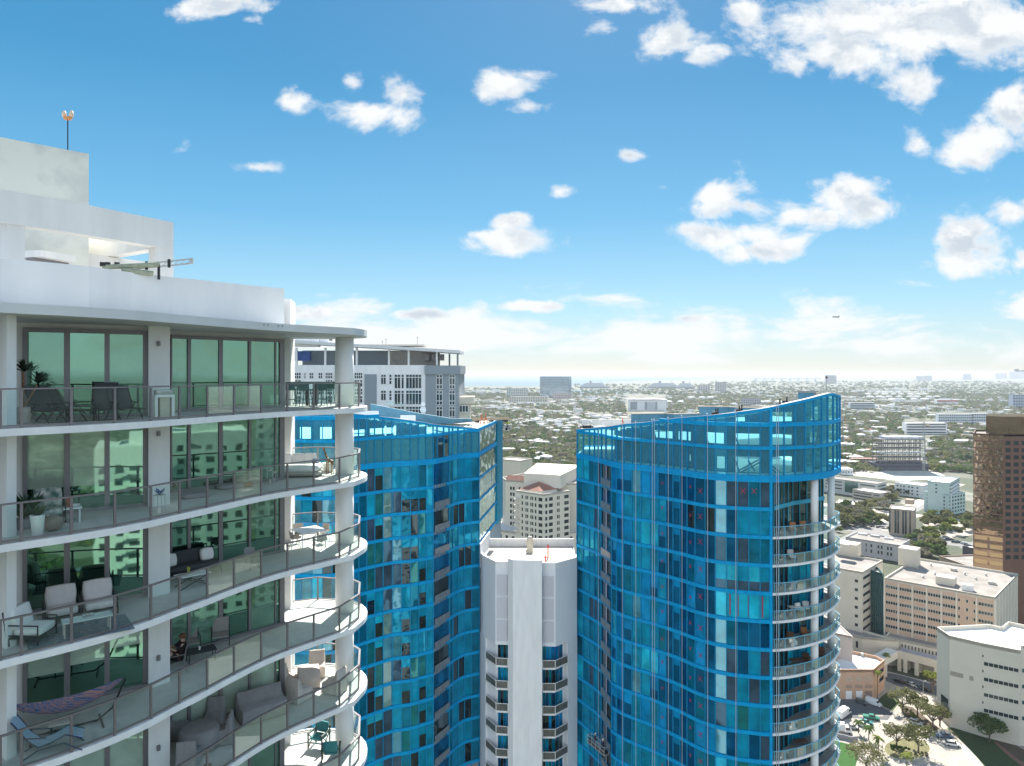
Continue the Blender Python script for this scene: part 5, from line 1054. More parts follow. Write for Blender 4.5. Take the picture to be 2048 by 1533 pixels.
big_tree(t6(1245, 1080), 6.2, 8.2, 'spreading olive tree at the corner of the warm white block', 0, 3, 2200)
big_tree(t6(1330, 1050), 4.2, 6.0, 'small olive tree hard against the warm white block wall', 0, 12, 1100)
big_tree(t6(805, 1310), 5.0, 6.5, 'left of the two trees on the oval traffic island', 0, 4, 1700)
big_tree(t6(1070, 1370), 6.2, 7.5, 'larger right hand tree on the oval traffic island', 0, 5, 2300)
big_tree(t6(440, 1600), 7.0, 6.5, 'rounded pale olive tree crown cut by the bottom edge', 0, 6, 2600)
big_tree(t7(620, 1285), 6.6, 7.5, 'dense dark green tree in front of the ribbon windows of the warm white block', 1, 7, 3600, sz=.5)
big_tree(t6(1240, 640), 3.6, 7.5, 'narrow bright yellow green tree tight to the left wall of the warm white block', 2, 8, 1100)
big_tree(t6(300, 170), 6.5, 7, 'broad green tree behind the peach building left of the annex', 2, 9, 1800); big_tree(t6(500, 200), 6.0, 7, 'dark rounded tree behind the peach building beside the walkway', 1, 10, 1800)
big_tree(t6(170, 60), 5.5, 6.5, 'yellow green tree behind the peach building near the blue tower', 2, 11, 1400)
def shrub(loc, r, label, leaf, seed, nl=260): t = thing('shrub', (loc[0], loc[1], 0), label, 'shrub', 'garden shrubs'); mb, _ = crown_mesh(seed, r, r * .55, nl, 5, .3, .7); lpart(mb, 'foliage', LF[leaf], t); return t
for i, (a, b, r_, lf, lb) in enumerate([(950, 900, 2.4, 2, 'bright yellow green shrub under the planting strip trees'), (1010, 950, 2, 2, 'bright shrub at the foot of the middle planting strip tree'), (870, 800, 1.6, 2, 'small bright shrub beside the triangular lawn'), (790, 1335, 1.8, 1, 'dark shrub on the left of the oval island'), (900, 1350, 2, 1, 'dark shrub in the middle of the oval island'), (1010, 1390, 1.4, 3, 'dry brown shrub on the oval island'), (1150, 1400, 1.3, 3, 'brown shrub at the right end of the oval island')]): shrub(t6(a, b), r_, lb, lf, 40 + i)
def palm(loc, h, label, seed, fr=15, fl=2.0):
    t = thing('palm_tree', (loc[0], loc[1], 0), label, 'palm tree'); rr = random.Random(seed); mb = MB(); mb.tube([(0, 0, 0), (.1, .05, h * .5), (.05, 0, h)], [.2, .15, .12], 7); lpart(mb, 'trunk', TRUNK, t); mb = MB()
    for i in range(fr):
        a = 6.28 * i / fr + rr.random() * .3; el = rr.uniform(-.2, .9); d = Vector((math.cos(a), math.sin(a), 0)); sd_ = Vector((-d.y, d.x, 0)); pr = None
        for j in range(6):
            s = j / 5; p = Vector((.05, 0, h)) + d * fl * s * math.cos(el * (1 - s)) + Vector((0, 0, fl * (math.sin(el) * s - .75 * s * s))); w = .34 * math.sin(math.pi * min(1, s * .85 + .12)) + .03
            if pr: mb.add([pr[0] - sd_ * pr[1] - Vector((0, 0, pr[1] * .5)), pr[0], p, p - sd_ * w - Vector((0, 0, w * .5)), pr[0] + sd_ * pr[1] - Vector((0, 0, pr[1] * .5)), p + sd_ * w - Vector((0, 0, w * .5))], [(0, 1, 2, 3), (1, 4, 5, 2)])
            pr = (p, w)
    lpart(mb, 'frond_crown', LF[2 if seed % 2 else 1], t); return t
palm(t6(680, 440), 10, 'tall thin palm between the peach building and the walkway', 1); palm(t6(572, 720), 11.5, 'tall palm against the right corner of the peach building', 3)
palm(t6(435, 180), 9, 'palm standing among the trees behind the peach building', 5); palm(t6(468, 1215), 4.8, 'short bushy palm beside the parked white cars', 6, 20, 2.4); palm(t6(585, 1400), 6.5, 'medium palm right of the grey footpath', 7, 18, 2.4); palm(t6(345, 1130), 4.5, 'short palm nearest the white trucks', 8, 18, 2.2); palm(t6(930, 1560), 5, 'palm crown at the bottom edge below the island', 9, 18, 2.4)
# far-ish trees as individual things, crowns shared
protos = []
for i in range(8): mb, _ = crown_mesh(100 + i, 6.0, 5.2, 190, 8, 1.25, .62); mb2 = mb; o = mb2.build('tree_crown_proto', LF[[0, 1, 0, 2, 1, 0, 3, 0][i]]); protos.append(o.data); bpy.data.objects.remove(o)
occupied = []
def inside(u, v):
    if v < (778 if u < 1150 else 770 if u < 1420 else 763 if u < 1700 else 759): return True
    for (a, b, c, d) in [(1250, 1335, 790, 835), (1672, 1760, 950, 1015), (1760, 1862, 870, 962), (1786, 1850, 950, 1000), (1845, 1935, 945, 1035), (1776, 1846, 1000, 1080), (1685, 1822, 1055, 1115), (1945, 2048, 870, 1300), (1660, 1770, 950, 1012), (1805, 1900, 840, 878), (1870, 1975, 825, 852)]:
        if a < u < c and False: return True
        if a < u < b and c < v < d: return True
    return False
rt = random.Random(5); n = 0
def placetree(u, v, s, lab, grp):
    X, Y = gp(u, v); o = bpy.data.objects.new('broadleaf_tree', protos[rt.randrange(8)]); S.collection.objects.link(o); o.location = (X, Y, 0); o.rotation_euler = (0, 0, rt.random() * 6.28); o.scale = (s * rt.uniform(.8, 1.3), s * rt.uniform(.8, 1.3), s * rt.uniform(.8, 1.15)); return tag(o, lab, 'tree', grp)
zones = [((1672, 1800, 1014, 1055), 34, 'street tree in the grove between the sand coloured tower and the low white building', 'trees left of the sand coloured tower'), ((1672, 1700, 1020, 1075), 8, 'street tree close to the round balconies above the pale grey building', 'trees beside the round balconies'), ((1850, 1950, 1030, 1072), 20, 'street tree on the sunlit avenue below the mint apartment block', 'trees on the avenue below the mint block'), ((1822, 1880, 1075, 1118), 16, 'tree in the patch right of the pale grey building', 'trees right of the pale grey building'), ((1672, 1790, 968, 1000), 0, '', ''), ((1775, 1850, 985, 1010), 14, 'tree between the white block and the sand coloured tower', 'trees above the sand coloured tower'), ((1672, 1730, 925, 950), 12, 'bright tree left of the construction site', 'trees left of the construction site'), ((1855, 1950, 880, 945), 40, 'tree in the wooded quarter left of the brown tower', 'trees left of the brown tower'), ((1760, 1950, 845, 878), 30, 'tree in the belt behind the construction crane', 'trees behind the crane'), ((1003, 1153, 880, 935), 52, 'tree in the green suburb seen between the blue towers', 'trees between the blue towers'), ((1003, 1153, 850, 880), 40, 'distant tree of the green suburb between the blue towers', 'distant trees between the blue towers')]
for (a, b, c, d), k, lab, grp in zones:
    for i in range(k):
        for _ in range(12):
            u, v = rt.uniform(a, b), rt.uniform(c, d)
            if not inside(u, v): break
        placetree(u, v, rt.uniform(.8, 1.45) * (1.15 if v < 930 else 1), lab, grp)
# ---- houses
RM = [ROOFW, mat('tile_roof_red', (.42, .24, .17), .9, .2, .5), mat('grey_shingle', (.30, .29, .28), .9, .2, .5), mat('pale_roof', (.62, .60, .58), .9, .15, .3), mat('tan_roof', (.5, .42, .34), .9, .15, .4)]
def house_proto(i):
    w, d, h = [(14, 9, 3.2), (11, 11, 3.2), (18, 9, 3.4), (12, 8, 6), (22, 14, 6.5), (10, 9, 3)][i % 6]; b = MB(); b.prism([(-w / 2, -d / 2), (w / 2, -d / 2), (w / 2, d / 2), (-w / 2, d / 2)], 0, h); r = MB(); e = .6
    if i % 3 != 1: r.add([(-w / 2 - e, -d / 2 - e, h), (w / 2 + e, -d / 2 - e, h), (w / 2 + e, d / 2 + e, h), (-w / 2 - e, d / 2 + e, h), (-w / 2 + d * .45, 0, h + d * .25), (w / 2 - d * .45, 0, h + d * .25)], [(0, 1, 5, 4), (2, 3, 4, 5), (1, 2, 5), (3, 0, 4), (3, 2, 1, 0)])
    else: r.box((0, 0, h + .25), (w + .6, d + .6, .5)); r.box((w * .2, 0, h + .9), (2, 1.6, .9))
    wn = MB()
    for s in (-1, 1):
        for x in np.linspace(-w / 2 + 1.5, w / 2 - 1.5, 4): wn.box((x, s * d / 2, h * .5), (1.4, .1, 1.3))
    return b, r, wn
HP = []
for i in range(10):
    b, r, wn = house_proto(i); o1 = b.build('h', [WHITE2, CREAM, mat('pink_wall', (.58, .45, .4), .8)][i % 3]); o2 = r.build('r', RM[[0, 1, 2, 3, 0, 4, 1, 3, 2, 0][i]]); o3 = wn.build('w', DGL); HP.append((o1.data, o2.data, o3.data)); [bpy.data.objects.remove(o) for o in (o1, o2, o3)]
def house(u, v, lab, grp, s=1, rz=None):
    X, Y = gp(u, v); i = rt.randrange(10); o = bpy.data.objects.new('house', None); S.collection.objects.link(o); o.location = (X, Y, 0); o.rotation_euler = (0, 0, (rt.choice([R(-42), R(48), R(-42), R(5)]) if rz is None else rz)); o.scale = (s, s, s); tag(o, lab, 'house', grp)
    for nm, m in zip(('wall', 'roof', 'windows'), HP[i]):
        if nm == 'windows' and v < 900: continue
        c = bpy.data.objects.new(nm if nm != 'windows' else 'window_strip', m); S.collection.objects.link(c); c.parent = o
hz_ = [((1003, 1153, 852, 930), 38, 'small house among the trees seen between the blue towers', 'houses between the blue towers'), ((1680, 1760, 850, 935), 26, 'small house left of the construction site', 'houses left of the construction site'), ((1860, 1950, 880, 940), 12, 'small house in the wooded quarter left of the brown tower', 'houses left of the brown tower'), ((930, 1250, 828, 852), 34, 'distant house in the suburb beyond the left blue tower', 'distant houses beyond the left blue tower'), ((1680, 2048, 832, 870), 40, 'distant house beyond the construction crane', 'distant houses beyond the crane'), ((1672, 1700, 930, 950), 5, 'small house beside the bright trees left of the construction site', 'houses by the bright trees')]
for (a, b, c, d), k, lab, grp in hz_:
    for i in range(k):
        for _ in range(12):
            u, v = rt.uniform(a, b), rt.uniform(c, d)
            if not inside(u, v): break
        house(u, v, lab, grp, rt.uniform(.9, 1.4))
# ---- far wood and far rooftops, nobody could count them
rg = np.random.RandomState(3)
def mass(name, num, vr, ur, f, m, z):
    V = []; Fc = []; M = []
    vs = vr[0] + (vr[1] - vr[0]) * rg.rand(num) ** f; us = ur[0] + (ur[1] - ur[0]) * rg.rand(num)
    for u, v in zip(us, vs):
        if inside(u, v): continue
        X, Y = gp(u, v); q = math.sin(X / 210 + 1.3 * math.sin(Y / 340)) + math.sin(Y / 260 + 1.7 * math.sin(X / 400 + 2)) + .8 * math.sin((X + Y) / 95)
        if (q > .5 if name == 'distant_wood' else q < .1) and rg.rand() < .82: continue
        z(V, Fc, M, X, Y)
    me = bpy.data.meshes.new(name); me.from_pydata(V, [], Fc); [me.materials.append(q) for q in m]; me.polygons.foreach_set('material_index', M); me.update(); o = bpy.data.objects.new(name, me); S.collection.objects.link(o); o['kind'] = 'stuff'; return o
def blob(V, Fc, M, X, Y):
    s = (3.2 + 3.5 * rg.rand()) * (1 + Y / 5000); n0 = len(V); mi = rg.randint(3); k = 16
    for i in range(k):
        v = rg.randn(3); v /= np.linalg.norm(v); v[2] = abs(v[2]) * .8; p = np.array([X, Y, s * .45]) + v * s * np.array([1, 1, .75]) ; t = rg.randn(3); t -= v * t.dot(v); t /= np.linalg.norm(t); b = np.cross(v, t); q = s * (.3 + .25 * rg.rand())
        a0 = len(V); V.extend([tuple(p + t * q), tuple(p + b * q * .8), tuple(p - t * q), tuple(p - b * q * .8)]); Fc.append((a0, a0 + 1, a0 + 2, a0 + 3)); M.append(mi)
mass('distant_wood', 15000, (790, 948), (900, 2100), 1.6, [LF[0], LF[1], LF[3]], blob)
mass('distant_wood', 4500, (764, 795), (900, 2100), 1.0, [LF[1], LF[1], LF[0]], blob)
V = []; Fc = []; M = []
for _ in range(5200):
    a = R(rg.uniform(-80, 5)); q = 160 + 3800 * rg.rand() ** 1.7; X, Y = q * math.cos(a), q * math.sin(a) - 20
    if min(math.hypot(X - 93, Y + 118), math.hypot(X - 164, Y + 34), math.hypot(X - 200, Y + 22)) > 26: blob(V, Fc, M, X, Y)
me = bpy.data.meshes.new('rear_wood'); me.from_pydata(V, [], Fc); [me.materials.append(q) for q in (LF[1], LF[0], LF[1])]; me.polygons.foreach_set('material_index', M); me.update(); o = bpy.data.objects.new('distant_wood', me); S.collection.objects.link(o); o['kind'] = 'stuff'
def hut(V, Fc, M, X, Y):
    far = Y > 2600; k = (1 + Y / 4500); w = rg.uniform(8, 24 if far else 16) * k; d = rg.uniform(8, 16) * k; h = rg.choice([3.5, 4, 6, 9]) * (1.3 if far else 1); a = rg.choice([-.73, .84, .1]); c, s = math.cos(a), math.sin(a); n0 = len(V)
    for z in (0, h):
        for x, y in ((-w / 2, -d / 2), (w / 2, -d / 2), (w / 2, d / 2), (-w / 2, d / 2)): V.append((X + x * c - y * s, Y + x * s + y * c, z))
    Fc.extend([(n0 + i, n0 + (i + 1) % 4, n0 + 4 + (i + 1) % 4, n0 + 4 + i) for i in range(4)] + [(n0 + 4, n0 + 5, n0 + 6, n0 + 7)]); r_ = rg.choice([2, 2, 3, 3, 4, 5], p=None); M.extend([0 if rg.rand() < .6 else 1] * 4 + [int(r_)])
mass('distant_rooftops', 3400, (779, 880), (900, 2100), 1.15, [WHITE2, CREAM, mat('far_roof_white', (.62, .6, .57), .9), mat('far_roof_grey', (.32, .31, .3), .9), mat('far_roof_tan', (.42, .35, .28), .9), RM[2]], hut)
# ---- landmarks of the far city
def far(name, label, cat, u0, u1, vt, vb, m, dep=30, rm=ROOFW, bands=0, bm=None, cols=0):
    Y = CZ * F / (vb - V0); H = CZ - (vt - V0) * Y / F; q = [at(u0, Y), at(u1, Y), (at(u1, Y)[0] + dep * .3, Y + dep), (at(u0, Y)[0] + dep * .3, Y + dep)]
    T = bldg(name, q, H, m, rm, label, cat)
    if bands: wins(T, q[0], q[1], [H * (i + .45) / bands for i in range(bands)], [(.03, .97)] if not cols else even(cols, .6), H / bands * .45, m=bm or DGL, o=.3)
    return T, Y, H
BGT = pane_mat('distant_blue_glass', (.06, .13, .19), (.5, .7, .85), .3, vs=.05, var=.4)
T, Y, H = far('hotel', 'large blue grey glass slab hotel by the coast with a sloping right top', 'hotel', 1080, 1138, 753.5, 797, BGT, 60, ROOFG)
for i in range(14): mb = MB(); a, b = at(1081, Y - .5), at(1137, Y - .5); z = H * (i + .5) / 14; mb.box(((a[0] + b[0]) / 2, a[1], z), (b[0] - a[0], .6, 1.3)); mb.build('floor_band', mat('pale_blue_band', (.2, .3, .38), .6), T)
T, Y, H = far('hotel_podium', 'pale podium block at the foot of the blue grey glass hotel', 'building', 1106, 1142, 787, 801, mat('beige_pink_far', (.5, .43, .4), .8), 40, bands=4, cols=10)
far('apartment_block', 'pale green distant apartment block left of the glass hotel', 'building', 1013, 1052, 777.5, 797, mat('pale_green_far', (.52, .58, .52), .8), 40, bands=6, cols=9)
far('apartment_block', 'cream stepped distant block below the pale green apartment block', 'building', 1018, 1094, 794, 806, CREAM, 40, bands=4, cols=16)
T, Y, H = far('warehouse_office', 'big white boxy building with two dark recessed bays beyond the right blue tower', 'building', 1256, 1332, 800, 822, WHITE2, 60)
for a, b, m in ((.06, .24, GREYW), (.44, .5, GREYW), (.50, .72, mat('pale_recess', (.55, .58, .64), .8)), (.72, .77, GREYW)): wins(T, at(1256, Y), at(1332, Y), [4], [(a, b)], H * .7, m=m, o=.5)
mb = MB(); X, _ = at(1294, Y); mb.box((X, Y + 30, H + 2), (130, 70, 1)); 
for u in (1270, 1310): X, _ = at(u, Y); mb.lathe((X, Y + 20, H), [(9, 0), (8, 3), (4, 5), (.5, 6)], 14)
mb.build('roof_canopy', WHITE2, T)
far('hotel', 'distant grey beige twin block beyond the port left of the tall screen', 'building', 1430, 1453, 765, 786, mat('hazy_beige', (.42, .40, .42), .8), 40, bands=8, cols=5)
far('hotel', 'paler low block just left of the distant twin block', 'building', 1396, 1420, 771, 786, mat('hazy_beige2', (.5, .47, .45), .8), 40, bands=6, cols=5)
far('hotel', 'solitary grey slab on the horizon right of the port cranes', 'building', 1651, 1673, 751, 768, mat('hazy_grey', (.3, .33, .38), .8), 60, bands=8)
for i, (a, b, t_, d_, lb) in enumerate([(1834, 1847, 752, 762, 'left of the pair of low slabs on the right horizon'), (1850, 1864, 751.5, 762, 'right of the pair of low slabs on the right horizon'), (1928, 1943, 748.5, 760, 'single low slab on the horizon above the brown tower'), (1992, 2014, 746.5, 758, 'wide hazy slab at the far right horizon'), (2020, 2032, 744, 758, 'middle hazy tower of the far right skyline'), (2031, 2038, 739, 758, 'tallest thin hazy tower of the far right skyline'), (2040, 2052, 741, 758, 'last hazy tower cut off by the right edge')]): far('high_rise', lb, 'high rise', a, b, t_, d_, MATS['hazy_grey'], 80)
T, Y, H = far('warehouse', 'white warehouse with a red roof stripe among the fuel tanks', 'warehouse', 1874, 1917, 800, 811, WHITE2, 40); wins(T, at(1874, Y), at(1917, Y), [H * .62], [(0, 1)], H * .3, m=mat('red_stripe', (.5, .1, .08), .7), o=.5)
far('office_building', 'white and pale blue office beyond the fuel tanks at left', 'building', 1700, 1750, 806, 820, mat('pale_blue_wall', (.5, .57, .64), .8), 40, bands=3); 
T, Y, H = far('parking_garage', 'white multi level parking garage behind the construction crane', 'parking garage', 1812, 1894, 847, 869, WHITE2, 34, ROOFW, bands=4)
far('apartment_block', 'long pale blue white block left of the brown tower top', 'building', 1877, 1946, 829, 850, mat('pale_blue_white', (.60, .65, .70), .8), 26, bands=4, cols=16); far('apartment_block', 'short pale blue white block touching the brown tower top', 'building', 1944, 1975, 828, 850, MATS['pale_blue_white'], 26, bands=4, cols=7)
far('apartment_block', 'blue grey striped block above the brown tower at the right edge', 'building', 2026, 2056, 790, 818, mat('blue_stripe_wall', (.3, .38, .5), .8), 40, bands=5, cols=6)
far('apartment_block', 'grey blue low apartment group right of the white boxy building', 'building', 1482, 1522, 797, 812, mat('grey_blue_wall', (.38, .38, .46), .8), 30, bands=4, cols=9)
far('house_block', 'brown two storey villa group left of the construction site', 'building', 1700, 1758, 918, 932, mat('brown_villa', (.45, .35, .32), .85), 20, RM[1], bands=3, cols=9)
far('blue_building', 'low building with a vivid blue roof left of the garage', 'building', 1718, 1735, 872, 877, mat('vivid_blue', (.05, .22, .5), .7), 10, MATS['vivid_blue'])
TANK = mat('tank_white', (.74, .73, .70), .7, .05, .05)
k = 0
for row, (v, us) in enumerate([(793, range(1735, 1870, 17)), (798, range(1742, 1880, 19)), (804, range(1785, 1870, 22)), (789, range(1755, 1850, 15)), (809, (1335, 1361, 1520, 1538, 1556)), (800, (1380, 1404, 1420))]):
    for u in us:
        X, Y = gp(u + rt.uniform(-3, 3), v); r_ = 7.0 * Y / F * rt.uniform(.8, 1.2); t = thing('storage_tank', (X, Y, 0), 'round white fuel tank in the tank farm near the port', 'storage tank', 'white fuel tanks'); mb = MB(); mb.lathe((0, 0, 0), [(r_, 0), (r_, 13), (r_ * .97, 13.6), (r_ * .5, 15), (.5, 15.6)], 20); lpart(mb, 'shell', TANK, t)
# port: cruise ships, container cranes
def ship(u, v, ln, label, fun=True):
    X, Y = gp(u, v); t = thing('cruise_ship', (X, Y, .6), label, 'ship'); mb = MB(); L2 = ln / 2; mb.prism([(-L2, -14), (L2 * .8, -14), (L2, 0), (L2 * .8, 14), (-L2, 14)], 0, 12); lpart(mb, 'hull', mat('navy_hull', (.08, .13, .22), .6), t); mb = MB()
    for i in range(5): s = 1 - i * .08; mb.prism([(-L2 * s, -13), (L2 * .75 * s, -13), (L2 * .75 * s, 13), (-L2 * s, 13)], 12 + i * 7, 18.5 + i * 7)
    lpart(mb, 'superstructure', mat('ship_white', (.42, .48, .54), .6), t); mb = MB(); mb.box((-L2 * .3, 0, 55), (16, 12, 16)); mb.tube([(L2 * .4, 0, 46), (L2 * .4, 0, 66)], 2, 5); lpart(mb, 'funnel', MATS['navy_hull'], t); return t
ship(1190, 777, 260, 'left hand cruise ship moored in the port right of the glass hotel'); ship(1330, 777, 300, 'middle cruise ship moored in the port'); ship(1372, 778, 150, 'small ship at the port beside the middle cruise ship')
def quay_crane(u, v, label):
    X, Y = gp(u, v); t = thing('container_crane', (X, Y, 0), label, 'port crane', 'port cranes'); mb = MB()
    for x in (-9, 9):
        for y in (-12, 12): mb.box((x, y, 25), (2.2, 2.2, 50))
    mb.box((0, 0, 50), (24, 28, 4)); lpart(mb, 'frame', mat('port_blue', (.16, .24, .34), .6), t); mb = MB(); mb.box((10, 0, 56), (110, 5, 5)); mb.tube([(0, 0, 56), (0, 0, 82)], 2, 4); mb.tube([(0, 0, 82), (60, 0, 58)], 1.2, 4); lpart(mb, 'boom', MATS['port_blue'], t)
for i in range(8): quay_crane(1512 + i * 17, 766.5, 'blue container crane in the row at the port skyline')
# building under construction
gray = mat('raw_concrete', (.20, .19, .20), .85, .2, .3); CS = thing('construction_frame', (*gp(1810, 945), 0), 'open concrete frame tower under construction with white formwork on top', 'building under construction')
Yc = 189000 / (942 - V0); xa, xb = (1760 - U0) / F * Yc, (1850 - U0) / F * Yc
for i in range(7): mb = MB(); mb.box(((xa + xb) / 2, Yc + 10, 6 + i * 6.2), (xb - xa + (3 if i < 4 else 0), 22, .7)); mb.build('floor_slab', gray if i != 3 else WHITE2, CS)
for i in range(9):
    x_ = xa + (xb - xa) * i / 8; mb = MB()
    for y_ in (0, 10, 20): mb.box((x_, Yc + y_, 22), (.8, .8, 44))
    mb.build('column', gray, CS)
mb = MB(); mb.box(((xa + xb) / 2 + 4, Yc + 10, 44.5), ((xb - xa) * .86, 20, 4)); mb.build('formwork', mat('formwork_white', (.7, .72, .75), .8, .3, .3, col2=(.3, .33, .4)), CS)
mb = MB(); mb.box(((xa + xb) / 2, Yc + 12, 5), ((xb - xa) * 1.15, 26, 10)); mb.build('base', mat('dark_base', (.12, .12, .15), .9, .3, .2), CS)
Yt = 189000 / (951 - V0); xt = (1847.6 - U0) / F * Yt; TC = thing('tower_crane', (xt, Yt, 0), 'tower crane with a tilted yellow jib standing beside the open concrete frame', 'tower crane')
def lattice(mb, a, b, w, n):
    a, b = Vector(a), Vector(b); d = (b - a).normalized(); s = d.orthogonal().normalized() * w; t = d.cross(s); c = [s + t, s - t, -s - t, t - s]
    for q in c: mb.tube([a + q, b + q], w * .16, 4)
    for i in range(n):
        p, q = a + (b - a) * (i / n), a + (b - a) * ((i + 1) / n)
        for j in range(4): mb.tube([p + c[j], q + c[(j + 1) % 4]], w * .1, 3)
YC = mat('crane_tan', (.55, .48, .38), .6); mb = MB(); lattice(mb, (0, 0, 0), (0, 0, 68), 1.0, 20); lpart(mb, 'mast', mat('crane_mast', (.36, .38, .36), .6), TC); mb = MB(); lattice(mb, (5, 0, 67), (-16, -4, 76), .8, 8); lpart(mb, 'jib', YC, TC); mb = MB(); mb.box((5, 0, 66), (4, 2, 2.4)); mb.tube([(0, 0, 68), (1, 0, 76)], .5, 4); lpart(mb, 'counterweight', YC, TC)
# street lamps near the driveway
for i, (a, b, lb) in enumerate([(130, 700, 'street lamp beside the dark driveway next to the blue tower'), (430, 730, 'short white lamp post between the two vehicles at the garage doors'), (1130, 690, 'street lamp at the end of the row of cars under the walkway'), (1330, 1260, 'street lamp beside the white suv at the footpath'), (640, 1470, 'street lamp beside the grey footpath below the island')]):
    p = t6(a, b); t = thing('street_lamp', (*p, 0), lb, 'street lamp'); h_ = 2.2 if i == 1 else 6.5; mb = MB(); mb.tube([(0, 0, 0), (0, 0, h_)], [.09, .06], 6); mb.tube([(0, 0, h_), (.9 if i != 1 else .1, 0, h_ + .15)], .04, 5); lpart(mb, 'pole', GALV, t); mb = MB(); mb.box((.9 if i != 1 else 0, 0, h_ + .12), (.5, .22, .1)); lpart(mb, 'lamp_head', WPLAS, t)
for i, (u, v) in enumerate([(1835, 1140), (1862, 1132), (1952, 1160), (1972, 1152), (1846, 1156), (1930, 1150), (1870, 1150)]):
    x_, y_ = gp(u, v, 36.1); t = thing('roof_vent', (x_, y_, 36.15), 'small grey vent cowl standing on the stained flat roof of the pink beige block', 'roof vent', 'vent cowls on the stained flat roof'); mb = MB(); mb.lathe((0, 0, 0), [(.35, 0), (.35, .7), (.55, .75), (.5, 1.0), (.1, 1.15)], 10); lpart(mb, 'cowl', GALV, t)
# aeroplane
x_, y_ = at(1672, 1500); PL = thing('aeroplane', (x_, y_, CZ + (V0 - 634.5) * 1500 / F), 'small airliner flying low over the right hand horizon', 'aeroplane', rz=R(12))
AP = mat('plane_grey', (.10, .13, .18), .5); mb = MB(); mb.tube([(-9, 0, 0), (-7, 0, .2), (6, 0, 0), (8, 0, -.1)], [.5, 1.1, 1.1, .3], 8); lpart(mb, 'fuselage', AP, PL)
for s in (-1, 1): mb = MB(); mb.add([(-1, s * .8, 0), (2, s * .8, 0), (4.4, s * 8, .8), (3.4, s * 8, .8)], [(0, 1, 2, 3)]); mb.add([(-1, s * .8, .15), (2, s * .8, .15), (4.4, s * 8, .85), (3.4, s * 8, .85)], [(0, 1, 2, 3)]); lpart(mb, 'wing', AP, PL)
mb = MB(); mb.box((7, 0, 1.6), (1.8, .15, 2.6)); lpart(mb, 'tail_fin', AP, PL)
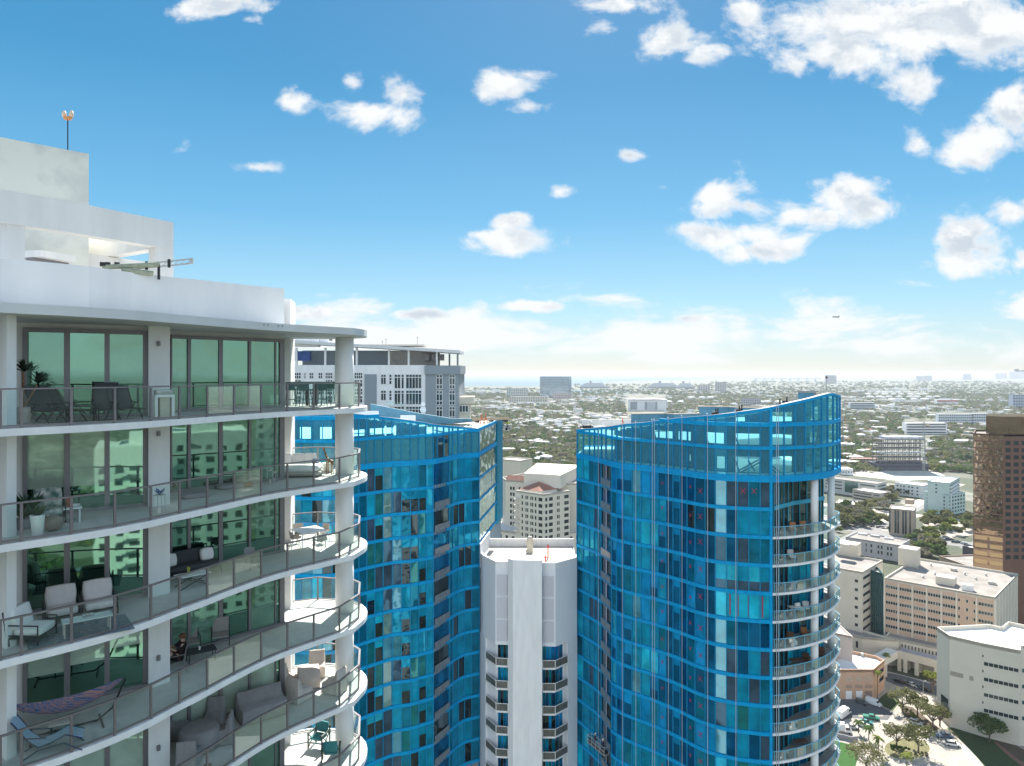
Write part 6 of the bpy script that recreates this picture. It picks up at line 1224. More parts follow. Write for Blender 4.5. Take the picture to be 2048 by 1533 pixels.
# ---- vehicles
def paint(n, c): return mat('paint_' + n, c, .3, .02, 3, coat=.6)
TYRE = mat('tyre', (.02, .02, .02), .8); CARG = mat('car_glass', (.02, .025, .03), .08, spec=.8)
def car(xy, rz, kind, m, label, grp=None):
    t = thing(dict(car='parked_car', suv='parked_suv', van='van', pickup='pickup_truck', truck='box_truck')[kind], (*xy, .05), label, 'truck' if kind in ('truck', 'pickup') else 'van' if kind == 'van' else 'car', grp, rz)
    L_, W_, Hh = dict(car=(4.5, 1.8, 1.42), suv=(4.8, 1.95, 1.75), van=(5.8, 2.1, 2.5), pickup=(5.8, 2.0, 1.8), truck=(8.6, 2.5, 3.3))[kind]; h = L_ / 2
    body = {'car': [(-h, .35), (-h, .85), (-h + .3, .95), (-h + 1.1, 1.0), (h - 1.3, .98), (h - .1, .75), (h, .35)], 'suv': [(-h, .4), (-h, 1.05), (-h + .2, 1.1), (h - 1.3, 1.1), (h - .1, .95), (h, .4)],
            'van': [(-h, .4), (-h, 1.3), (h - .9, 1.3), (h - .1, 1.0), (h, .4)], 'pickup': [(-h, .5), (-h, 1.15), (h - 1.5, 1.15), (h - .1, 1.0), (h, .5)], 'truck': [(h - 2.1, .5), (h - 2.1, 1.4), (h - .3, 1.4), (h, 1.0), (h, .5)]}[kind]
    cab = {'car': [(-h + .7, 1.0), (-h + 1.3, Hh), (h - 2.1, Hh), (h - 1.3, .98)], 'suv': [(-h + .1, 1.1), (-h + .4, Hh), (h - 1.9, Hh), (h - 1.2, 1.1)], 'van': [(-h, 1.3), (-h + .05, Hh), (h - 1.5, Hh), (h - .85, 1.3)],
           'pickup': [(-.9, 1.15), (-.7, Hh), (.9, Hh), (1.5, 1.15)], 'truck': [(h - 2.1, 1.4), (h - 2.1, 2.3), (h - .9, 2.3), (h - .35, 1.4)]}[kind]
    def ex(mb, prof, w0, w1=None): 
        w1 = w1 or w0; n = len(prof); zm = min(p[1] for p in prof); zM = max(p[1] for p in prof); vs = []
        for s in (-1, 1):
            for x, z in prof: w = w0 + (w1 - w0) * (z - zm) / (zM - zm); vs.append((x, s * w / 2, z))
        mb.add(vs, [tuple(range(n)), tuple(range(n, 2 * n))[::-1]] + [(i, (i + 1) % n, n + (i + 1) % n, n + i) for i in range(n)])
    mb = MB(); ex(mb, body, W_); 
    if kind == 'pickup': mb.box((-1.9, 0, 1.16), (1.7, W_ - .3, .02), mi=0)
    lpart(mb, 'body', m, t); mb = MB(); ex(mb, cab, W_ - .08, W_ - .35); mb.v = [(a, b, c - .002) for a, b, c in mb.v]; lpart(mb, 'glazing' if kind != 'van' else 'cabin', CARG if kind != 'van' else m, t)
    mb = MB(); top = [p for p in cab if p[1] > Hh - .1 or (kind == 'truck' and p[1] > 2.2)]; x0, x1 = min(p[0] for p in top), max(p[0] for p in top); zt = max(p[1] for p in cab); mb.box(((x0 + x1) / 2, 0, zt + .01), (x1 - x0 - .02, W_ - .36, .05)); lpart(mb, 'roof', m, t)
    if kind == 'van': mb = MB(); mb.box((h - 1.15, 0, 1.85), (.66, W_ - .2, .6), ry=.0); mb.box((-h - .01, 0, 1.9), (.03, 1.5, .6)); lpart(mb, 'window', CARG, t)
    if kind == 'truck': mb = MB(); mb.box((-1.1, 0, 2.0), (6.2, 2.5, 2.6)); lpart(mb, 'cargo_box', m, t); mb = MB(); [mb.box((-3 + i * 1.5, .2, 3.42), (.9, .8, .25)) for i in range(4)]; lpart(mb, 'roof_unit', GALV, t)
    for sx in (-1, 1):
        for sy in (-1, 1): mb = MB(); x_ = sx * (h - .85); mb.tube([(x_, sy * (W_ / 2 - .18), .33), (x_, sy * (W_ / 2 + .02), .33)], .34, 12); lpart(mb, 'wheel', TYRE, t)
    return t
PW, PK, PG, PS, PGN, PBL, PT = paint('white', (.75, .75, .74)), paint('black', (.02, .022, .025)), paint('graphite', (.09, .10, .11)), paint('silver', (.45, .46, .47)), paint('green', (.02, .22, .16)), paint('blue', (.04, .09, .16)), paint('teal', (.05, .25, .24))
car(t6(528, 790), R(-52), 'van', PW, 'white van parked on dark asphalt in front of the garage doors'); car(t6(385, 775), R(-55), 'suv', PG, 'dark grey car parked left of the white van'); car(t6(165, 930), R(42), 'truck', PW, 'white truck with equipment on its box roof beside the blue tower')
car(t6(500, 960), R(-22), 'pickup', PGN, 'dark green pickup with an open bed on the worn yellow bay'); car(t6(445, 1015), R(-28), 'car', PT, 'teal car parked below the green pickup'); car(t6(405, 1050), R(-30), 'car', PW, 'white car parked just below the teal car'); car(t6(275, 1075), R(-22), 'car', PS, 'pale silver car beside the short palm near the trucks'); car(t6(110, 1110), R(-20), 'truck', PW, 'lower white truck partly hidden by the blue tower balconies')
car(t6(1045, 1025), R(-38), 'suv', PS, 'silver suv with a dark glass band leaving between the tree groups'); car(t6(1380, 1185), R(-8), 'pickup', PBL, 'dark blue pickup parked by the footpath below the warm white block'); car(t6(1490, 1285), R(-18), 'suv', PW, 'white suv parked by the footpath right of the oval island')
for i, (a, b, m, l) in enumerate([(840, 520, PK, 'black car at the left end of the row parked under the walkway'), (922, 540, PG, 'dark car second from the left in the row under the walkway'), (1003, 562, PW, 'white topped car in the middle of the row under the walkway'), (1085, 592, PBL, 'dark blue car fourth in the row under the walkway'), (1165, 620, PK, 'black car at the right end of the row under the walkway')]): car(t6(a, b), R(-60), 'car', m, l)
cp = [PW, PK, PG, PS]
proto_c = []
for i in range(4): c = car((0, -3000 - i * 9), 0, 'car', cp[i], 'x'); freeze(c); proto_c.append(c)
used = [False] * 4
def street_car(u, v, rz, lab, grp):
    i = rt.randrange(4); X, Y = gp(u, v)
    if not used[i]: used[i] = True; c = proto_c[i]; c.location = (X, Y, .1); c.rotation_euler = (0, 0, rz)
    else: c = dup(proto_c[i], (X, Y, .1), rz)
    c['label'] = lab; c['group'] = grp
for i in range(16): street_car(1852 + i * 6.2 + rt.uniform(-2, 2), 1066 + i * 1.9 + rt.choice([0, 3]), R(-42), 'car on the tree lined avenue in front of the brown tower', 'cars on the avenue')
for i in range(12): street_car(1690 + (i % 6) * 13, 1046 + (i // 6) * 7 + rt.uniform(0, 3), R(48), 'car in the sunlit lot left of the sand coloured tower', 'cars in the lot by the sand coloured tower')
for i in range(14): street_car(1672 + i * 9, 934 + rt.uniform(-2, 6), R(rt.choice([-42, 10])), 'car parked at the edge of the construction site', 'cars by the construction site')

# ================================================================ balcony furniture of the white tower
def ZL(k): return hz(HFL[k - 1]) + .018
def th(name, u, Y, k, rz, label, cat, group=None, z=0): x, y = at(u, Y); return thing(name, (x, y, ZL(k) + z), label, cat, group, R(rz))
def frame_legs(t, w, d, h, m, r=.02, nm='leg', splay=.03, sq=False):
    for sx in (-1, 1):
        for sy in (-1, 1): mb = MB(); mb.tube([(sx * (w / 2 + splay), sy * (d / 2 + splay), 0), (sx * w / 2, sy * d / 2, h)], r, 6); lpart(mb, nm, m, t)
def club_chair(t, cm, fm, w=.85, back=.95, pillow=True):
    mb = MB(); mb.soft((0, -.05, .38), (w - .12, .72, .2)); lpart(mb, 'seat_cushion', cm, t, True); mb = MB(); mb.soft((0, .34, .72), (w - .12, .22, .62), rx=-.25); lpart(mb, 'back_cushion', cm, t, True)
    for s in (-1, 1):
        mb = MB(); mb.tube([(s * w / 2, -.38, .05), (s * w / 2, -.38, .58), (s * w / 2, .42, .62), (s * w / 2, .36, .04)], .025, 5); mb.tube([(s * w / 2, -.38, .3), (s * w / 2, .4, .34)], .02, 5); lpart(mb, 'arm', fm, t)
    mb = MB(); mb.box((0, 0, .26), (w, .75, .05)); mb.tube([(-w / 2, .44, .3), (-w / 2 + .04, .56, .95), (w / 2 - .04, .56, .95), (w / 2, .44, .3)], .02, 5); lpart(mb, 'frame', fm, t)
def sling_lounger(t, m, fm, up=.95):
    mb = MB(); mb.add([(-.3, -.9, .34), (.3, -.9, .34), (.3, .1, .36), (-.3, .1, .36), (.3, .55, .36 + up * .72), (-.3, .55, .36 + up * .72)], [(0, 1, 2, 3), (3, 2, 4, 5)]); lpart(mb, 'sling', m, t)
    for s in (-.32, .32): mb = MB(); mb.tube([(s, -.92, .34), (s, .1, .36), (s, .57, .37 + up * .72)], .022, 6); mb.tube([(s, -.75, 0), (s, -.4, .34)], .02, 5); mb.tube([(s, .55, 0), (s, -.05, .5)], .02, 5); mb.tube([(s, -.3, .52), (s, .2, .56)], .02, 5); lpart(mb, 'side_frame', fm, t)
def table(t, w, d, h, tm, fm, th_=.04): mb = MB(); mb.box((0, 0, h), (w, d, th_)); lpart(mb, 'table_top', tm, t); frame_legs(t, w - .12, d - .12, h, fm, splay=0)
# level 1
t = th('sling_lounger', 92, 20.6, 1, 62, 'dark sling lounger nearest the palm on the top balcony', 'lounger'); sling_lounger(t, DARK, BLACK)
t = th('sling_lounger', 118, 21.1, 1, 70, 'dark sling lounger second from the palm on the top balcony', 'lounger'); sling_lounger(t, DARK, BLACK, .8)
t = th('side_table', 165, 21.2, 1, 40, 'small black side table between the dark loungers on the top balcony', 'table'); table(t, .9, .5, .45, BLACK, BLACK)
t = th('sling_chair', 212, 21.7, 1, 30, 'dark high backed sling chair beside the black side table on the top balcony', 'chair'); sling_lounger(t, DARK, BLACK, 1.1)
t = th('sling_chair', 246, 22.0, 1, 48, 'dark sling chair nearest the grill on the top balcony', 'chair'); sling_lounger(t, DARK, BLACK, .95)
t = th('potted_palm', 46, 20.4, 1, 0, 'dark spiky potted palm behind the left pier on the top balcony', 'potted plant'); mb = MB(); mb.lathe((0, 0, 0), [(.18, 0), (.25, .45), (.22, .46)], 14); lpart(mb, 'pot', BEIGEC, t); mb = MB(); mb.tube([(0, 0, .4), (0, 0, 1.5)], .04, 6); mb.tube([(.05, 0, .5), (.35, .1, 1.1)], .03, 6); lpart(mb, 'stem', WOOD, t)
mb = MB()
for (cx_, cz_) in ((0, 1.5), (.4, 1.15)):
    for i in range(26):
        a = random.random() * 6.28; e_ = random.uniform(-.2, 1.3); d = Vector((math.cos(a) * math.cos(e_), math.sin(a) * math.cos(e_), math.sin(e_))); s_ = Vector((-math.sin(a), math.cos(a), 0)) * .035; p = Vector((cx_, .05, cz_)); q = p + d * .3; r_ = p + d * .55 - Vector((0, 0, .12)); mb.add([p - s_ * .5, p + s_ * .5, q + s_, r_, q - s_], [(0, 1, 2, 4), (4, 2, 3)])
lpart(mb, 'foliage', leaf_mat('dark_leaf', (.01, .02, .015), (.03, .045, .03)), t)
t = th('grill', 327, 22.85, 1, 44, 'stainless steel grill cart against the grey pier on the top balcony', 'grill'); t.scale = (.68, .7, .82); mb = MB(); mb.box((0, 0, .4), (.42, .4, .8)); lpart(mb, 'cabinet', mat('sand_panel', (.55, .5, .4), .5), t)
mb = MB(); mb.box((0, 0, .86), (.86, .48, .1)); mb.box((-.38, 0, .45), (.12, .42, .8)); mb.box((.38, 0, .45), (.12, .42, .8)); lpart(mb, 'body', WPLAS, t); mb = MB(); mb.soft((0, 0, 1.0), (.8, .46, .24)); mb.tube([(-.2, -.26, 1.02), (.2, -.26, 1.02)], .015, 5); lpart(mb, 'lid', GALV, t, True)
def stool(t, m, fm):
    mb = MB(); mb.box((0, 0, .72), (.4, .4, .05)); mb.add([(-.2, .2, .74), (.2, .2, .74), (.2, .24, 1.06), (-.2, .24, 1.06)], [(0, 1, 2, 3)]); lpart(mb, 'seat', m, t); frame_legs(t, .3, .3, .72, fm, .016, splay=.08); mb = MB(); mb.tube([(-.2, -.2, .3), (.2, -.2, .3), (.2, .2, .3), (-.2, .2, .3), (-.2, -.2, .3)], .013, 4); lpart(mb, 'footrest', fm, t)
TEALM = mat('teal_fabric', (.06, .26, .27), .8, .1, 8); TGM = mat('teal_metal', (.03, .12, .11), .5)
t = th('bar_table', 623, 31.2, 1, 10, 'tall narrow dark bar table on the top balcony corner', 'table'); mb = MB(); mb.box((0, 0, 1.03), (1.7, .7, .05)); lpart(mb, 'table_top', TGM, t)
for s in (-.18, .18): mb = MB(); mb.box((s, 0, .5), (.12, .3, 1.0)); lpart(mb, 'leg', BLACK, t)
for i, (u, Y, rz) in enumerate(((582, 30.5, 190), (600, 31.9, 5), (612, 30.2, 180), (636, 32.0, 0), (648, 30.6, 175), (657, 31.9, -10))):
    t = th('bar_stool', u, Y, 1, rz, ['bar stool at the left end of the tall table on the top balcony', 'bar stool behind the left part of the tall table', 'bar stool in front of the left part of the tall table', 'bar stool behind the right part of the tall table', 'bar stool in front of the right part of the tall table', 'bar stool nearest the round white column on the top balcony'][i], 'bar stool', 'stools round the bar table'); stool(t, TGM, TGM)
# level 2
LEAFY = leaf_mat('potted_leaf', (.03, .07, .04), (.09, .16, .09))
def tuft(mb, c, n_, r_, hh):
    for i in range(n_): a = random.random() * 6.28; d = Vector((math.cos(a) * r_, math.sin(a) * r_, hh * random.uniform(.5, 1))); s_ = Vector((-math.sin(a), math.cos(a), 0)) * .03; p = Vector(c); mb.add([p - s_, p + s_, p + d * .6 + s_ * 1.5, p + d, p + d * .6 - s_ * 1.5], [(0, 1, 2, 4), (4, 2, 3)])
t = th('planter', 75, 19.3, 2, 0, 'tall tapered white planter with a green plant on the second balcony', 'potted plant'); mb = MB(); mb.lathe((0, 0, 0), [(.13, 0), (.175, .55), (.18, .6), (.16, .6), (.15, .56)], 20); lpart(mb, 'pot', WPLAS, t, True); mb = MB(); tuft(mb, (0, 0, .55), 26, .28, .35); lpart(mb, 'foliage', LEAFY, t)
t = th('floor_plant', 46, 20.2, 2, 0, 'broad leaved green plant beside the left pier on the second balcony', 'potted plant'); mb = MB(); mb.lathe((0, 0, 0), [(.15, 0), (.2, .3)], 12); lpart(mb, 'pot', GREYC, t); mb = MB(); tuft(mb, (0, 0, .3), 40, .55, .75); tuft(mb, (.2, 0, .5), 24, .4, .6); lpart(mb, 'foliage', LEAFY, t)
t = th('armchair', 96, 20.9, 2, 35, 'armchair with leaf patterned cushions behind the white planter', 'armchair'); club_chair(t, mat('leaf_print', (.62, .60, .55), .9, 0, 5, col2=(.08, .16, .14), detail=1), BLACK)
t = th('wicker_ottoman', 107, 20.0, 2, 0, 'round brown wicker ottoman beside the white planter', 'ottoman'); mb = MB(); mb.lathe((0, 0, 0), [(.1, 0), (.2, .08), (.24, .22), (.2, .38), (.08, .44)], 20); lpart(mb, 'body', mat('wicker', (.30, .24, .2), .8, .3, 30), t, True)
t = th('side_table', 145, 21.1, 2, 35, 'white square side table with small pots on the second balcony', 'table'); table(t, .48, .42, .45, WPLAS, WPLAS)
t = th('small_pot', 137, 21.1, 2, 0, 'little terracotta pot on the white side table', 'pot', z=.47); mb = MB(); mb.lathe((0, 0, 0), [(.05, 0), (.07, .12), (.06, .2), (.03, .3)], 12); lpart(mb, 'body', mat('terracotta', (.4, .14, .08), .8), t)
t = th('bowl', 151, 21.1, 2, 0, 'white bowl on the white side table', 'bowl', z=.47); mb = MB(); mb.lathe((0, 0, 0), [(.04, 0), (.13, .08), (.12, .08), (.03, .01)], 14); lpart(mb, 'body', WPLAS, t)
t = th('plant_stand', 319, 22.75, 2, 0, 'metal plant stand with a blue flowering plant against the pier', 'plant stand'); mb = MB()
for s in (-.12, .12):
    for q in (-.12, .12): mb.tube([(s, q, 0), (s, q, .55)], .012, 4)
mb.box((0, 0, .55), (.28, .28, .02)); lpart(mb, 'frame', GALV, t); mb = MB(); tuft(mb, (0, 0, .56), 18, .18, .22); lpart(mb, 'flower', mat('blue_petal', (.08, .2, .6), .7, .5, 20), t)
t = th('candle', 318, 22.5, 2, 0, 'cream pillar candle on the floor below the plant stand', 'candle'); mb = MB(); mb.lathe((0, 0, 0), [(.06, 0), (.06, .2), (.01, .21)], 12); lpart(mb, 'wax', CUSH, t)
for u, Y, lb, m in ((390, 25.4, 'dark floor cushion nearest the railing on the second balcony', GREYC), (459, 27.4, 'dark floor cushion further along the second balcony', GREYC)): t = th('floor_cushion', u, Y, 2, 40, lb, 'cushion'); mb = MB(); mb.soft((0, 0, .08), (.95, .7, .17), k=.4); lpart(mb, 'cover', m, t, True)
t = th('red_cloth', 494, 27.7, 2, 30, 'crumpled red brown cloth on the floor of the second balcony', 'cloth'); mb = MB(); mb.soft((0, 0, .08), (.42, .26, .16), k=.5); mb.soft((.12, .05, .12), (.22, .2, .16), k=.6); lpart(mb, 'fabric', mat('red_brown', (.28, .08, .06), .9, .3, 9), t, True)
for u, Y, lb, h_ in ((540, 28.5, 'taller lantern with flowers by the dark window jamb', .55), (549, 28.9, 'shorter lantern by the dark window jamb', .38)):
    t = th('lantern', u, Y, 2, 20, lb, 'lantern'); mb = MB()
    for s in (-.1, .1):
        for q in (-.1, .1): mb.box((s, q, h_ / 2), (.015, .015, h_))
    mb.box((0, 0, .01), (.22, .22, .02)); mb.box((0, 0, h_), (.22, .22, .03)); mb.lathe((0, 0, h_), [(.1, 0), (.03, .08)], 8); lpart(mb, 'frame', GALV, t); mb = MB(); mb.lathe((0, 0, .02), [(.04, 0), (.04, .16)], 10); lpart(mb, 'candle', CUSH, t)
t = th('daybed', 598, 30.7, 2, 8, 'large white round cornered daybed with pillows on the second balcony', 'daybed'); mb = MB(); mb.soft((0, 0, .16), (2.0, 1.35, .2), k=.3); lpart(mb, 'base', mat('wicker_grey', (.42, .40, .36), .8, .3, 25), t, True); mb = MB(); mb.soft((0, 0, .37), (1.9, 1.3, .26), k=.3); lpart(mb, 'mattress', WCUSH, t, True)
for i, (a, b, r_) in enumerate(((-.65, .45, .2), (-.1, .5, -.1), (.4, .52, .3))): mb = MB(); mb.soft((a, b, .68), (.55, .2, .48), rz=r_, rx=-.3); lpart(mb, 'pillow', WCUSH, t, True)
mb = MB(); mb.soft((.66, .4, .56), (.3, .14, .24), rx=-.3); lpart(mb, 'pillow', mat('blue_print', (.35, .42, .55), .8, .4, 18), t, True, 'small blue patterned pillow')
t = th('planter', 656, 31.9, 2, 0, 'squat white planter pot beside the daybed', 'planter'); mb = MB(); mb.lathe((0, 0, 0), [(.22, 0), (.27, .3), (.28, .42), (.24, .42)], 16); lpart(mb, 'pot', WCUSH, t, True)
t = th('giraffe_figurine', 659, 31.15, 2, 150, 'knee high brown giraffe figurine standing beside the round column', 'figurine'); mb = MB(); GB = mat('giraffe_brown', (.36, .19, .06), .6, 0, 14, col2=(.14, .07, .03), detail=1)
mb.tube([(-.2, 0, .55), (0, 0, .6), (.16, 0, .68)], [.07, .09, .07], 8); mb.tube([(.14, 0, .68), (.24, 0, .88), (.33, 0, 1.1)], [.06, .04, .03], 8); mb.tube([(.3, 0, 1.12), (.36, 0, 1.11), (.44, 0, 1.05)], [.03, .04, .02], 8)
for x_ in (-.18, .12):
    for y_ in (-.045, .045): mb.tube([(x_, y_, .58), (x_ + .02, y_ * 1.1, .3), (x_, y_ * 1.2, 0)], [.035, .022, .02], 6)
mb.tube([(-.24, 0, .56), (-.3, 0, .3)], [.012, .01], 4)
for y_ in (-.03, .03): mb.tube([(.32, y_, 1.13), (.31, y_, 1.2)], .008, 4); mb.add([(.31, y_ * 1.2, 1.12), (.28, y_ * 3, 1.15), (.3, y_ * 3, 1.11)], [(0, 1, 2)])
lpart(mb, 'body', GB, t)
# level 3
for i, (u, Y, rz, lb, cm) in enumerate(((66, 19.7, 95, 'white cushioned lounge chair seen from the side beside the left pier', WCUSH), (124, 21.3, 38, 'lounge chair with a pale puffy cushion left of the pair behind the glass coffee table', CUSH), (198, 21.9, 38, 'lounge chair with a pale puffy cushion right of the pair behind the glass coffee table', CUSH))):
    t = th('lounge_chair', u, Y, 3, rz, lb, 'armchair'); club_chair(t, cm, BLACK, .92)
t = th('coffee_table', 174, 20.35, 3, 38, 'low table with a long pale glass top on the third balcony', 'table'); table(t, 1.25, .5, .45, mat('pale_glass_top', (.62, .72, .72), .15, .03), BEIGEC, .03)
for i in range(3): t = th('tealight_jar', 168 + i * 7.5, 20.35 + .06 * i, 3, 0, ['left', 'middle', 'right'][i] + ' jar of the three small silver jars on the glass coffee table', 'jar', 'jars on the coffee table', z=.47); mb = MB(); mb.lathe((0, 0, 0), [(.04, 0), (.055, .04), (.045, .08), (.03, .08)], 12); lpart(mb, 'glass', GALV, t, True)
mb = MB(); x_, y_ = at(160, 20.5); t = thing('outdoor_rug', (x_, y_, ZL(3)), 'blue grey patterned rug under the glass coffee table', 'rug', rz=R(38)); mb.box((0, 0, .006), (2.6, 1.6, .012)); lpart(mb, 'weave', mat('blue_grey_rug', (.26, .31, .34), .95, .5, 9), t)
t = th('outdoor_sofa', 382, 26.1, 3, 45, 'black framed outdoor sofa with white pillows right of the pier', 'sofa'); mb = MB(); mb.box((0, 0, .25), (2.0, .8, .06)); mb.tube([(-1, .4, .25), (-1, .5, .85), (1, .5, .85), (1, .4, .25)], .03, 5); lpart(mb, 'frame', BLACK, t); frame_legs(t, 1.9, .7, .25, BLACK)
mb = MB(); mb.soft((0, -.02, .38), (1.9, .74, .2)); lpart(mb, 'seat_cushion', DARK, t, True); mb = MB(); mb.soft((0, .36, .66), (1.9, .2, .5), rx=-.2); lpart(mb, 'back_cushion', DARK, t, True)
for a in (-.72, .62): mb = MB(); mb.soft((a, .12, .68), (.48, .24, .46), rx=-.25, k=.5); lpart(mb, 'pillow', WCUSH, t, True)
t = th('coffee_table', 385, 24.85, 3, 45, 'low black cross framed table in front of the black sofa', 'table'); mb = MB(); mb.box((0, 0, .42), (1.1, .55, .03)); lpart(mb, 'table_top', WPLAS, t); mb = MB()
for s in (-.27, .27): mb.tube([(-.5, s, 0), (.5, s, .42)], .02, 4); mb.tube([(.5, s, 0), (-.5, s, .42)], .02, 4)
lpart(mb, 'frame', BLACK, t)
t = th('drinks_can', 377, 24.85, 3, 0, 'yellow and black striped can on the black cross framed table', 'can', z=.44); mb = MB(); mb.lathe((0, 0, 0), [(.05, 0), (.05, .22), (.03, .24)], 12); lpart(mb, 'body', mat('yellow_can', (.6, .6, .1), .4, 0, 30, col2=(.03, .03, .03), stretch=(0, 0, 1)), t)
t = th('dining_table', 618, 30.4, 3, 40, 'square white dining table in the sunlit corner of the third balcony', 'table'); table(t, 1.15, 1.15, .74, WPLAS, WPLAS)
def shell_chair(t, m, fm):
    mb = MB(); prof = [(-.22, .44), (-.1, .42), (.12, .42), (.2, .5), (.24, .66), (.26, .8)]; vs = []
    for y_, z_ in prof:
        for j in range(7): a = (j / 6 - .5) * 2; vs.append((a * .25, y_ - abs(a) ** 2 * (.12 if z_ > .5 else 0), z_ + abs(a) ** 2 * (.16 if z_ < .5 else -.03)))
    mb.add(vs, [(i * 7 + j, i * 7 + j + 1, (i + 1) * 7 + j + 1, (i + 1) * 7 + j) for i in range(5) for j in range(6)]); lpart(mb, 'shell', m, t, True); frame_legs(t, .28, .28, .42, fm, .014, splay=.06)
for i, (u, Y, rz, lb) in enumerate(((590, 30.0, 120, 'left dining chair by the square white table'), (598, 31.3, 40, 'dining chair behind the left corner of the square white table'), (647, 31.3, -40, 'dining chair behind the right corner of the square white table'), (640, 29.6, -130, 'dining chair in front of the right corner of the square white table'))): t = th('dining_chair', u, Y, 3, rz, lb, 'chair', 'chairs round the white dining table'); shell_chair(t, BEIGEC, GALV)
t = th('wire_chair', 503, 27.0, 3, 60, 'dark round backed wire chair before the sliding doors of the third balcony', 'chair'); shell_chair(t, GREYC, BLACK)
# level 4
t = th('hammock', 133, 20.75, 4, 37, 'striped red and blue hammock slung on a dark metal stand', 'hammock'); mb = MB(); n1_, n2_ = 20, 8; vs = []
for i in range(n1_ + 1):
    s = i / n1_; x_ = (s - .5) * 2.9; w = .06 + .44 * math.sin(math.pi * s) ** .7; sag = .62 + 1.9 * (s - .5) ** 2 * 1.15
    for j in range(n2_ + 1): a = (j / n2_ - .5) * 2; vs.append((x_, a * w, sag + abs(a) ** 2 * .2 * math.sin(math.pi * s)))
M_ = mat('hammock_stripe', (.55, .30, .25), .9, 0, 3, col2=(.04, .16, .36), stretch=(.2, 9, 9), detail=1); mb.add(vs, [(i * (n2_ + 1) + j, i * (n2_ + 1) + j + 1, (i + 1) * (n2_ + 1) + j + 1, (i + 1) * (n2_ + 1) + j) for i in range(n1_) for j in range(n2_)]); lpart(mb, 'fabric', M_, t, True)
mb = MB(); mb.tube([(-1.55, 0, 1.15), (-1.2, 0, .35), (-.8, 0, .08), (.8, 0, .08), (1.2, 0, .35), (1.55, 0, 1.15)], .03, 8)
for s in (-.9, .9): mb.tube([(s, -.5, .03), (s, .5, .03)], .03, 6)
lpart(mb, 'stand', BLACK, t)
t = th('chaise_longue', 88, 19.55, 4, 115, 'pale blue zero gravity chaise longue with dark tubular frame', 'lounger'); mb = MB(); pr = [(-.95, .34), (-.55, .52), (-.2, .36), (.1, .30), (.35, .55), (.62, .98), (.72, 1.12)]
vs = [(s * .27, y_, z_) for y_, z_ in pr for s in (-1, 1)]; mb.add(vs, [(i * 2, i * 2 + 1, i * 2 + 3, i * 2 + 2) for i in range(len(pr) - 1)]); lpart(mb, 'sling', mat('pale_blue_sling', (.33, .45, .56), .8, .05, 12), t, True)
for s in (-.29, .29): mb = MB(); mb.tube([(s, a, b) for a, b in pr], .02, 6); mb.tube([(s, -.95, 0), (s, -.5, .3), (s, .1, .22), (s, .5, 0)], .018, 5); mb.tube([(s, .5, .62), (s, -.1, .52)], .02, 5); lpart(mb, 'side_frame', mat('navy_tube', (.03, .05, .09), .4), t)
t = th('side_table', 122, 20.5, 4, 30, 'low grey table behind the pale blue chaise longue', 'table'); table(t, .6, .45, .4, BEIGEC, BLACK)
def sling_armchair(t, m, fm):
    mb = MB(); mb.box((0, -.05, .42), (.58, .55, .035), rx=.06); lpart(mb, 'seat', m, t); mb = MB(); mb.box((0, .28, .72), (.58, .035, .52), rx=-.2); lpart(mb, 'backrest', m, t)
    for s in (-.32, .32): mb = MB(); mb.tube([(s, -.32, 0), (s, -.32, .62), (s, .3, .66)], .018, 5); mb.tube([(s, .35, 0), (s, .22, .42), (s, .34, 1.0)], .018, 5); lpart(mb, 'arm', fm, t)
t = th('armchair', 380, 26.6, 4, 32, 'grey sling armchair left of the two behind the dark low table', 'armchair'); sling_armchair(t, BEIGEC if False else mat('taupe_sling', (.36, .33, .31), .8, .1, 10), BLACK)
t = th('armchair', 441, 27.3, 4, 22, 'grey sling armchair right of the two on the fourth balcony', 'armchair'); sling_armchair(t, MATS['taupe_sling'], BLACK)
t = th('low_table', 402, 25.8, 4, 35, 'low dark table with a white cup before the grey sling armchairs', 'table'); table(t, 1.0, .6, .4, DARK, BLACK)
t = th('cup', 399, 25.75, 4, 0, 'white cup on the low dark table', 'cup', z=.42); mb = MB(); mb.lathe((0, 0, 0), [(.03, 0), (.04, .13), (.035, .13)], 10); lpart(mb, 'body', WPLAS, t)
t = th('armchair', 352, 24.9, 4, -60, 'sling armchair holding the reader half hidden by the pier', 'armchair'); sling_armchair(t, DARK, FRAME)
def skin_body(name, joints, edges, m, parent, sub=2):
    me = bpy.data.meshes.new(name); ks = list(joints); me.from_pydata([joints[k][0] for k in ks], [(ks.index(a), ks.index(b)) for a, b in edges], []); o = bpy.data.objects.new(name, me); S.collection.objects.link(o); me.materials.append(m)
    bpy.context.view_layer.objects.active = o; md = o.modifiers.new('skin', 'SKIN'); md.use_smooth_shade = True
    for i, k in enumerate(ks):
        r = joints[k][1]; r = r if isinstance(r, tuple) else (r, r); me.skin_vertices[0].data[i].radius = r; me.skin_vertices[0].data[i].use_root = (i == 0)
    sb = o.modifiers.new('sub', 'SUBSURF'); sb.levels = sb.render_levels = sub; o.parent = parent; return o
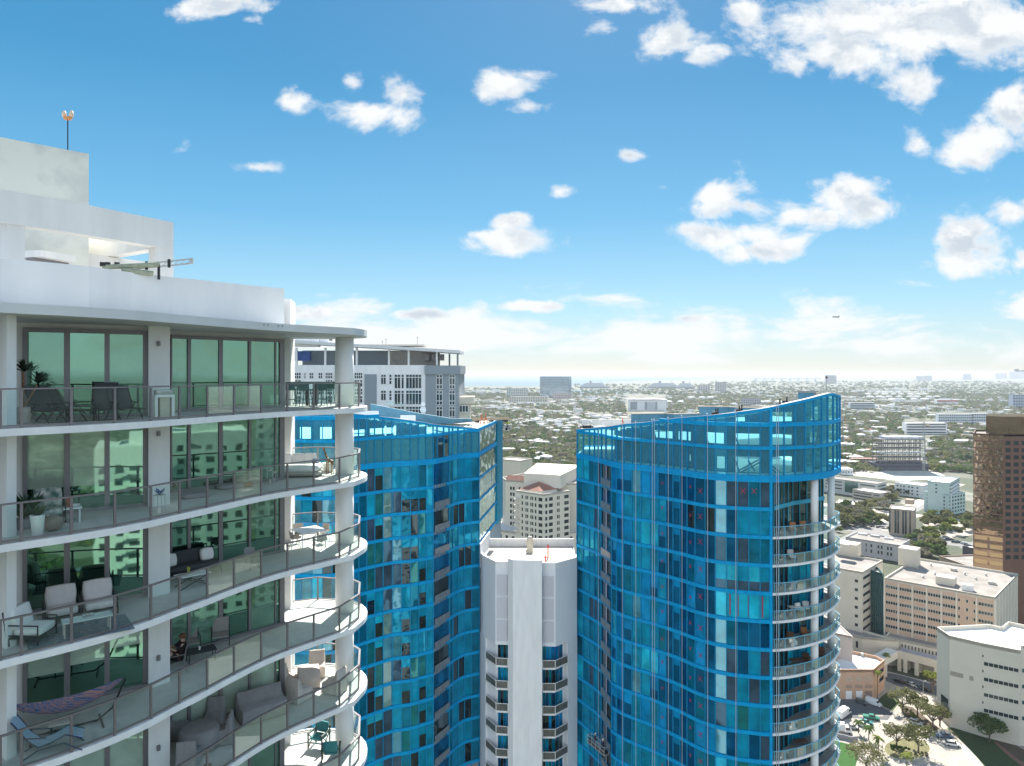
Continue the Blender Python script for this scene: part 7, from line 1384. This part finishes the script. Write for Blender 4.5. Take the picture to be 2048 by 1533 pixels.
def person(t, J, top, trouser, hair, hat=None):
    """J: joint positions in the thing's space; body is one skinned mesh, clothes are its children"""
    P = {k: Vector(v) for k, v in J.items()}; R_ = dict(pelvis=(.13, .11), chest=(.15, .11), neck=.05, head=(.085, .10), top=(.07, .08), shL=.06, shR=.06, elL=.042, elR=.042, wrL=.028, wrR=.028, hipL=.09, hipR=.09, knL=.06, knR=.06, anL=.038, anR=.038, toL=.03, toR=.03)
    j = {k: (tuple(P[k]), R_[k]) for k in R_}; E = [('pelvis', 'chest'), ('chest', 'neck'), ('neck', 'head'), ('head', 'top'), ('chest', 'shL'), ('shL', 'elL'), ('elL', 'wrL'), ('chest', 'shR'), ('shR', 'elR'), ('elR', 'wrR'), ('pelvis', 'hipL'), ('hipL', 'knL'), ('knL', 'anL'), ('anL', 'toL'), ('pelvis', 'hipR'), ('hipR', 'knR'), ('knR', 'anR'), ('anR', 'toR')]
    for s in 'LR':
        w = P['wr' + s]; d = (w - P['el' + s]).normalized(); sd_ = d.cross(Vector((0, 0, 1))).normalized(); pm_ = w + d * .08; j['pa' + s] = (tuple(pm_), (.035, .018)); E.append(('wr' + s, 'pa' + s))
        for f in range(4): off = sd_ * (.025 * (f - 1.5)); ln = (.065, .075, .07, .055)[f]; a = pm_ + off + d * .03; b = a + d * ln * .5 + Vector((0, 0, -.012)); c_ = b + d * ln * .4 + Vector((0, 0, -.03)); j['f%d%sa' % (f, s)] = (tuple(a), .010); j['f%d%sb' % (f, s)] = (tuple(b), .009); j['f%d%sc' % (f, s)] = (tuple(c_), .008); E += [('pa' + s, 'f%d%sa' % (f, s)), ('f%d%sa' % (f, s), 'f%d%sb' % (f, s)), ('f%d%sb' % (f, s), 'f%d%sc' % (f, s))]
        a = w + d * .04 + sd_ * .045; b = a + d * .035 + sd_ * .02; j['t%sa' % s] = (tuple(a), .011); j['t%sb' % s] = (tuple(b), .009); E += [('wr' + s, 't%sa' % s), ('t%sa' % s, 't%sb' % s)]
    b = skin_body('body', j, E, SKIN, t)
    cj = {k: (tuple(P[k]), r) for k, r in (('pelvis', (.15, .13)), ('chest', (.17, .13)), ('shL', .078), ('shR', .078), ('elL', .058), ('elR', .058))}; cj['nk'] = (tuple(P['neck'] * .6 + P['chest'] * .4), .08)
    skin_body('shirt', cj, [('pelvis', 'chest'), ('chest', 'nk'), ('chest', 'shL'), ('shL', 'elL'), ('chest', 'shR'), ('shR', 'elR')], top, t)
    full = trouser[1]; tj = {k: (tuple(P[k]), r) for k, r in (('pelvis', (.155, .14)), ('hipL', .11), ('hipR', .11))}; e = [('pelvis', 'hipL'), ('pelvis', 'hipR')]
    for s in 'LR':
        k_ = P['kn' + s] if full else P['hip' + s].lerp(P['kn' + s], .6); tj['k' + s] = (tuple(k_), .08); e.append(('hip' + s, 'k' + s))
        if full: tj['a' + s] = (tuple(P['an' + s]), .06); e.append(('k' + s, 'a' + s))
    skin_body('trousers', tj, e, trouser[0], t)
    hd = P['head']; up = (P['top'] - hd).normalized(); f = Vector(J['face']).normalized(); mb = MB(); c = hd + up * .03
    if hat: mb.lathe((c.x, c.y, c.z), [(.125, 0), (.12, .05), (.09, .11), (.03, .135)], 16); lpart(mb, 'helmet', hat, t, True)
    mb2 = MB(); q = hd - f * .02; mb2.lathe((q.x - f.x * .015, q.y - f.y * .015, q.z - .03), [(.095, -.02), (.112, .06), (.10, .12), (.05, .155), (.01, .16)], 16); 
    if not hat: lpart(mb2, 'hair', hair, t, True)
    sd_ = f.cross(Vector((0, 0, 1))).normalized(); mb = MB()
    for s in (-1, 1): p = hd + f * .088 + sd_ * .033 * s + Vector((0, 0, .015)); mb.lathe(tuple(p), [(.004, -.008), (.011, 0), (.004, .008)], 8)
    lpart(mb, 'eye', mat('eye_dark', (.03, .02, .02), .3), t); mb = MB(); p = hd + f * .09; mb.tube([p + Vector((0, 0, .02)), p + f * .022 - Vector((0, 0, .025))], [.008, .014], 6); lpart(mb, 'nose', SKIN, t); mb = MB(); p = hd + f * .085 - Vector((0, 0, .055)); mb.tube([p - sd_ * .022, p + f * .006, p + sd_ * .022], .006, 5); lpart(mb, 'mouth', mat('lips', (.4, .15, .12), .5), t)
    mb = MB()
    for s in (-1, 1): p = hd + sd_ * .093 * s; mb.tube([p - Vector((0, 0, .02)), p + Vector((0, 0, .02))], [.012, .018], 6)
    lpart(mb, 'ear', SKIN, t); return b
t = th('person', 352, 24.9, 4, -60, 'person in a dark top reclining in a chair with bent bare legs and a book', 'person', z=.02)
person(t, dict(pelvis=(0, .12, .50), chest=(0, .22, .86), neck=(0, .22, 1.06), head=(0, .18, 1.17), top=(0, .18, 1.25), shL=(-.17, .2, .98), shR=(.17, .2, .98), elL=(-.22, -.02, .78), elR=(.22, -.02, .78), wrL=(-.1, -.22, .86), wrR=(.1, -.22, .86), hipL=(-.09, .06, .5), hipR=(.09, .06, .5), knL=(-.1, -.32, .78), knR=(.1, -.34, .74), anL=(-.1, -.58, .40), anR=(.1, -.62, .38), toL=(-.1, -.74, .36), toR=(.1, -.78, .34), face=(0, -1, -.2)), mat('dark_top', (.03, .02, .025), .9), (mat('dark_shorts', (.06, .03, .03), .9), False), mat('auburn_hair', (.12, .05, .02), .7))
x_, y_ = at(352, 24.9); t = thing('book', (x_, y_, ZL(4) + .02), 'small open book held by the reclining person', 'book', rz=R(-60)); mb = MB(); mb.box((-.06, -.34, .95), (.12, .02, .16), rx=-.5, rz=.2); mb.box((.06, -.34, .95), (.12, .02, .16), rx=-.5, rz=-.2); lpart(mb, 'pages', WPLAS, t)
# level 5
def drape(t, prof, w, m, name='cover', seed=0, n=14):
    """fitted fabric cover following a side profile, with folds at the hem"""
    mb = MB(); rr = random.Random(seed); vs = []; k = len(prof)
    for i in range(k):
        y_, z_ = prof[i]
        for j in range(n + 1): a = (j / n - .5) * 2; vs.append((a * w / 2, y_ + .012 * math.sin(a * 9 + seed) * (1 if z_ < .3 else .3), z_ + .012 * math.sin(a * 5 + i + seed)))
    fs = [(i * (n + 1) + j, i * (n + 1) + j + 1, (i + 1) * (n + 1) + j + 1, (i + 1) * (n + 1) + j) for i in range(k - 1) for j in range(n)]
    for s, j in ((-1, 0), (1, n)):
        base = [(s * (w / 2 + .02 + .015 * math.sin(i * 2.1 + seed)), prof[i][0] * 1.0, .03) for i in range(k)]; o = len(vs); vs += base
        for i in range(k - 1): fs.append((i * (n + 1) + j, (i + 1) * (n + 1) + j, o + i + 1, o + i))
    mb.add(vs, fs); return lpart(mb, name, m, t, True)
CH = [(-.40, .03), (-.38, .45), (-.34, .50), (0, .52), (.18, .58), (.30, 1.0), (.36, 1.03), (.42, .98), (.44, .5), (.46, .03)]
SO = [(-.45, .03), (-.44, .5), (-.38, .56), (0, .60), (.2, .68), (.34, 1.0), (.42, 1.02), (.48, .95), (.5, .03)]
t = th('covered_round_table', 399, 25.6, 5, 0, 'round table under a grey fabric cover on the fifth balcony', 'covered table'); mb = MB(); mb.lathe((0, 0, 0), [(.74, .04), (.72, .3), (.70, .62), (.66, .72), (.5, .75), (.2, .76), (.02, .765)], 30); mb.v = [(a * (1 + .02 * math.sin(9 * math.atan2(b, a))) if c < .6 else a, b * (1 + .02 * math.sin(9 * math.atan2(b, a))) if c < .6 else b, c) for a, b, c in mb.v]; lpart(mb, 'cover', GREYC, t, True)
for i, (u, Y, rz, lb) in enumerate(((428, 27.0, 10, 'covered chair behind the round covered table'), (441, 25.9, -75, 'covered chair right of the round covered table'), (378, 24.35, 190, 'covered chair in front of the round covered table'), (352, 26.2, 100, 'covered chair left of the round covered table beside the pier'))): t = th('covered_chair', u, Y, 5, rz, lb, 'covered chair', 'grey covered chairs round the covered table'); drape(t, CH, .62, GREYC, seed=i)
t = th('covered_sofa', 524, 27.85, 5, 38, 'wide sofa under a grey fabric cover against the sliding doors', 'covered sofa'); drape(t, SO, 1.75, GREYC, seed=7, n=26)
t = th('covered_square_table', 617, 30.6, 5, 20, 'square table under a beige cover among the covered chairs in the sun', 'covered table'); drape(t, [(-.45, .03), (-.44, .7), (-.40, .74), (0, .75), (.40, .74), (.44, .7), (.45, .03)], .9, BEIGEC, seed=3)
for i, (u, Y, rz, lb) in enumerate(((634, 31.6, 15, 'beige covered chair behind the covered square table in the sun'), (583, 30.2, 95, 'beige covered chair at the left of the covered square table by the window jamb'), (600, 29.3, 150, 'beige covered chair with its back to the viewer in front of the covered square table'), (668, 30.0, -110, 'beige covered chair between the square table and the round column'))): t = th('covered_chair', u, Y, 5, rz, lb, 'covered chair', 'beige covered chairs in the sunlit corner'); drape(t, CH, .68, BEIGEC, seed=10 + i)
t = th('bag', 415, 24.0, 5, 20, 'small brown bag near the railing of the fifth balcony', 'bag'); mb = MB(); mb.soft((0, 0, .12), (.26, .16, .24)); lpart(mb, 'body', WOOD, t, True)
# level 6
def director(t, m, fm):
    mb = MB(); mb.soft((0, -.02, .46), (.56, .56, .1)); lpart(mb, 'seat_cushion', m, t, True); mb = MB(); mb.soft((0, .28, .78), (.58, .12, .46), rx=-.15); lpart(mb, 'back_cushion', m, t, True)
    for s in (-.36, .36): mb = MB(); mb.box((s, 0, .66), (.09, .66, .05)); mb.tube([(s, -.3, 0), (s, .28, .62)], .025, 4); mb.tube([(s, .3, 0), (s, -.28, .62)], .025, 4); mb.box((s, -.3, .33), (.05, .05, .66)); mb.box((s, .3, .45), (.05, .05, .9)); lpart(mb, 'arm', fm, t)
DG = mat('dark_green_frame', (.05, .09, .085), .5)
t = th('director_chair', 638, 31.3, 6, -20, 'teal cushioned director chair further from the railing on the lowest balcony', 'armchair', 'teal director chairs'); director(t, TEALM, DG)
t = th('director_chair', 662, 30.1, 6, 190, 'teal cushioned director chair nearest the railing on the lowest balcony', 'armchair', 'teal director chairs'); director(t, TEALM, DG)
# workers
HV = mat('hi_vis', (.55, .65, .05), .7, .1, 8); HELM = mat('helmet_white', (.8, .8, .78), .4); NAVY = mat('navy_work', (.03, .04, .07), .9)
def stand(lean=0, arm=.3): return dict(pelvis=(0, 0, .95), chest=(0, -.03 - lean, 1.28), neck=(0, -.03 - lean, 1.48), head=(0, -.06 - lean, 1.60), top=(0, -.06 - lean, 1.68), shL=(-.18, -.02 - lean, 1.42), shR=(.18, -.02 - lean, 1.42), elL=(-.24, -.08 - lean, 1.14), elR=(.24, -.1 - lean, 1.14), wrL=(-.2, -.3 - lean, 1.1 + arm), wrR=(.2, -.32 - lean, 1.1), hipL=(-.09, 0, .92), hipR=(.09, 0, .92), knL=(-.11, -.03, .5), knR=(.11, .02, .5), anL=(-.11, .02, .1), anR=(.12, .05, .1), toL=(-.11, -.12, .05), toR=(.12, -.1, .05), face=(0, -1, 0))
def worker(loc, rz, label, top=HV, **k): t = thing('person', loc, label, 'person', rz=rz); person(t, stand(**k), top, (NAVY, True), BLACK, HELM); return t
dx = Vector((math.cos(R(-62)), math.sin(R(-62)), 0)); b0 = Vector((11.15, 91.0, hz(48.9) + .07))
worker(b0 + dx * 1.1, R(-52 + 180), 'worker in a dark jacket on the work platform leaning toward the facade', top=NAVY, arm=.4); worker(b0 - dx * .6, R(-52 + 150), 'worker with a white helmet in the middle of the work platform', top=NAVY, arm=.1); 
t3 = worker((12.6, 89.0, hz(46.2)), R(130), 'worker in a bright yellow green vest hanging beside the work platform', arm=.5)
mb = MB(); mb.tube([(12.6, 89.0, hz(44.6)), (12.6, 89.0, hz(20))], .02, 4); tag(mb.build('safety_line', ROPE), 'thin safety line above the worker in the yellow green vest', 'rope')
worker(Vector((-.7, 119.5, hz(9.9) + .07)), R(170), 'worker in a yellow green vest on the small platform at the left tower edge', arm=.3)
# ---- furniture on the round balconies of the right tower
BROWN = mat('brown_wicker', (.14, .07, .045), .8, .2, 10); ORANGE = mat('rust_cushion', (.42, .18, .07), .8)
def rt_th(name, u, Y, k, rz, label, cat): x, y = at(u, Y); return thing(name, (x, y, hz(14.82 + FH * k) + .065), label, cat, None, R(rz))
for (u, Y, k, nm, m, lb) in ((1587, 78.3, 1, 'armchair', ORANGE, 'rust coloured armchair left on the top round balcony'), (1607, 78.9, 1, 'armchair', ORANGE, 'rust coloured armchair nearest the white column on the top round balcony'), (1583, 78.2, 2, 'armchair', CUSH, 'pale armchair on the second round balcony'), (1600, 78.6, 4, 'armchair', WCUSH, 'white armchair on the fourth round balcony'), (1612, 79.2, 4, 'armchair', WCUSH, 'white armchair nearest the column on the fourth round balcony'), (1580, 78.0, 5, 'armchair', BROWN, 'brown armchair on the fifth round balcony'), (1610, 79.4, 5, 'armchair', ORANGE, 'rust coloured armchair on the fifth round balcony'), (1612, 79.8, 6, 'armchair', BROWN, 'brown armchair on the sixth round balcony'), (1642, 81.5, 6, 'armchair', BROWN, 'brown armchair behind the column on the sixth round balcony')):
    t = rt_th(nm, u, Y, k, random.uniform(-30, 30), lb, 'armchair'); club_chair(t, m, BROWN)
for (u, Y, k, m, lb) in ((1590, 78.6, 4, WPLAS, 'white table on the fourth round balcony'), (1597, 78.7, 2, BROWN, 'brown table on the second round balcony'), (1592, 79.0, 6, BROWN, 'long brown table on the sixth round balcony'), (1600, 79, 9, BROWN, 'brown table on the ninth round balcony')): t = rt_th('table', u, Y, k, 10, lb, 'table'); table(t, 1.5, .8, .7, m, m)
# ---- clutter on the tower roofs
CL_M = [mat('green_netting', (.08, .14, .09), .9, .3, 3), mat('scaffold_wood', (.45, .36, .26), .9, .3, 3), GALV]
def coil(loc, rx_, label, m, n_=4):
    t = thing('hose_coil', loc, label, 'hose'); mb = MB(); pts = []
    for i in range(n_ * 24): a = i / 24 * 6.28; q = 1 - .03 * (i / 24); pts.append((rx_ * q * math.cos(a), 1.4 * q * math.sin(a), .08 + .1 * math.sin(a * 3.1 + i * .05) + .02 * i / 24))
    mb.tube(pts, .06, 5); lpart(mb, 'hose', m, t); return t
X1, Y1 = at(900, 104); coil((X1, Y1, hz(7.95)), 3.4, 'long loop of dark green hose lying on the left blue tower roof', CL_M[0], 5)
X1, Y1 = at(925, 101.5); coil((X1, Y1, hz(7.95)), 1.6, 'smaller loop of pale hose near the roof corner of the left blue tower', GALV, 3)
for i, (u, Y, s, lb) in enumerate(((963, 106, 1.3, 'orange safety post left of the pair on the left blue tower roof'), (971, 108, 1.2, 'orange safety post right of the pair on the left blue tower roof'), (1245, 97, 1.3, 'orange red tripod hoist on the right blue tower roof'))):
    x_, y_ = at(u, Y); t = thing('roof_tripod', (x_, y_, hz(7.95)), lb, 'safety post'); mb = MB(); OR = mat('safety_orange', (.75, .13, .04), .5)
    for a in (0, 2.1, 4.2): mb.tube([(.45 * math.cos(a), .45 * math.sin(a), 0), (0, 0, s)], .06, 5)
    mb.tube([(0, 0, s - .1), (0, 0, s + .4)], .06, 5); lpart(mb, 'frame', OR, t)
x_, y_ = at(985, 112); t = thing('timber_outrigger', (x_, y_, hz(7.9)), 'tan outrigger beams laid over the corner of the left blue tower roof', 'outrigger', rz=R(20)); mb = MB()
for i in range(5): mb.box((0, i * .35, .35 + .05 * i), (6.5, .12, .14), .03 * i)
lpart(mb, 'beam', CL_M[1], t); mb = MB()
for a in (-2.4, 0, 2.4): mb.box((a, .7, .15), (.3, 1.8, .3))
lpart(mb, 'block', BLACK, t)
for i, (u, Y, lb) in enumerate(((1170, 101, 'dark stack of roof weights nearest the left corner of the right blue tower'), (1184, 102, 'dark roof winch second from the left corner of the right blue tower'), (1200, 100, 'pallet of white material on the right blue tower roof'), (1222, 99, 'low timber stack on the right blue tower roof'))):
    x_, y_ = at(u, Y); t = thing('roof_equipment', (x_, y_, hz(8.04)), lb, 'equipment'); mb = MB(); rr = random.Random(i)
    for j in range(5): mb.box((rr.uniform(-.6, .6), rr.uniform(-.5, .5), rr.uniform(.15, .3)), (rr.uniform(.3, 1.0), rr.uniform(.2, .6), rr.uniform(.2, .45)), rr.random())
    lpart(mb, 'pile', [BLACK, BLACK, WPLAS, CL_M[1]][i], t)
t = thing('guard_rail', (14.5, 101.5, hz(8.04)), 'thin wire guard rail around the roof corner of the right blue tower', 'railing'); mb = MB()
for z_ in (.5, 1.0): mb.tube([(-3, -1, z_), (-3, 2, z_), (2, 2, z_)], .03, 4)
for p in ((-3, -1), (-3, .5), (-3, 2), (-1.3, 2), (.3, 2), (2, 2)): mb.tube([(*p, 0), (*p, 1.0)], .03, 4)
lpart(mb, 'rail', GALV, t)
for i, u in enumerate((1428, 1432, 1475, 1480, 1556, 1570)): x_, y_ = at(u, RTf(u) + .5 + (i % 2)); t = thing('parapet_clamp', (x_, y_, hz(TOPf(u))), 'black rope clamp sitting on the sloping white coping of the right blue tower', 'clamp', 'rope clamps on the coping'); mb = MB(); mb.box((0, 0, .15), (.5, .35, .3)); mb.box((.2, 0, .45), (.12, .12, .5)); lpart(mb, 'clamp', BLACK, t)
x_, y_ = at(1653, 86); t = thing('roof_mast', (x_, y_, hz(3)), 'thin mast with a dark red lamp above the high end of the right blue tower', 'mast'); mb = MB(); mb.tube([(0, 0, 0), (0, 0, 2.6)], .03, 5); lpart(mb, 'pole', GREYW, t); mb = MB(); mb.lathe((0, 0, 2.3), [(.1, 0), (.15, .1), (.06, .3)], 10); lpart(mb, 'lamp', mat('dark_red_lamp', (.15, .03, .05), .4), t)
x_, y_ = at(1630, 84); t = thing('roof_davit', (x_, y_, hz(3)), 'dark horizontal davit arm above the high end of the right blue tower coping', 'davit'); mb = MB(); mb.tube([(0, 0, 0), (0, 0, .75)], .08, 6); mb.box((-.9, 0, .75), (2.4, .1, .1)); lpart(mb, 'arm', FRAME, t)
for i, (u0, u1, Y, h0, h1, lb) in enumerate(((709, 757, 95, 6.5, 5.2, 'left white panel with black handles standing on the left blue tower roof'), (801, 831, 97, 7.4, 5.9, 'right white panel with black handles standing on the left blue tower roof'))):
    x0, x1 = at(u0, Y)[0], at(u1, Y)[0]; t = thing('roof_panel', ((x0 + x1) / 2, Y, hz(h0) - .4), lb, 'roof panel'); mb = MB(); mb.box((0, 0, (h0 - h1) / 2 + .2), (x1 - x0, .2, h0 - h1 + .4)); lpart(mb, 'sheet', WPLAS, t); mb = MB(); [mb.tube([(-.3 + a, -.12, .5), (-.1 + a, -.12, 1.1), (.1 + a, -.12, .6)], .05, 4) for a in (-.6, .5)]; lpart(mb, 'handle', BLACK, t)
pts_ = [at(741, 108), at(830, 109), at(905, 110), at(960, 116)]
t = thing('far_parapet_wall', (*pts_[0], 0), 'weathered blue far parapet of the left blue tower roof', 'parapet'); mb = MB()
P4 = offset(pts_, 0); Hs = [4.8, 6.2, 7.2, 7.6]
for i in range(3): a, b = P4[i], P4[i + 1]; mb.add([(*a, hz(8.3)), (*b, hz(8.3)), (*b, hz(Hs[i + 1])), (*a, hz(Hs[i])), (a[0], a[1] + .4, hz(8.3)), (b[0], b[1] + .4, hz(8.3)), (b[0], b[1] + .4, hz(Hs[i + 1])), (a[0], a[1] + .4, hz(Hs[i]))], [(0, 1, 2, 3), (4, 5, 6, 7), (3, 2, 6, 7), (0, 3, 7, 4), (1, 2, 6, 5)])
mb.build('panel', BACKB, t)

# low haze over the plain
hb = MB(); hb.box((0, 0, 74.5), (121000, 121000, 151))
# (box extends a metre under the lowest ground and above the highest roof)
HM = bpy.data.materials.new('haze'); HM.use_nodes = True; t = HM.node_tree; t.nodes.remove(t.nodes['Principled BSDF']); pv = t.nodes.new('ShaderNodeVolumePrincipled'); pv.inputs['Color'].default_value = (.86, .93, 1, 1); pv.inputs['Density'].default_value = 5.4e-5; pv.inputs['Anisotropy'].default_value = .1; t.links.new(pv.outputs[0], t.nodes['Material Output'].inputs['Volume'])
hz_o = hb.build('haze', HM); hz_o['kind'] = 'stuff'
